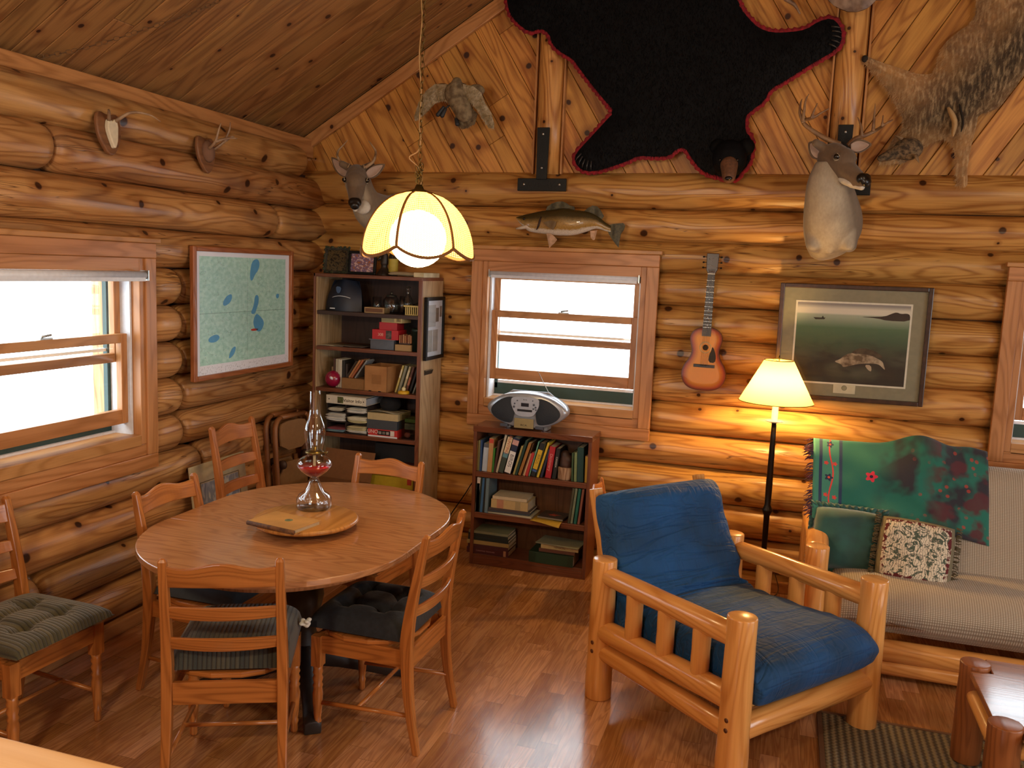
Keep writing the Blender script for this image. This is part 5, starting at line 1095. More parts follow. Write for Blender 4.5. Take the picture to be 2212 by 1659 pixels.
b = MB(); b.add([(IX0, -.0145, IZ0), (IX1, -.0145, IZ0), (IX1, -.0145, IZ1), (IX0, -.0145, IZ1)], [(0, 1, 2, 3)], [[(0, 0), (1, 0), (1, 1), (0, 1)]], False); b.build('print_sheet', lake_mat(), PF)
def pic(nm, pts, mt, yy=-.0150, t=.0003):
    w_, h_ = IX1 - IX0, IZ1 - IZ0; b = MB(Matrix.Translation((0, yy, 0)) @ FXY); b.prism([(IX0 + x * w_, IZ0 + y * h_) for x, y in pts], 0, t); b.build(nm, mt, PF)
pic('painted_fish', smooth_poly([(.36, .27), (.42, .30), (.46, .36), (.52, .39), (.60, .40), (.68, .38), (.76, .33), (.80, .30), (.81, .26), (.83, .19), (.79, .24), (.76, .27), (.68, .27), (.60, .26), (.52, .23), (.45, .20), (.44, .24)], 2), plain('painted_fish_white', '#b9a88c', .7, c2='#5c4c38', sc=22)); pic('painted_fish_back', smooth_poly([(.50, .38), (.58, .46), (.68, .45), (.78, .39), (.80, .33), (.72, .36), (.62, .385)], 2), plain('painted_fish_back', '#4c4232', .7, c2='#2a241a', sc=30), -.0153)
pic('painted_fin', smooth_poly([(.64, .25), (.70, .25), (.71, .17), (.68, .18)], 1), plain('painted_fin', '#b5a488', .7), -.0155); pic('painted_boat', [(.15, .815), (.26, .815), (.25, .795), (.17, .79)], plain('painted_boat', '#232820', .7)); pic('painted_angler', [(.225, .815), (.235, .84), (.245, .815)], plain('painted_boat', '#232820'))
pic('painted_island', smooth_poly([(.56, .845), (.66, .85), (.78, .86), (.84, .90), (.88, .92), (.92, .90), (.97, .91), (.999, .89), (.999, .81), (.80, .81), (.72, .835)], 1), plain('painted_island', '#2f2a26', .7))
b = MB(); b.bx(-.075, .045, -.0150, -.012, .045, .098); b.build('title_plate', plain('title_card', '#d8d2b4', .8), PF); b = MB(FXY); b.lathe([(.015, .0152), (.012, .0155)], (-.015, .077, 0), 20); b.build('title_seal', plain('title_seal', '#9a967c', .8), PF)
b = MB(); b.bx(-FW / 2 + .022, FW / 2 - .022, -.022, -.020, .022, FH - .022); b.build('picture_glass', glass('picture_glass', (.98, .98, .98, 1), 1.45, .9), PF)
# ---------------- wall map ----------------
MP = empty('wall_map', (.012, 4.487, 1.215), R(90), 'framed green and blue lake map on the left log wall beside the window', 'map')
MP.rotation_euler = (R(0), 0, R(90))
MW, MH = 1.00, .74; MF = wood('map_frame_wood', '#a8683c', '#874c26', rough=.35, var=.05)
for nm, x0, x1, z0, z1 in (('frame_side', -MW / 2, -MW / 2 + .028, 0, MH), ('frame_side', MW / 2 - .028, MW / 2, 0, MH), ('frame_rail', -MW / 2 + .028, MW / 2 - .028, 0, .028), ('frame_rail', -MW / 2 + .028, MW / 2 - .028, MH - .028, MH)):
    b = MB(); b.bx(x0, x1, -.030, .0, z0, z1); b.build(nm, MF, MP, bev=.005)
def map_mat():
    a = NT('lake_map'); uv = a.n('TexCoord').outputs['UV']; s_ = a.n('SeparateXYZ', {0: uv}); u, v = s_.outputs[0], s_.outputs[1]
    n1 = a.noise(a.vmul(uv, (30, 30, 1)), 1.0, 3.0).outputs['Fac']; c = a.mix(a.step(n1, .4, .65), lin('#a8dcd0'), lin('#c4eee4')); li = a.noise(a.vmul(uv, (6, 6, 1)), 1.0, 4.0).outputs['Fac']; c = a.mix(a.math('MULTIPLY', a.step(a.math('ABSOLUTE', a.math('SUBTRACT', li, .5)), .006, .0), .4), c, lin('#557d74'))
    vo = a.n('TexVoronoi', {'Vector': a.vmul(uv, (15, 15, 1)), 'Scale': 1.0}, voronoi_dimensions='2D'); c = a.mix(a.math('MULTIPLY', a.step(vo.outputs['Distance'], .055, .045), .6), c, lin('#6fb0d0'))
    gx = a.math('ABSOLUTE', a.math('SUBTRACT', a.math('FRACT', a.math('MULTIPLY', u, 2.0)), .0)); c = a.mix(a.math('MULTIPLY', a.step(a.math('ABSOLUTE', a.math('SUBTRACT', v, .5)), .003, .002), .6), c, lin('#5f8a80')); c = a.mix(a.math('MULTIPLY', a.step(a.math('ABSOLUTE', a.math('SUBTRACT', u, .52)), .002, .001), .5), c, lin('#5f8a80'))
    ed = a.math('MAXIMUM', a.step(u, .055, .05), a.math('MAXIMUM', a.step(u, .945, .95), a.math('MAXIMUM', a.step(v, .09, .085), a.step(v, .95, .955)))); wt = a.noise(a.vmul(uv, (120, 60, 1)), 1.0, 1.0).outputs['Fac']
    c = a.mix(ed, c, a.mix(a.math('MULTIPLY', a.step(wt, .58, .62), a.step(v, .08, .07, 0, .5)), lin('#eef4ff'), lin('#9aa2ae'))); a.link(c, 'Base Color'); a.set(Roughness=.35, Coat_Weight=.6, Coat_Roughness=.12); return a.m
b = MB(); b.add([(-MW / 2 + .02, -.010, .02), (MW / 2 - .02, -.010, .02), (MW / 2 - .02, -.010, MH - .02), (-MW / 2 + .02, -.010, MH - .02)], [(0, 1, 2, 3)], [[(0, 0), (1, 0), (1, 1), (0, 1)]], False); b.build('map_sheet', map_mat(), MP)
b = MB(); b.bx(-MW / 2 + .02, MW / 2 - .02, -.008, -.002, .02, MH - .02); b.build('backing_board', DARK, MP)
LK = plain('map_lake_blue', '#5fa8d8', .5); RED2 = plain('map_red_tag', '#c8483e', .6)
def lake(pts, mt=LK, nm='printed_lake'):
    b = MB(Matrix.Translation((0, -.0102, 0)) @ FXY); b.prism(smooth_poly([(-MW / 2 + .03 + x * (MW - .06), .028 + (1 - y) * (MH - .056)) for x, y in pts], 2), 0, .0005); b.build(nm, mt, MP)
lake([(.57, .06), (.63, .04), (.655, .08), (.64, .14), (.60, .18), (.57, .24), (.545, .22), (.55, .14)]); lake([(.60, .36), (.64, .36), (.645, .42), (.62, .48), (.60, .53), (.55, .52), (.59, .45)]); lake([(.59, .56), (.62, .52), (.66, .55), (.70, .59), (.70, .64), (.66, .69), (.62, .68), (.58, .62)])
lake([(.30, .36), (.36, .34), (.35, .41), (.28, .45), (.26, .42)]); lake([(.12, .70), (.20, .67), (.24, .70), (.20, .74), (.13, .74)]); lake([(.84, .36), (.88, .35), (.88, .39), (.85, .40)]); lake([(.36, .80), (.40, .79), (.38, .86), (.32, .90), (.33, .85)]); lake([(.555, .655), (.64, .655), (.63, .675), (.56, .675)], RED2, 'red_marker')
# ---------------- antler plaques on the left wall ----------------
def plaque(p, label, skull):
    e = empty('antler_plaque', p, R(90), label, 'antlers', 'antlers on wooden plaques above the map'); e.rotation_euler = (R(-6), 0, R(90))
    sh = smooth_poly([(-.06, .105), (0, .085), (.06, .105), (.078, .05), (.068, -.03), (.0, -.115), (-.068, -.03), (-.078, .05)], 2)
    b = MB(FXY); b.prism(sh, 0, .022); b.build('wooden_shield', wood('walnut_shield', '#8a6040', '#5c3a24', rough=.45, var=.05), e, bev=.006)
    if skull:
        b = MB(FXY); b.prism(smooth_poly([(-.02, .07), (0, .055), (.02, .075), (.035, .045), (.028, .0), (.022, -.035), (.0, -.075), (-.02, -.03), (-.035, .02), (-.03, .05)], 1), .022, .045); b.build('skull_plate', plain('bone', '#e2d8bc', .6, bump=.2), e, bev=.008)
        AN = [[((.02, -.04, .06), (.06, -.10, .10), (.12, -.15, .095), (.17, -.17, .07))], [((-.02, -.04, .06), (-.06, -.08, .09), (-.09, -.10, .08))]]
    else:
        b = MB(FXY); b.ball((0, .02, .03), (.045, .06, .03)); b.build('hide_cap', plain('brown_hide_cap', '#7c5a44', .9, bump=.4), e)
        AN = [[((.02, -.05, .03), (.045, -.10, .07), (.05, -.14, .13), (.035, -.16, .165)), ((.045, -.10, .07), (.08, -.13, .10), (.105, -.13, .10))], [((-.02, -.05, .03), (-.03, -.10, .06), (-.03, -.13, .12), (-.02, -.14, .155)), ((-.03, -.10, .06), (.02, -.14, .08), (.07, -.17, .085))]]
    for br in AN:
        b = MB()
        for pts in br: P = crom([Vector(q) for q in pts], 4); b.tube(P, [.009 - .0065 * i / (len(P) - 1) for i in range(len(P))], 8)
        b.build('antler', plain('old_antler', '#a08466', .5, c2='#7c6048', sc=20), e)
plaque((.015, 3.40, 2.44), 'wooden shield with bare skull plate and short antler, left one on the top logs', True); plaque((.01, 4.12, 2.44), 'wooden shield with forked antlers on the top logs, between the skull plaque and the corner', False)
# chain strung along the ceiling and moose antler at the top edge
b = MB()
p0 = None
def on_ceil(px, py):
    v = ray(px, py); n_ = Vector((-SL, 0, 1)); t = (Vector((0, 0, Z_EAVE)) - CAM).dot(n_) / v.dot(n_); return CAM + v * t - n_.normalized() * .02
cp = [on_ceil(x, y) for x, y in ((20, 122), (90, 113), (150, 103), (215, 85), (280, 65), (340, 45), (400, 25), (460, -2), (560, -50))]
for a_, c_ in zip(cp, cp[1:]): chain(b, a_, c_, .03, .0014, .009)
tag(b.build('swag_chain', plain('dull_chain', '#6e5236', .5, .5)), 'thin chain strung across the sloping ceiling boards at the upper left', 'chain')
MA = empty('moose_antlers', (3.33, 5.3, 3.4), 0, 'pale broad antlers hung on the roof post at the top edge, beside the bear paw', 'antlers')
pl = crop([(870, -160), (900, -60), (960, 20), (1040, 90), (1150, 150), (1250, 190), (1400, 195), (1500, 170), (1580, 130), (1650, 70), (1720, 0), (1800, -60), (1850, -200), (1500, -260), (1100, -250)], 1660, 0, 7.373)
b = MB(); puff(b, plane_poly(pl, 5.18), lambda d, x, y: .008 + .035 * (1 - math.exp(-d / .05)) + .006 * math.sin(x * 70), .03, PM(5.18), 0); atp(b.build('palm', plain('pale_moose_antler', '#8a705a', .5, c2='#5e4430', sc=16, bump=.4)), MA)
for pts in (((1662, -60), (1690, -10), (1716, 10), (1728, 30)), ((1960, -60), (1940, -20), (1915, -5), (1890, 0))):
    b = MB(); P = crom([Wy(x, y, 5.2) for x, y in pts], 4); b.tube(P, [.02 - .016 * i / (len(P) - 1) for i in range(len(P))], 8); atp(b.build('tine', plain('pale_moose_antler', '#8a705a')), MA)
b = MB(); b.tube([Wy(1835, -10, 5.2), Wy(1835, -10, 5.4)], .03, 10); atp(b.build('mount_block', DARK), MA)
# ---------------- tall bookcase ----------------
TBX0, TBX1, TBY0, TBY1, TBZ = .155, .915, 5.05, 5.395, 1.823
TB = empty('tall_bookcase', (TBX0, TBY0, 0), 0, 'tall narrow pine bookcase with dark shelves in the corner, full of games and papers', 'bookcase')
def tb(nm, mat, *a, **k):
    b = MB(Matrix.Translation((-TBX0, -TBY0, 0))); b.bx(*a); return b.build(nm, mat, TB, bev=.002, **k)
for x0, x1 in ((TBX0, TBX0 + .022), (TBX1 - .022, TBX1)): tb('side_panel', SHELFP, x0, x1, TBY0 + .003, TBY1, 0, TBZ - .02)
tb('face_strip', SHELF, TBX0 - .001, TBX0 + .012, TBY0 - .012, TBY0 + .003, 0, TBZ); tb('face_strip', SHELF, TBX1 - .022, TBX1 + .002, TBY0 - .012, TBY0 + .003, 0, TBZ - .02)
tb('top_board', SHELF, TBX0, TBX1, TBY0 - .012, TBY1, TBZ - .022, TBZ)
tb('back_panel', DARK, TBX0 + .02, TBX1 - .02, TBY1 - .012, TBY1, .05, TBZ - .02)
SA, SB, SC, SD, SE = 1.583, 1.353, 1.080, .784, .455
for z, mt in ((SA, DARK), (SB, SHELF), (SC, SHELF), (SD, SHELF), (SE, SHELF), (.09, SHELF)): tb('shelf', mt, TBX0 + .02, TBX1 - .02, TBY0 + (-.004 if z != SA else .0), TBY1 - .01, z - .025, z)
tb('kick_board', SHELF, TBX0 + .02, TBX1 - .02, TBY0, TBY0 + .02, 0, .07)
SHC = {}
def cm(c, r=.7): return plain('dyed_' + c.lstrip('#') + str(int(r * 10)), c, r)
def item(nm, label, cat, px0, px1, pyt, z, yf, dep, mat, bev=.002, group=None, parts=None):
    """box-like thing standing on a shelf: width and height read off the photo at its own front plane"""
    pm = 0
    a_ = Wy(px0, pyt, yf); c_ = Wy(px1, pyt, yf); x0, x1 = a_.x, c_.x
    for _ in range(3):   # foot of the item sits at z; follow the vertical to the top pixel
        h = Wy((px0 + px1) / 2, pyt, yf).z - z
    e = empty(nm, ((x0 + x1) / 2, yf, z), 0, label, cat, group); w = x1 - x0
    b = MB(); b.bx(-w / 2, w / 2, 0, dep, 0, max(h, .004)); b.build('body', mat, e, bev=bev)
    return e, w, max(h, .004)
def face(e, nm, x0, x1, z0, z1, mat, y=-.0006):
    b = MB(); b.bx(x0, x1, y, .0, z0, z1); return b.build(nm, mat, e)
# things on top of the bookcase
def photo_frame(px0, px1, pyt, yf, label, mt, inner, rz=0, moss=False):
    a_ = Wy(px0, pyt, yf); c_ = Wy(px1, pyt, yf); w = c_.x - a_.x; h = Wy((px0 + px1) / 2, pyt, yf).z - TBZ
    e = empty('photo_frame', ((a_.x + c_.x) / 2, yf, TBZ), rz, label, 'picture frame'); e.rotation_euler = (R(-8), 0, rz); t = .018
    b = MB(); b.bx(-w / 2, w / 2, -.008, .008, 0, t); b.bx(-w / 2, w / 2, -.008, .008, h - t, h); b.bx(-w / 2, -w / 2 + t, -.008, .008, t, h - t); b.bx(w / 2 - t, w / 2, -.008, .008, t, h - t)
    b.build('frame', mt, e, bev=.003)
    b = MB(); b.add([(-w / 2 + t, -.001, t), (w / 2 - t, -.001, t), (w / 2 - t, -.001, h - t), (-w / 2 + t, -.001, h - t)], [(0, 1, 2, 3)], [[(0, 0), (1, 0), (1, 1), (0, 1)]], False); b.build('photo_print', inner, e)
    b = MB(); b.box((0, .05, h * .4), (.03, .09, .004), Matrix.Rotation(R(50), 4, 'X')); b.build('easel_back', DARK, e)
    if moss:
        b = MB(); rr = random.Random(2)
        for k in range(60):
            s_ = rr.choice([0, 1, 2, 3]); f = rr.random(); x = [-w / 2 + f * w, w / 2, -w / 2 + f * w, -w / 2][s_]; z = [0.006, f * h, h, f * h][s_]; b.ball((x, -.006, max(z, .008)), (rr.uniform(.006, .012), .007, rr.uniform(.006, .012)), 6)
        b.build('moss', plain('green_moss', '#4a5038', .95, c2='#2c3022', sc=60), e)
    return e
def blob_mat(name, cols, sc=6):
    a = NT(name); uv = a.n('TexCoord').outputs['UV']; n1 = a.noise(uv, sc, 2.0, .5).outputs['Fac']; c = a.mix(a.step(n1, .35, .45), lin(cols[0]), lin(cols[1])); c = a.mix(a.step(n1, .52, .58), c, lin(cols[2])); a.link(c, 'Base Color'); a.set(Roughness=.3); return a.m
photo_frame(700, 752, 534, 5.20, 'moss trimmed photo frame at the left end on top of the tall bookcase', plain('bark_frame', '#3f3a2e', .8, c2='#26241c', sc=40, bump=.3), blob_mat('dark_animal_photo', ('#2c2416', '#54462c', '#1a1710')), moss=True)
photo_frame(752, 812, 542, 5.17, 'black framed photo of people on top of the tall bookcase', BLACK, blob_mat('people_photo', ('#a0643c', '#6f5a7c', '#c8a8a0'), 7))
# dark figurine, bottle with yellow label, beige plank, white block
e = empty('figurine', (Wy(830, 590, 5.2).x, 5.2, TBZ), 0, 'dark twisted figurine between the photo and the bottle on the tall bookcase', 'figurine')
b = MB(); b.lathe([(.055, 0), (.045, .02), (.022, .05), (.018, .08)], (0, 0, 0), 14); b.cap((0, 0, .08), (.005, 0, .13), .026, .02); b.ball((.0, -.005, .16), (.02, .02, .02)); b.cap((-.015, 0, .13), (-.04, -.01, .1), .01, .008); b.build('carved_body', plain('dark_carving', '#2c2018', .5, c2='#16100c', sc=30, bump=.3), e, remesh=.005, smooth=2)
e = empty('bottle', (Wy(848, 588, 5.2).x, 5.21, TBZ), 0, 'dark bottle with yellow label on top of the bookcase, behind the lamp globe', 'bottle')
b = MB(); b.lathe([(.030, 0), (.031, .01), (.031, .12), (.022, .145), (.011, .165), (.011, .205), (.013, .21)], n=20); b.build('glass_body', plain('dark_bottle_glass', '#1c2016', .1, coat=.5), e)
b = MB(); b.lathe([(.0315, .025), (.0315, .11)], n=20, cap=False); b.build('bottle_label', plain('yellow_label', '#b5a13c', .6), e)
e = empty('driftwood', (.74, 5.13, TBZ), R(-3), 'pale flat piece of driftwood lying on top of the tall bookcase', 'wood piece')
b = MB(); b.tube(crom([(-.10, 0, .014), (-.04, .01, .018), (.05, 0, .016), (.12, 0, .014)], 4), [.006, .012, .015, .016, .016, .017, .018, .018, .018, .017, .016, .014, .01][:13], 10, sx=1.6, sy=.8); b.build('weathered_wood', plain('driftwood_grey', '#a8987a', .9, bump=.4), e)
e = empty('wooden_block', (.882, 5.17, TBZ), 0, 'whitish wooden block on the right corner of the tall bookcase top', 'block')
b = MB(); b.bx(-.035, .035, -.11, .15, 0, .030); b.build('painted_block', plain('chalky_white', '#c9bd9a', .8, c2='#b0a280', sc=12), e, bev=.003)
# framed certificate on the right side
e = empty('framed_certificate', (TBX1 + .004, 5.225, 1.30), R(90), 'narrow black framed newspaper page hung on the side of the tall bookcase', 'picture')
FWc, FHc = .30, .40
b = MB(); b.bx(-FWc / 2, FWc / 2, -.022, 0, 0, .022); b.bx(-FWc / 2, FWc / 2, -.022, 0, FHc - .022, FHc); b.bx(-FWc / 2, -FWc / 2 + .022, -.022, 0, .022, FHc - .022); b.bx(FWc / 2 - .022, FWc / 2, -.022, 0, .022, FHc - .022); b.build('frame', BLACK, e, bev=.002)
b = MB(); b.bx(-FWc / 2 + .02, FWc / 2 - .02, -.010, -.004, .02, FHc - .02); b.build('page', plain('page_window_sheen', '#dfeaf5', .5), e)  # window reflection put into the page colour as pale blue
for x0, x1, z0, z1, c in ((-.11, -.03, .05, .19, '#a8aba8'), (-.02, .06, .05, .19, '#a8aba8'), (-.11, .02, .21, .35, '#b8bcbc'), (.02, .07, .24, .33, '#6f6a66'), (.085, .12, .27, .34, '#77706c')): b = MB(); b.bx(x0, x1, -.0106, -.010, z0, z1); b.build('printed_column', cm(c), e)
b = MB(); b.bx(-FWc / 2 + .02, FWc / 2 - .02, -.016, -.014, .02, FHc - .02); b.build('picture_glass', glass('picture_glass'), e)
# shelf A
e = empty('navy_bag', (.325, 5.07, SA), 0, 'navy blue cap shaped bag with white lettering stripe on the top shelf', 'bag')
b = MB(); b.grid(lambda u, v: (-.125 + .25 * v + .0, .02 + .12 * (1 - math.sin(math.pi * v) * .6) - .02 * u, 0) if False else ((-.13 + .26 * v) * (1 - .35 * u ** 2.5), .015 + .05 * (1 - math.sin(math.pi * v)) + .05 * u * u, .206 * u - .02 * u * abs(v - .45)), 16, 20); b.grid(lambda u, v: ((.13 - .26 * v) * (1 - .35 * u ** 2.5), .09 + .13 * math.sin(math.pi * v) * (1 - .4 * u), .206 * u - .02 * u * abs(v - .55)), 16, 20); b.build('bag_body', plain('navy_nylon', '#121c30', .5, c2='#0c1322', sc=12, bump=.2), e)
b = MB(); b.tube([(-.07 + .13 * k / 8, .022 + .05 * (1 - math.sin(math.pi * (.25 + .5 * k / 8))), .098 - .012 * abs(k / 4 - 1) ** 2) for k in range(9)], .0022, 5); b.build('white_stripe', WHITE, e)
b = MB(); b.prism(smooth_poly([(-.02, .16), (.02, .155), (.012, .12), (-.006, .112), (-.018, .13)], 1), -.02, -.018, FXY @ Matrix.Translation((-.02, 0, -.01))); b.build('emblem', plain('pale_blue_emblem', '#3c5478', .6), e)
b = MB(); b.bx(-.065, -.03, -.004, -.001, .014, .020); b.build('white_tag', WHITE, e)
e, w, h = item('cribbage_board', 'small wooden box with inset panel on the top shelf', 'box', 787, 829, 664, SA, 5.07, .09, plain('blond_wood', '#a8885c', .5))
face(e, 'inset_panel', -w / 2 + .007, w / 2 - .007, .007, h - .007, plain('brown_inset', '#6b4426', .5), -.001)
GJ = glass('jar_glass', (.82, .85, .85, 1), 1.5, 2.2)
def jar(nm, label, px, pyt, r, prof, y=5.14, parts=()):
    x = Wy(px, pyt + 15, y).x; h = Wy(px, pyt, y).z - SA; e = empty(nm, (x, y, SA), 0, label, 'glass jar', 'glass jars on the top shelf'); b = MB(); b.lathe([(a_ * r, c_ * h) for a_, c_ in prof], n=24); b.build('glass_body', GJ, e)
    for pn, pf, mt in parts: b = MB(); b.lathe([(a_ * r, c_ * h) for a_, c_ in pf], n=20); b.build(pn, mt, e)
    return e
DT = plain('tarnished_metal', '#4a4a44', .35, .7)
jar('glass_jar', 'small drinking glass behind the wooden box on the top shelf', 815, 641, .030, [(.8, 0), (1, .05), (1, 1)], 5.19)
jar('glass_jar', 'round glass storage jar with knobbed lid on the top shelf', 846, 630, .052, [(.9, 0), (1, .04), (1, .6), (.75, .75), (.6, .78)], 5.13, [('lid', [(.62, .78), (.66, .8), (.6, .84), (.15, .87), (.2, .93), (.14, .98), (.02, 1)], DT), ('metal_band', [(1.01, .42), (1.02, .44), (1.01, .46)], DT)])
jar('glass_jar', 'thin upright glass tube beside the storage jar on the top shelf', 869, 640, .016, [(1, 0), (1, 1)], 5.12)
jar('glass_jar', 'tall dark stoppered decanter behind the yellow basket', 882, 618, .034, [(1, 0), (1.0, .5), (.4, .68), (.35, .8), (.5, .86), (.5, .97), (.1, 1)], 5.2)
# yellow basket
e = empty('yellow_basket', (Wy(893, 670, 5.07).x, 5.075, SA), 0, 'small pale yellow slotted plastic basket at the right end of the top shelf', 'basket'); YB_ = plain('pale_yellow_plastic', '#c9b368', .45)
b = MB(); w = .058; b.bx(-w, w, 0, .12, 0, .006); b.bx(-w - .008, w + .008, -.008, .0, .052, .062); b.bx(-w - .008, w + .008, .12, .128, .052, .062); b.bx(-w - .008, -w, -.0, .12, .052, .062); b.bx(w, w + .008, 0, .12, .052, .062)
for k in range(9): x = -w + .004 + k * (2 * w - .008) / 8; b.bx(x - .003, x + .003, -.003, .0, 0, .052); b.bx(x - .003, x + .003, .12, .123, 0, .052)
for k in range(7): y = .008 + k * .017; b.bx(-w - .003, -w, y, y + .006, 0, .052); b.bx(w, w + .003, y, y + .006, 0, .052)
b.build('basket_body', YB_, e)
b = MB(); b.ball((.02, .05, .055), (.035, .04, .03)); b.ball((-.02, .06, .05), (.02, .03, .02)); b.ball((.02, .03, .085), .008, 8); b.build('basket_contents', plain('dark_odds', '#2c2620', .5, .3), e)
# shelf B
for k, (a_, c_, z, rz, cl, lb) in enumerate(((690, 745, 0, 4, '#b8ab92', 'pale paper sheet lying flat at the left end of the second shelf'), (725, 790, .003, -6, '#6b5f56', 'dark brown paper folder lying on the second shelf, right of the pale sheet'))):
    x0, x1 = Wy(a_, 746, 5.1).x, Wy(c_, 746, 5.1).x; e = empty('paper_sheet', ((x0 + x1) / 2, 5.06, SB + z), R(rz), lb, 'paper'); b = MB(); w = (x1 - x0) / 2; b.grid(lambda u, v: ((u * 2 - 1) * w, v * .18, .001 + .003 * abs(math.sin(u * 5))), 10, 3); b.build('sheet', cm(cl), e, solid=.001)
e, w, h = item('plastic_bin', 'grey translucent plastic bin under the red boxes on the second shelf', 'bin', 800, 851, 735, SB, 5.07, .16, plain('smoky_plastic', '#4c4e56', .3, c2='#3c3e46', sc=9))
b = MB(); b.bx(-w / 2 - .008, w / 2 + .008, -.008, .168, h, h + .006); b.build('bin_rim', plain('smoky_plastic_rim', '#6a6c74', .3), e, bev=.002); ZB = SB + h + .006
def stack(nm, lb, cat, px0, px1, z, h, yf, dep, mt, rz=0, group=None):
    x0, x1 = Wy(px0, 720, yf).x, Wy(px1, 720, yf).x; e = empty(nm, ((x0 + x1) / 2, yf, z), R(rz), lb, cat, group); w = x1 - x0; b = MB(); b.bx(-w / 2, w / 2, 0, dep, 0, h); b.build('body', mt, e, bev=.0015); return e, w
RB = plain('red_box_card', '#b8222a', .5)
e, w = stack('game_box', 'bright red game box numbered 308 with photo patch, lowest on the plastic bin', 'box', 804, 860, ZB, .062, 5.065, .13, RB)
face(e, 'photo_patch', .005, .045, .004, .058, plain('rocky_photo', '#5c5450', .6, c2='#2c2826', sc=50)); text('box_number', '308', .026, cm('#e0b0a0'), e, (-.032, -.0008, .03), (R(90), 0, 0))
e, w = stack('game_box', 'plain red game box, middle of the stack on the plastic bin', 'box', 819, 857, ZB + .062, .048, 5.07, .12, plain('crimson_box_card', '#a8202c', .5), 2)
e, w = stack('game_box', 'cream box with barcode, topmost of the stack on the plastic bin', 'box', 822, 868, ZB + .110, .036, 5.06, .12, plain('cream_box_card', '#b8a878', .6), -6)
face(e, 'side_panel', -w / 2 + .003, .02, .004, .032, plain('grey_green_print', '#8a8464', .6)); b = MB()
for k in range(8): b.bx(w / 2 - .036 + k * .004, w / 2 - .0345 + k * .004, -.0008, 0, .008, .028)
b.build('barcode', BLACK, e)
e, w, h = item('card_box', 'tan cardboard box under the domino rack on the second shelf', 'box', 853, 888, 745, SB, 5.07, .12, plain('tan_card', '#a8885c', .8)); ZD = SB + h
e, w, h2 = item('domino_rack', 'dark rack holding upright cards above the tan box on the second shelf', 'rack', 862, 886, 739, ZD, 5.08, .08, plain('dark_rack', '#3a241a', .6))
for k in range(7): b = MB(); b.bx(-.036 + k * .0125, -.029 + k * .0125, -.003, .05, h2 * .6, h2 + .042 + .003 * (k % 3)); b.build('card', cm(['#b07a54', '#8a5236', '#b88a66'][k % 3]), e)
x = Wy(901, 740, 5.12).x; e = empty('tea_tin', (x, 5.125, SB), 0, 'dark green round tin at the right end of the second shelf', 'tin'); b = MB(); b.lathe([(.042, 0), (.042, .125), (.044, .127), (.044, .145), (.03, .148)], n=24); b.build('tin_body', plain('dark_green_tin', '#1c2c26', .35, .4), e)
# books: one builder, every book its own thing
def book(x, y, z, th, hh, dd, lean, c, label, pages=True, flat=False, rz=0, title=None, tc='#e8e4d8', ts=.02, bandc=None, group='books on the shelves', nm='book', spine2=None):
    e = empty(nm, (x, y, z), 0, label, 'book', group); e.rotation_euler = (0, R(lean), R(rz))
    CB = c if not isinstance(c, str) else plain('book_' + c.lstrip('#'), c, .55)
    b = MB(); k = .002
    if flat:   # lying flat: spine faces the room, th = thickness (z), hh = length (x)
        b.bx(-hh / 2, hh / 2, 0, dd, 0, k); b.bx(-hh / 2, hh / 2, 0, dd, th - k, th); b.bx(-hh / 2, hh / 2, 0, .003, k, th - k)
    else:
        b.bx(0, k, 0, dd, 0, hh); b.bx(th - k, th, 0, dd, 0, hh); b.bx(k, th - k, 0, .003, 0, hh)
    b.build('cover', CB, e, bev=.001)
    b = MB()
    if flat: b.bx(-hh / 2 + .003, hh / 2 - .003, .003, dd - .004, k, th - k)
    else: b.bx(k, th - k, .003, dd - .004, .003, hh - .004)
    b.build('pages', plain('book_pages', '#d8cdb0', .85), e)
    if bandc:
        for (a_, c_, cc) in bandc:
            b = MB()
            if flat: b.bx(-hh / 2 + hh * a_, -hh / 2 + hh * c_, -.0005, 0, .0005, th - .0005)
            else: b.bx(.0004, th - .0004, -.0005, 0, hh * a_, hh * c_)
            b.build('spine_panel', cm(cc, .6), e)
    if title:
        pos = title[1] if isinstance(title, tuple) else .5; tx = title[0] if isinstance(title, tuple) else title
        if flat: text('spine_title', tx, ts, cm(tc, .6), e, (-hh / 2 + hh * pos, -.0009, th / 2), (R(90), 0, 0))
        else: text('spine_title', tx, ts, cm(tc, .6), e, (th / 2, -.0009, hh * pos), (R(90), R(90), 0))
    return e
# shelf C books: (left px at foot, thickness, height, lean, colour, label)
def xat(px, py, y): return Wy(px, py, y).x
yC = 5.10
for px, th, hh, ln, c, lb in ((716, .012, .135, 0, '#7a5c3c', 'short brown book at the far left of the third shelf, above the magenta ball'), (720, .014, .19, 0, '#4a2c20', 'dark brown book standing second from the left end of the third shelf'), (725, .014, .188, 0, '#b0a690', 'grey white paperback left of the other pale ones on the third shelf'), (730, .012, .186, 0, '#c4bca8', 'pale paperback in the middle of the white row on the third shelf'), (734, .013, .186, 0, '#d0c8b6', 'palest upright paperback at the right of the white row on the third shelf'), (739, .018, .18, 0, '#26221f', 'black book standing beside the white paperbacks on the third shelf'), (746, .014, .16, 0, '#332620', 'dark short book between the black book and the leaning paperbacks')):
    book(xat(px, 820, yC), yC, SC + .0, th, hh, .13, ln, c, lb)
e, w, h = item('cardboard_tray', 'low cardboard tray holding leaning paperbacks on the third shelf', 'tray', 738, 790, 818, SC, 5.07, .16, plain('tray_card', '#8a6238', .85))
ZT = SC + .004
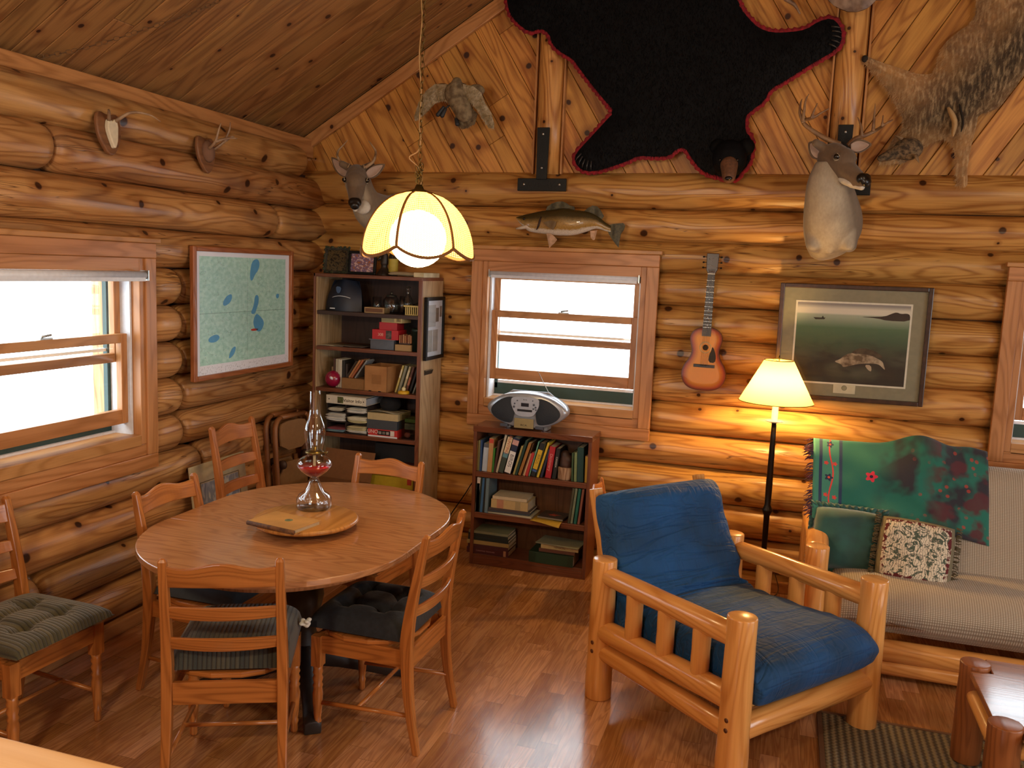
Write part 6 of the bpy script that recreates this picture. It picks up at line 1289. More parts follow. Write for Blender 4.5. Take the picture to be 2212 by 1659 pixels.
for px, th, hh, ln, c, lb in ((752, .012, .15, 32, '#3a2c22', 'brown paperback leaning at the left of the tray'), (757, .013, .165, 33, '#b07a4c', 'tan paperback leaning in the tray, left of the orange one'), (762, .013, .17, 34, '#a8603c', 'orange brown paperback leaning in the tray'), (770, .010, .17, 35, '#8e9296', 'grey spined paperback leaning at the right of the tray')):
    book(xat(px, 818, yC + .03), yC + .0, ZT + h, th, hh * .86, .11, ln, c, lb)
e = empty('open_carton', (xat(812, 830, 5.06), 5.055, SC), R(-4), 'open cardboard carton with a handle notch on the third shelf', 'box'); CDB = plain('kraft_card', '#a87848', .85, c2='#98683c', sc=9)
w = .165; b = MB(); b.bx(-w / 2, w / 2, 0, .003, 0, .165); b.bx(-w / 2, w / 2, .2, .203, 0, .165); b.bx(-w / 2, -w / 2 + .003, 0, .2, 0, .165); b.bx(w / 2 - .003, w / 2, 0, .2, 0, .165); b.bx(-w / 2, w / 2, 0, .2, 0, .003); b.build('carton_wall', CDB, e)
face(e, 'faded_print', -.03, .04, .05, .11, plain('kraft_print', '#946638', .85)); b = MB(); b.bx(-.05, -.03, -.0008, 0, .0, .006); b.bx(.02, .04, -.0008, 0, 0, .006); b.build('corner_notch', BLACK, e)
for k, (px, th, hh, ln, c, lb) in enumerate(((851, .012, .185, 16, '#c4b46c', 'yellow cream paperback leaning first in the right hand row, third shelf'), (857, .016, .185, 16, '#8a8c7c', 'grey marbled paperback leaning second in the right hand row, third shelf'), (866, .014, .182, 16, '#b5a987', 'tan paperback leaning in the right hand row behind the yellow base'), (873, .015, .182, 16, '#5c3a30', 'maroon paperback leaning in the right hand row, third shelf'), (881, .014, .18, 17, '#1c1e22', 'black paperback leaning between the maroon and the grey spines'), (889, .010, .175, 19, '#77776f', 'thin grey paperback leaning near the right side, third shelf'), (896, .012, .165, 20, '#2c2a24', 'dark paperback leaning last at the right side, third shelf'))):
    book(xat(px, 838, yC), yC + .01, SC + .0, th, hh, .13, ln, c, lb, bandc=[(.55, .85, '#d8cfb0'), ] if k in (0, 2) else ([(.3, .6, '#a86a50')] if k == 3 else None))
e = empty('magenta_ball', (xat(718, 816, 5.09), 5.10, SC), 0, 'glossy magenta ball at the left end of the third shelf', 'ball'); b = MB(); b.ball((0, 0, .055), (.055, .05, .055), 24); b.build('ball_body', plain('magenta_gloss', '#8e1238', .25, coat=.5), e); b = MB(); b.ball((.012, -.046, .065), (.014, .005, .010), 10, Matrix.Rotation(R(35), 3, 'Y')); b.build('white_mark', WHITE, e)
e = empty('yellow_puck', (xat(867, 840, 5.035), 5.072, SC), 0, 'round yellow plastic base with a pale knob before the leaning paperbacks', 'toy'); b = MB(); b.lathe([(.036, 0), (.038, .004), (.036, .016), (.028, .02)], n=28); b.build('yellow_base', plain('yellow_plastic', '#d8a81e', .35), e); b = MB(); b.ball((0, 0, .03), (.014, .014, .016), 14); b.build('pale_knob', plain('pale_knob', '#d8cf9c', .4), e)
# shelf D: binder on paper sorter, boxes, cap, bin
e = empty('paper_sorter', (xat(750, 930, 5.07), 5.065, SD), 0, 'dark six slot paper sorter stuffed with loose sheets under the binder', 'paper sorter'); w = .30
b = MB(); b.bx(-w / 2, w / 2, .0, .25, 0, .006); b.bx(-w / 2, w / 2, .0, .25, .195, .201)
for x in (-w / 2, -.012, w / 2 - .006): b.bx(x, x + .006, 0, .25, 0, .2)
for z in (.07, .135): b.bx(-w / 2, w / 2, 0, .25, z, z + .004)
b.bx(-w / 2, w / 2, .245, .25, 0, .2); b.build('rack', plain('sorter_brown', '#2e221c', .6), e)
rr = random.Random(21); GP = 'paper stacks in the sorter'
for lb, col_, row, n, cc in (('short pale envelope pile in the top left slot of the sorter', 0, 2, 6, ('#c4bca8',)), ('curled white papers in the top right slot of the sorter', 1, 2, 9, ('#d8d4cc', '#c8c4b8')), ('messy white papers in the middle left slot of the sorter', 0, 1, 14, ('#dcd8d0', '#c4beb4')), ('yellowed papers in the middle right slot of the sorter', 1, 1, 10, ('#d0c494', '#d8d0b8')), ('blue and red booklets in the bottom left slot of the sorter', 0, 0, 8, ('#6f8f9c', '#8fa4ac', '#7c3c44')), ('white and cream papers in the bottom right slot of the sorter', 1, 0, 12, ('#d0ccc0', '#c0b48c'))):
    q = empty('paper_stack', (xat(750, 930, 5.07) - .075 + col_ * .152, 5.05, SD + .012 + row * .067), 0, lb, 'paper', GP)
    for ci, cc_ in enumerate(cc):
        b = MB(); m_ = n // len(cc)
        for k in range(m_):
            z = (ci * m_ + k) * .0036; dx = rr.uniform(-.006, .006); dy = rr.uniform(-.022, .014); cv = rr.uniform(0, .006); wq = .062 if not (row == 2 and col_ == 0) else .045
            b.grid(lambda u, v: (dx + (u * 2 - 1) * wq, dy + v * .2, z + cv * (u - .5) ** 2 * 4 * (1 - v)), 6, 3)
        b.build('sheets', cm(cc_, .8), q, solid=.0022)
ZS = SD + .201
e = empty('ring_binder', (xat(747, 866, 5.01), 5.012, ZS), R(-2), 'white ring binder labelled Visitor Info lying on the paper sorter', 'binder')
w = .292; b = MB(); b.bx(-w / 2, w / 2, 0, .26, 0, .003); b.bx(-w / 2, w / 2, 0, .26, .052, .055); b.bx(-w / 2, w / 2, 0, .003, .003, .052); b.build('binder_cover', plain('white_binder_vinyl', '#cfc9b8', .4), e, bev=.001)
b = MB(); b.bx(-w / 2 + .006, w / 2 - .004, .006, .24, .004, .045); b.build('binder_pages', plain('grey_pages', '#9aa2ae', .6), e)
face(e, 'label_card', -.055, .118, .008, .047, cm('#e2dcc8')); face(e, 'label_photo', -.062, -.02, .007, .048, plain('leaf_photo', '#5c6a34', .6, c2='#3a2c1c', sc=50), -.001)
text('label_text', 'Visitor Info', .030, BLACK, e, (.048, -.0012, .027), (R(90), 0, 0))
for x in (-.125, .128): b = MB(); b.lathe([(.004, 0), (.003, .001)], (x, -.0002, .028), 10, Matrix.Rotation(R(90), 3, 'X')); b.build('rivet', BLACK, e)
e, w = stack('game_box', 'red and white board game box at the bottom of the pile beside the clear bin', 'box', 799, 863, SD, .052, 5.065, .2, plain('red_game_card', '#c0302c', .5))
face(e, 'white_edge', -w / 2, w / 2, 0, .009, WHITE); face(e, 'black_panel', -.035, .055, .014, .044, BLACK); face(e, 'barcode_patch', .055, .083, .012, .046, cm('#d8d0c8'), -.0012); text('box_logo', 'UNO', .034, cm('#e8d0c8'), e, (-.070, -.0012, .032), (R(90), 0, 0))
for k in range(3): face(e, 'small_picture', -.028 + k * .027, -.008 + k * .027, .02, .038, cm(['#8c8880', '#6c6864', '#9c9690'][k]), -.0014)
e, w = stack('storage_box', 'slate blue box in the middle of the pile beside the clear bin', 'box', 796, 862, SD + .052, .060, 5.06, .2, plain('slate_box', '#3e444c', .6)); e, w = stack('storage_box', 'cream paper box on top of the slate blue box', 'box', 797, 864, SD + .112, .045, 5.06, .2, plain('cream_paper_box', '#b8a67c', .8))
b = MB(); b.grid(lambda u, v: (-w / 2 + u * w, -.004 + v * .16, .047 + .012 * abs(math.sin(u * 3.1 + .4)) * (1 - v)), 12, 4); b.build('crumpled_sheet', cm('#a8a088', .8), e, solid=.001)
e = empty('knit_hat', (xat(842, 880, 5.16), 5.17, SD + .172), 0, 'black knitted cap on the cream paper box', 'hat'); b = MB(); b.ball((0, 0, .035), (.07, .07, .055), 18); b.build('knitted_wool', plain('black_wool', '#0e0e12', .95, bump=.3), e)
e = empty('clear_bin', (xat(886, 930, 5.07), 5.075, SD), 0, 'clear plastic bin with green lid and trinkets at the right end of the fourth shelf', 'bin'); w = .125; CP_ = glass('clear_plastic', (.82, .84, .8, 1), 1.4, .8)
b = MB(); b.bx(-w / 2, w / 2, 0, .002, 0, .16); b.bx(-w / 2, -w / 2 + .002, 0, .18, 0, .16); b.bx(w / 2 - .002, w / 2, 0, .18, 0, .16); b.bx(-w / 2, w / 2, 0, .18, 0, .003); b.build('bin_wall', CP_, e)
b = MB(); b.bx(-w / 2 + .015, w / 2 - .004, .01, .12, .108, .132); b.build('green_box', plain('green_item', '#3c5c24', .6), e, bev=.004); b = MB(); b.bx(-w / 2 + .01, w / 2 - .008, .02, .14, .06, .1); b.build('grey_item', plain('grey_item', '#5c5c4c', .7, c2='#3c3c30', sc=40), e, bev=.004)
b = MB(); b.ball((-.03, .02, .025), (.022, .015, .018)); b.build('red_trinket', cm('#7c2c28'), e); b = MB(); b.ball((.042, .015, .022), (.016, .012, .016)); b.build('cream_trinket', cm('#d8d0a8'), e)
# shelf E and bottom
e, w = stack('game_box', 'maroon flat box on the bottom compartment behind the far chair', 'box', 812, 905, SE + .075, .085, 5.09, .25, plain('maroon_card', '#4c1c24', .6)); e, w = stack('game_box', 'yellow game box with red corner under the maroon box', 'box', 800, 900, SE, .072, 5.07, .25, plain('yellow_game_card', '#b8a02a', .5)); face(e, 'red_corner', w / 2 - .04, w / 2 - .01, .03, .068, cm('#a83024'))
e, w = stack('black_case', 'black case on top of the maroon box in the bottom compartment', 'case', 815, 903, SE + .162, .11, 5.14, .2, plain('black_case_vinyl', '#101216', .5)); e, w = stack('shoe_box', 'dark shallow box left of the maroon box in the bottom compartment', 'box', 748, 800, SE, .08, 5.15, .2, plain('dark_shoe_card', '#3c2e26', .8))
e = empty('cardboard_box', (.405, 4.80, 0), R(-3), 'large brown cardboard box with white label standing before the tall bookcase', 'box')
b = MB(); b.bx(-.17, .20, -.1, .18, 0, .50); b.build('box_body', plain('brown_carton', '#7c5230', .85), e, bev=.003); b = MB(); b.box((.02, .215, .585), (.37, .004, .20), Matrix.Rotation(R(-18), 4, 'X')); b.build('open_flap', plain('brown_carton', '#7c5230'), e); b = MB(); b.bx(.115, .150, -.1012, -.1, .39, .455); b.build('shipping_label', cm('#c8c0b0'), e)
# ---------------- small bookcase ----------------
LX0, LX1, LY0, LY1, LZ = 1.255, 2.022, 5.135, 5.37, .905
LB = empty('low_bookcase', (LX0, LY0, 0), 0, 'low brown bookcase with three shelves of books under the window', 'bookcase')
def lb_(nm, mat, *a):
    b = MB(Matrix.Translation((-LX0, -LY0, 0))); b.bx(*a); return b.build(nm, mat, LB, bev=.002)
lb_('side_panel', SHELF, LX0, LX0 + .022, LY0, LY1, 0, LZ - .035); lb_('side_panel', SHELF, LX1 - .022, LX1, LY0, LY1, 0, LZ - .035); lb_('top_board', wood('glossy_shelf_top', '#74452e', '#5c331f', rough=.16, var=0, coat=.5), LX0 - .002, LX1 + .002, LY0 - .004, LY1, LZ - .036, LZ)
L1, L2, L3 = .612, .345, .070
for z, t in ((L1, .034), (L2, .036)): lb_('shelf', SHELF, LX0 + .022, LX1 - .022, LY0 + .002, LY1 - .006, z - t, z)
lb_('bottom_shelf', SHELF, LX0 + .022, LX1 - .022, LY0 + .002, LY1 - .006, L3 - .02, L3); lb_('kick_board', SHELF, LX0 + .022, LX1 - .022, LY0 + .002, LY0 + .02, 0, L3 - .02); lb_('back_panel', wood('shelf_back', '#6e4a30', '#54361f', var=0), LX0 + .02, LX1 - .02, LY1 - .006, LY1, .02, LZ - .036)
yL = LY0 + .012
def zp(crx, cry): return Wy(1020 + crx / 7.9, 920 + cry / 7.9, yL)
TOPB = [  # foot left x, foot width, head shift x, head y, foot y (zoomed crop px), colour, label, extras
    (22, 50, 16, 255, 745, '#c08c4c', 'tan spine first at the left end of the top shelf', {}), (78, 34, 22, 250, 770, '#8a8a60', 'olive thin spine beside the tan one, left end of the top shelf', {}), (120, 28, 25, 240, 770, '#2c4a78', 'blue book with pale blue top corner near the left end', {}),
    (152, 88, 40, 300, 765, '#b8c4d4', 'pale blue white spine with dark top, fourth from the left', dict(bandc=[(.86, 1, '#5a5a62')])), (250, 76, 42, 210, 715, '#b88a54', 'beige book with red patch at its head', dict(bandc=[(.86, .98, '#b8402c')])), (316, 44, 26, 380, 705, '#3e8a34', 'short bright green book among the upright ones', {}), (362, 34, 80, 250, 720, '#4a2a20', 'dark reddish brown book leaning right', {}),
    (390, 36, 170, 130, 765, '#c4b8a0', 'cream spined large thin book leaning left of the hunting book', {}), (432, 88, 190, 140, 765, '#3a4438', 'thick hunting book with landscape spine, leaning', dict(bandc=[(.55, .98, '#d8c49c'), (.42, .55, '#5c8a94')], title=('HUNTING', .77), tc='#b8402c', ts=.030)),
    (540, 108, 170, 195, 765, '#1c2440', 'thick navy bird guide with white title panel', dict(bandc=[(.02, .62, '#e4e0dc'), (.80, .94, '#c89a94')], title=('BIRDS', .36), tc='#55565c', ts=.034)), (690, 34, 150, 340, 765, '#a89a5c', 'khaki spine right of the bird guide', {}), (728, 40, 190, 240, 770, '#1f3c30', 'dark green book leaning right of the khaki one', {}),
    (778, 52, 190, 285, 770, '#a06c2e', 'ochre brown book leaning in the middle of the row', {}), (845, 14, 190, 300, 775, '#5c3a1c', 'narrow dark brown book in the middle of the row', {}), (862, 32, 120, 470, 772, '#d8bc94', 'short pale peach book in the middle of the row', {}), (898, 50, 120, 455, 795, '#b8302c', 'red book leaning left of the aqua one', {}),
    (952, 22, 170, 270, 790, '#6fa48c', 'aqua green thin spine left of the yellow title book', {}), (990, 80, 170, 290, 795, '#1c1c1a', 'black field guide with yellow title panel', dict(bandc=[(.22, .80, '#d8b02c'), (.14, .20, '#3c5a9c')], title=('BIRDS', .52), tc='#8a6a20', ts=.024)), (1075, 22, 160, 300, 800, '#3c4428', 'dark olive thin spine left of the plain yellow one', {}), (1098, 34, 190, 285, 810, '#d8b42c', 'tall thin yellow book leaning left of the dictionary', {}), (1150, 40, 140, 400, 800, '#262c44', 'midnight blue book behind the dictionary', {}),
    (1235, 100, 84, 350, 805, '#b01c26', 'thick bright red dictionary', dict(title=('Dictionary', .50), tc='#e09a94', ts=.026)), (1355, 66, 76, 385, 770, '#1c1814', 'black book with white title right of the dictionary', dict(title=('CANADA', .55), tc='#d8d0c0', ts=.016)),
    (1690, 30, 10, 460, 850, '#3c5434', 'mid green thin spine right of the stump', {}), (1735, 46, 8, 455, 865, '#7a8a5c', 'sage green spine right of the stump', {}), (1785, 108, 8, 370, 885, '#123c38', 'thick dark teal book near the right end', {}), (1912, 56, 12, 520, 905, '#c49a34', 'short yellow book last at the right end of the top shelf', dict(bandc=[(.98, 1, '#8a3c2c')]))]
px_prev = 0
for fx, fw_, hs, hy, fy, c, lb, ex in TOPB:
    A_ = zp(fx, fy); B_ = zp(fx + fw_, fy + fw_ * .1); C_ = zp(fx + hs, hy); th = B_.x - A_.x; lean = math.atan2(C_.x - A_.x, C_.z - L1) ; ln = math.degrees(lean); th *= math.cos(lean); hh = min(math.hypot(C_.x - A_.x, C_.z - L1), (LZ - .040 - L1) / max(math.cos(lean), .5) - th * math.tan(max(lean, 0)) * 1)
    ex = dict(ex); 
    if 'ts' in ex: ex['ts'] = min(ex['ts'], th * .8)
    book(A_.x, yL + .004 * ((fx // 10) % 4), L1 + max(0, th * math.sin(lean)), th, hh - th * math.sin(lean), .16, ln, c, lb + ', low bookcase', group='books on the top shelf of the low bookcase', **ex)
# stump carving
e = empty('wooden_stump', (zp(1560, 800).x, yL + .045, L1), 0, 'small split log stump with bark carving on the top shelf', 'ornament')
b = MB(); b.lathe([(.044, 0), (.047, .01), (.046, .045), (.048, .078)], n=18); b.build('stump_base', wood('split_stump', '#b89878', '#7c5438', rough=.8, freq=2, var=0, bump=.6), e)
b = MB(); b.cap((0, .01, .09), (-.008, .01, .155), .044, .03); b.ball((.012, .0, .12), (.035, .03, .04)); b.build('carved_top', plain('dark_carved_bark', '#4a2c1c', .6, c2='#2c1810', sc=22, bump=.5), e, remesh=.006, smooth=2)
# middle shelf upright books
def zq(px, py): return Wy(px, py, yL)
for a_, w_, sh, top, c, lb in ((1016, 9, 2, 1041, '#16181a', 'black book at the left end of the middle shelf'), (1022, 8, 6, 1022, '#d0c8c4', 'white spined book beside the black one, middle shelf'), (1031, 5, 8, 1022, '#1f2c24', 'dark green spine beside the white one, middle shelf'), (1036, 6, 8, 1024, '#3c6a9c', 'book with bright blue top near the left end, middle shelf'), (1041, 5, 6, 1026, '#1a1c1c', 'thin black spine left of the grey binder, middle shelf'), (1046, 7, 5, 1024, '#6a8494', 'grey blue floppy binder left of the book pile, middle shelf'),
    (1227, 5, 12, 1052, '#4c4a34', 'dark khaki spine first of the right group, middle shelf'), (1233, 5, 12, 1052, '#7c8468', 'pale green spine in the right group, middle shelf'), (1240, 6, 12, 1050, '#1c6454', 'teal spine in the right group, middle shelf'), (1248, 5, 12, 1054, '#8a5440', 'russet spine last of the right group, middle shelf')):
    p = zq(a_, 1105); q = zq(a_ + w_, 1106); t = zq(a_ + sh, top); th = q.x - p.x; hh = min(t.z - L2, L1 - .036 - L2 - .002); lean = math.degrees(math.atan2(max(t.x - p.x, 0), hh)) * .8
    book(max(p.x, LX0 + .024), yL, L2 + th * math.sin(R(lean)), th, hh / math.cos(R(lean)) - th * math.sin(R(lean)) * 1.2 - .002, .17, lean, c, lb, group='books on the middle shelf of the low bookcase')
def flatpile(specs, z, group):
    for px0, px1, th, dd, rz, c, lb, ex in specs:
        x0, x1 = zq(px0, 1100).x, zq(px1, 1100).x; book((x0 + x1) / 2, yL - ex.pop('out', 0), z, th, x1 - x0, dd, 0, c, lb, flat=True, rz=rz, group=group, **ex); z += th + .0006
    return z
flatpile([(1052, 1150, .012, .18, -3, '#b8b4a0', 'pale magazine at the bottom of the middle shelf pile', {}), (1053, 1143, .012, .18, 1, '#3c4450', 'dark grey book above the pale magazine, middle shelf', {}), (1055, 1145, .014, .18, 0, '#4a4044', 'plum grey book under the thick cream volume, middle shelf', {}), (1060, 1140, .058, .18, -1, '#c4ac7c', 'thick cream volume in the middle shelf pile', dict(bandc=[(.16, .34, '#b88468'), (.66, .8, '#a89870')])), (1063, 1137, .020, .17, 1, '#cfc0a4', 'cream book with dark brown picture, topmost of the middle shelf pile', {})], L2, 'piled books on the middle shelf')
e = empty('manila_envelope', (zq(1180, 1112).x, yL - .02, L2), R(-4), 'yellow envelope hanging over the edge of the middle shelf', 'envelope'); b = MB(); b.grid(lambda u, v: (-.09 + u * .19, -.03 + v * .17, .002 - (.022 * (1 - v / .3) ** 2 * u if v < .3 else 0) + .002 * math.sin(u * 5)), 12, 12); b.build('envelope_sheet', plain('manila_yellow', '#b89430', .7), e, solid=.003)
e = empty('magazine', (zq(1188, 1100).x, yL + .01, L2 + .007), R(-6), 'dark magazine with red maple leaf shape lying on the yellow envelope', 'magazine'); b = MB(); b.bx(-.085, .085, 0, .15, 0, .012); b.build('magazine_body', plain('brown_magazine', '#4c4038', .5), e); b = MB(); b.prism([(-.045, .07), (-.015, .075), (-.01, .10), (.005, .08), (.045, .078), (.02, .06), (.02, .04), (-.005, .05), (-.02, .04), (-.022, .06)], .012, .0126); b.build('red_leaf', cm('#a84a34'), e); b = MB(); b.bx(-.085, .085, -.001, 0, .001, .009); b.build('pale_edge', cm('#8c8474'), e)
flatpile([(1011, 1102, .038, .17, 0, '#4a1a20', 'dark red book at the bottom of the left pile, lowest shelf', dict(title=('CHRISTMAS TREASURES', .45), tc='#a88080', ts=.012, bandc=[(.88, .94, '#b88a64')])), (1013, 1101, .022, .18, -1, '#4c1f22', 'maroon book second from the bottom of the left pile, lowest shelf', {}), (1011, 1102, .026, .18, 1, '#a08a54', 'tan and olive book in the middle of the left pile, lowest shelf', {}), (1013, 1101, .020, .18, 0, '#1c2620', 'blackish green book in the left pile above the tan one', {}), (1013, 1100, .024, .17, -1, '#20261f', 'black green book with faint lettering near the top of the left pile', {}), (1014, 1100, .016, .17, 0, '#7c7f64', 'sage green book on top of the left pile, lowest shelf', {})], L3, 'left pile of books on the lowest shelf')
flatpile([(1148, 1245, .070, .17, -1, plain('dark_green_album', '#16301c', .5), 'thick dark green album at the bottom of the right pile, lowest shelf', dict(bandc=[(.16, .88, '#1f3a24')], out=.02)), (1168, 1246, .022, .17, 1, '#6c4030', 'reddish brown book above the green album', {}), (1172, 1254, .030, .16, 0, '#c0ac78', 'cream book with dark lettering in the right pile', dict(title=('HENSON', .5), tc='#5c4c34', ts=.018)), (1160, 1256, .006, .17, -6, '#8c8c74', 'glossy landscape calendar on top of the right pile, lowest shelf', dict(out=.02))], L3, 'right pile of books on the lowest shelf')
# ---------------- boombox ----------------
BB = empty('boombox', (1.585, 5.15, LZ), R(0), 'silver and black portable boombox with raised antenna on the low bookcase', 'radio')
SLV = plain('silver_plastic', '#a8adb6', .28, .35, coat=.3); 
def bprof(t, k=1.0):   # front outline, an eye-shaped oval
    x = .262 * math.cos(t); z = .118 + .112 * math.sin(t) * (1 - .25 * abs(math.cos(t)) ** 4); return (x * k, .118 + (z - .118) * k)
b = MB(); TT = [2 * math.pi * j / 56 for j in range(56)]
b.rings([[Vector((bprof(t, k)[0], y + .02 * abs(math.cos(t)) ** 2, bprof(t, k)[1] * 1.0 + .004)) for t in TT] for k, y in ((.90, -.004), (.97, .004), (1, .02), (1, .08), (.93, .15), (.7, .19))]); b.build('case', SLV, BB)
SPK = plain('dark_speaker_cloth', '#20262e', .7, bump=.5, sc=260)
for s in (-1, 1):
    pts = [(.062, .20), (.11, .205), (.16, .185), (.205, .15), (.225, .118), (.215, .085), (.175, .055), (.12, .04), (.085, .04), (.075, .065), (.068, .11), (.08, .15)] if s > 0 else None
    if s < 0: pts = [(-x, z) for x, z in [(.062, .20), (.11, .205), (.16, .185), (.205, .15), (.225, .118), (.215, .085), (.175, .055), (.12, .04), (.085, .04), (.075, .065), (.068, .11), (.08, .15)]][::-1]
    b = MB(); puff(b, smooth_poly(pts, 2), lambda d, x, y: .002 + .014 * (1 - math.exp(-d / .03)), .014, Matrix.Translation((0, -.003, 0)) @ FXY, -.02); b.build('speaker_grille', SPK, BB)
b = MB(FXY @ Matrix.Translation((0, 0, .006))); b.prism(smooth_poly([(-.085, .212), (.085, .212), (.095, .17), (.075, .12), (.05, .085), (-.05, .085), (-.075, .12), (-.095, .17)], 2), 0, .006); b.build('control_panel', plain('pale_silver', '#b5bbc6', .3, .3), BB, bev=.002)
b = MB(FXY); b.bx(-.025, .025, .150, .172, .012, .0135); b.build('lcd_display', plain('dark_lcd', '#2a2c34', .15), BB); b = MB(FXY); b.bx(-.048, .048, .118, .132, .012, .0138); b.build('cassette_slot', plain('black_slot', '#1a1a1e', .3), BB, bev=.001)
b = MB(FXY); b.bx(-.066, .060, .012, .074, .008, .012); b.build('cassette_door', plain('champagne_door', '#b8a878', .25, .5), BB, bev=.003)
for x, z, r in ((-.07, .145, .007), (-.066, .165, .005), (.058, .165, .007), (.07, .15, .006), (.072, .135, .005), (.056, .14, .006), (-.05, .185, .004), (.05, .19, .004)): b = MB(FXY); b.lathe([(r, .012), (r, .015), (r * .7, .016)], (x, z, 0), 12); b.build('button', plain('dark_button', '#4a505c', .3), BB)
b = MB(); b.lathe([(.001, .0), (.06, .003), (.062, .006), (.03, .012), (.001, .013)], (0, .075, .215), 28); b.build('disc_lid', plain('blue_silver', '#8fa0bc', .15, .5), BB)
b = MB(); b.tube([(-.20, .10, .17), (-.12, .12, .225), (.12, .12, .225), (.20, .10, .17)], .008, 8); b.build('handle', SLV, BB)
for x in (-.12, .12): b = MB(); b.lathe([(.012, 0), (.012, .016)], (x, .04, 0), 12); b.bx(x - .02, x + .02, .03, .12, .004, .03); b.build('foot', plain('grey_foot', '#77797e', .4), BB)
for x in (-.135, .095): b = MB(FXY); b.bx(x - .025, x + .025, .012, .032, .0, .006); b.build('vent', plain('dark_button', '#4a505c'), BB, bev=.003)
b = MB(); a0 = Vector((.135, .12, .195)); a1 = Wy(1162, 802, 5.28) - Vector((1.585, 5.15, LZ)); b.tube([a0, a0 + (a1 - a0) * .5, a1], [.0028, .0022, .0016], 8); b.ball(a1, .003, 6); b.build('antenna', STEEL, BB)
text('brand_mark', 'RCA', .016, BLACK, BB, (-.003, -.0125, .032), (R(90), 0, 0), sx=1.3); text('brand_mark', 'RCA', .010, BLACK, BB, (0, -.0125, .192), (R(90), 0, 0), sx=1.3)
b = MB(); b.tube(crom([(1.56, 5.38, .9), (1.3, 5.39, .5), (1.2, 5.375, .50), (1.12, 5.37, .38), (1.02, 5.37, .22), (.97, 5.37, .1)], 6), .004, 6); tag(b.build('power_cord', BLACK), 'black power cord hanging between the two bookcases', 'cord')
# ---------------- folding chairs and pictures stored against the left wall ----------------
def folded(x, y, rz, lean, label):
    e = empty('folding_chair', (x, y, 0), R(rz), label, 'chair', 'folded wooden chairs in the corner'); e.rotation_euler = (R(lean), 0, R(rz))
    FC = wood('folding_maple', '#8c5c36', '#6b4024', rough=.4, var=.1)
    for s in (-1, 1):
        b = MB(); b.tube(crom([(.19 * s, 0, 0), (.19 * s, 0, .5), (.185 * s, 0, .80), (.165 * s, .0, .885), (.12 * s, .0, .915)], 5), .016, 10, sx=1.2, sy=.9); b.build('side_frame', FC, e)
        b = MB(); b.tube([(.155 * s, .05, .02), (.155 * s, .045, .62)], .014, 10); b.build('rear_leg', FC, e)
    b = MB(); b.tube([(-.125, 0, .915), (.125, 0, .915)], .016, 10); b.build('top_rail', FC, e)
    b = MB(); b.prism(smooth_poly([(-.135, .70), (.135, .70), (.14, .84), (.11, .885), (-.11, .885), (-.14, .84)], 1), -.006, .006, FXY); b.build('back_panel', plain('tan_panel', '#94704c', .5), e)
    b = MB(); b.prism(smooth_poly([(-.15, .24), (.15, .24), (.14, .62), (-.14, .62)], 1), -.035, -.02, FXY); b.build('seat', plain('tan_panel', '#94704c'), e, bev=.004)
    for s in (-1, 1): b = MB(); b.lathe([(.03, 0), (.03, .012)], (.16 * s, -.02, .62), 12, Matrix.Rotation(R(90), 3, 'Y')); b.build('hinge_plate', DARK, e)
    b = MB(); b.tube([(-.155, .05, .12), (.155, .05, .12)], .01, 8); b.build('rung', FC, e); return e
folded(.19, 4.86, 84, -5, 'folded wooden chair leaning in the corner, nearest the room'); folded(.10, 4.90, 84, -5, 'folded wooden chair leaning in the corner behind the nearer folded chair')
def leaning(y0, y1, ztop, xb, label, inner):
    e = empty('leaning_picture', (xb, (y0 + y1) / 2, 0), R(90), label, 'picture', 'framed pictures stored behind the tall chair'); e.rotation_euler = (R(-7), 0, R(90)); w = y1 - y0
    b = MB(); b.bx(-w / 2, w / 2, -.012, 0, 0, ztop); b.build('mat', plain('cream_picture_mat', '#c4b490', .8), e, bev=.002); b = MB()
    for x0, x1, z0, z1 in ((-w * .36, -w * .35, .08, ztop - .10), (w * .35, w * .36, .08, ztop - .10), (-w * .36, w * .36, .08, .084), (-w * .36, w * .36, ztop - .104, ztop - .10)): b.bx(x0, x1, -.0126, -.012, z0, z1)
    b.build('ink_line', plain('brown_ink', '#5c4a34', .8), e); b = MB(); b.add([(-w * .34, -.0128, .09), (w * .34, -.0128, .09), (w * .34, -.0128, ztop - .11), (-w * .34, -.0128, ztop - .11)], [(0, 1, 2, 3)], [[(0, 0), (1, 0), (1, 1), (0, 1)]], False); b.build('artwork', inner, e); return e
leaning(3.92, 4.42, .76, .135, 'cream matted picture leaning on the wall behind the taller chair', blob_mat('pale_ice_art', ('#b8bcc4', '#8c94a4', '#c8c8c8'), 5))
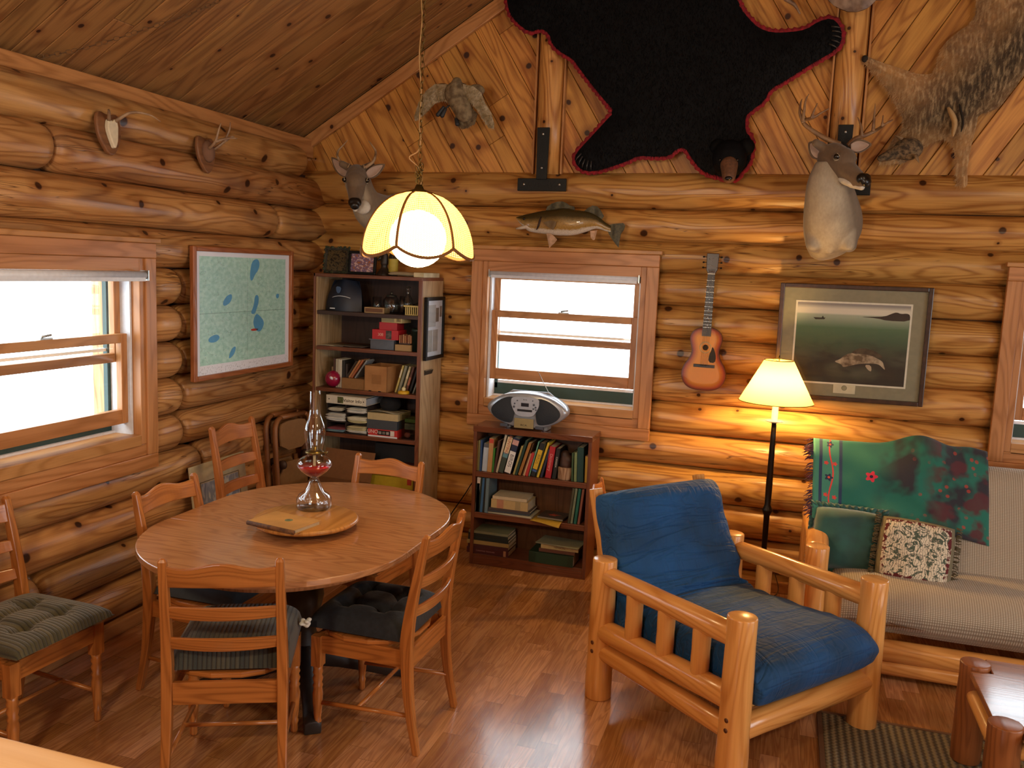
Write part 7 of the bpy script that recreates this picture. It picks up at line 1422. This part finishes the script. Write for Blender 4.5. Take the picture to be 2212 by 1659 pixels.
# ---------------- tidy: lettering to meshes, small pieces under the part they sit on ----------------
bpy.context.view_layer.update()
dg = bpy.context.evaluated_depsgraph_get()
for o in [o for o in S.objects if o.type == 'FONT']:
    me = bpy.data.meshes.new_from_object(o.evaluated_get(dg)); nm = o.name; q = bpy.data.objects.new('lettering', me); COL.objects.link(q)
    q.parent = o.parent; q.matrix_parent_inverse = o.matrix_parent_inverse.copy(); q.matrix_basis = o.matrix_basis.copy(); bpy.data.objects.remove(o); q.name = nm
bpy.context.view_layer.update()
SUB = {'headstock': ('tuning_peg', 'nut'), 'fingerboard': ('frets', 'inlay_dots'), 'soundboard': ('rosette', 'sound_hole', 'pickguard', 'bridge'), 'control_panel': ('button', 'lcd_display', 'cassette_slot'),
       'cassette_door': ('brand_mark',), 'print_sheet': ('painted_fish', 'painted_fish_back', 'painted_fin', 'painted_boat', 'painted_angler', 'painted_island'), 'mat_board': ('title_plate', 'title_seal'),
       'map_sheet': ('printed_lake', 'red_marker'), 'pelt': ('claw',), 'cushion_cover': ('tuft_button',), 'binder_cover': ('label_card', 'label_photo', 'label_text', 'rivet'), 'page': ('printed_column',),
       'cover': ('cover_medallion', 'spine_title', 'spine_panel'), 'wooden_shield': ('skull_plate', 'hide_cap'), 'bag_body': ('white_stripe', 'emblem', 'white_tag'), 'ear': ('ear_lining',), 'eye': ('eye_ring',), 'body': ('barcode', 'photo_patch', 'box_number', 'box_logo', 'black_panel', 'barcode_patch', 'small_picture', 'white_edge', 'side_panel', 'red_corner'),
       'bin_body': ('bin_rim',), 'magazine_body': ('red_leaf', 'pale_edge'), 'box_body': ('shipping_label',), 'front_post': ('dowel_plug',), 'mat': ('ink_line', 'artwork'), 'ball_body': ('white_mark',), 'head': ('nose', 'muzzle'), 'upright_plate': (), 'frame': ('moss',)}
def base(n): return n.split('.')[0]
def ctr(o): return o.matrix_world @ (sum((Vector(c) for c in o.bound_box), Vector()) / 8)
for root in [o for o in S.objects if o.parent is None and 'category' in o]:
    kids = list(root.children)
    for p in [k for k in kids if base(k.name) in SUB]:
        pass
    for k in kids:
        for pn, cs in SUB.items():
            if base(k.name) in cs:
                ps = [q for q in kids if base(q.name) == pn and q is not k]
                if ps:
                    q = min(ps, key=lambda q: (ctr(q) - ctr(k)).length); mw = k.matrix_world.copy(); k.parent = q; k.matrix_parent_inverse = q.matrix_world.inverted(); k.matrix_basis = mw
                break
for o in S.objects:
    if base(o.name) in ('moss', 'basket_contents', 'sheets'): o['kind'] = 'stuff'
    if base(o.name) == 'stuffing' and o.parent: pass
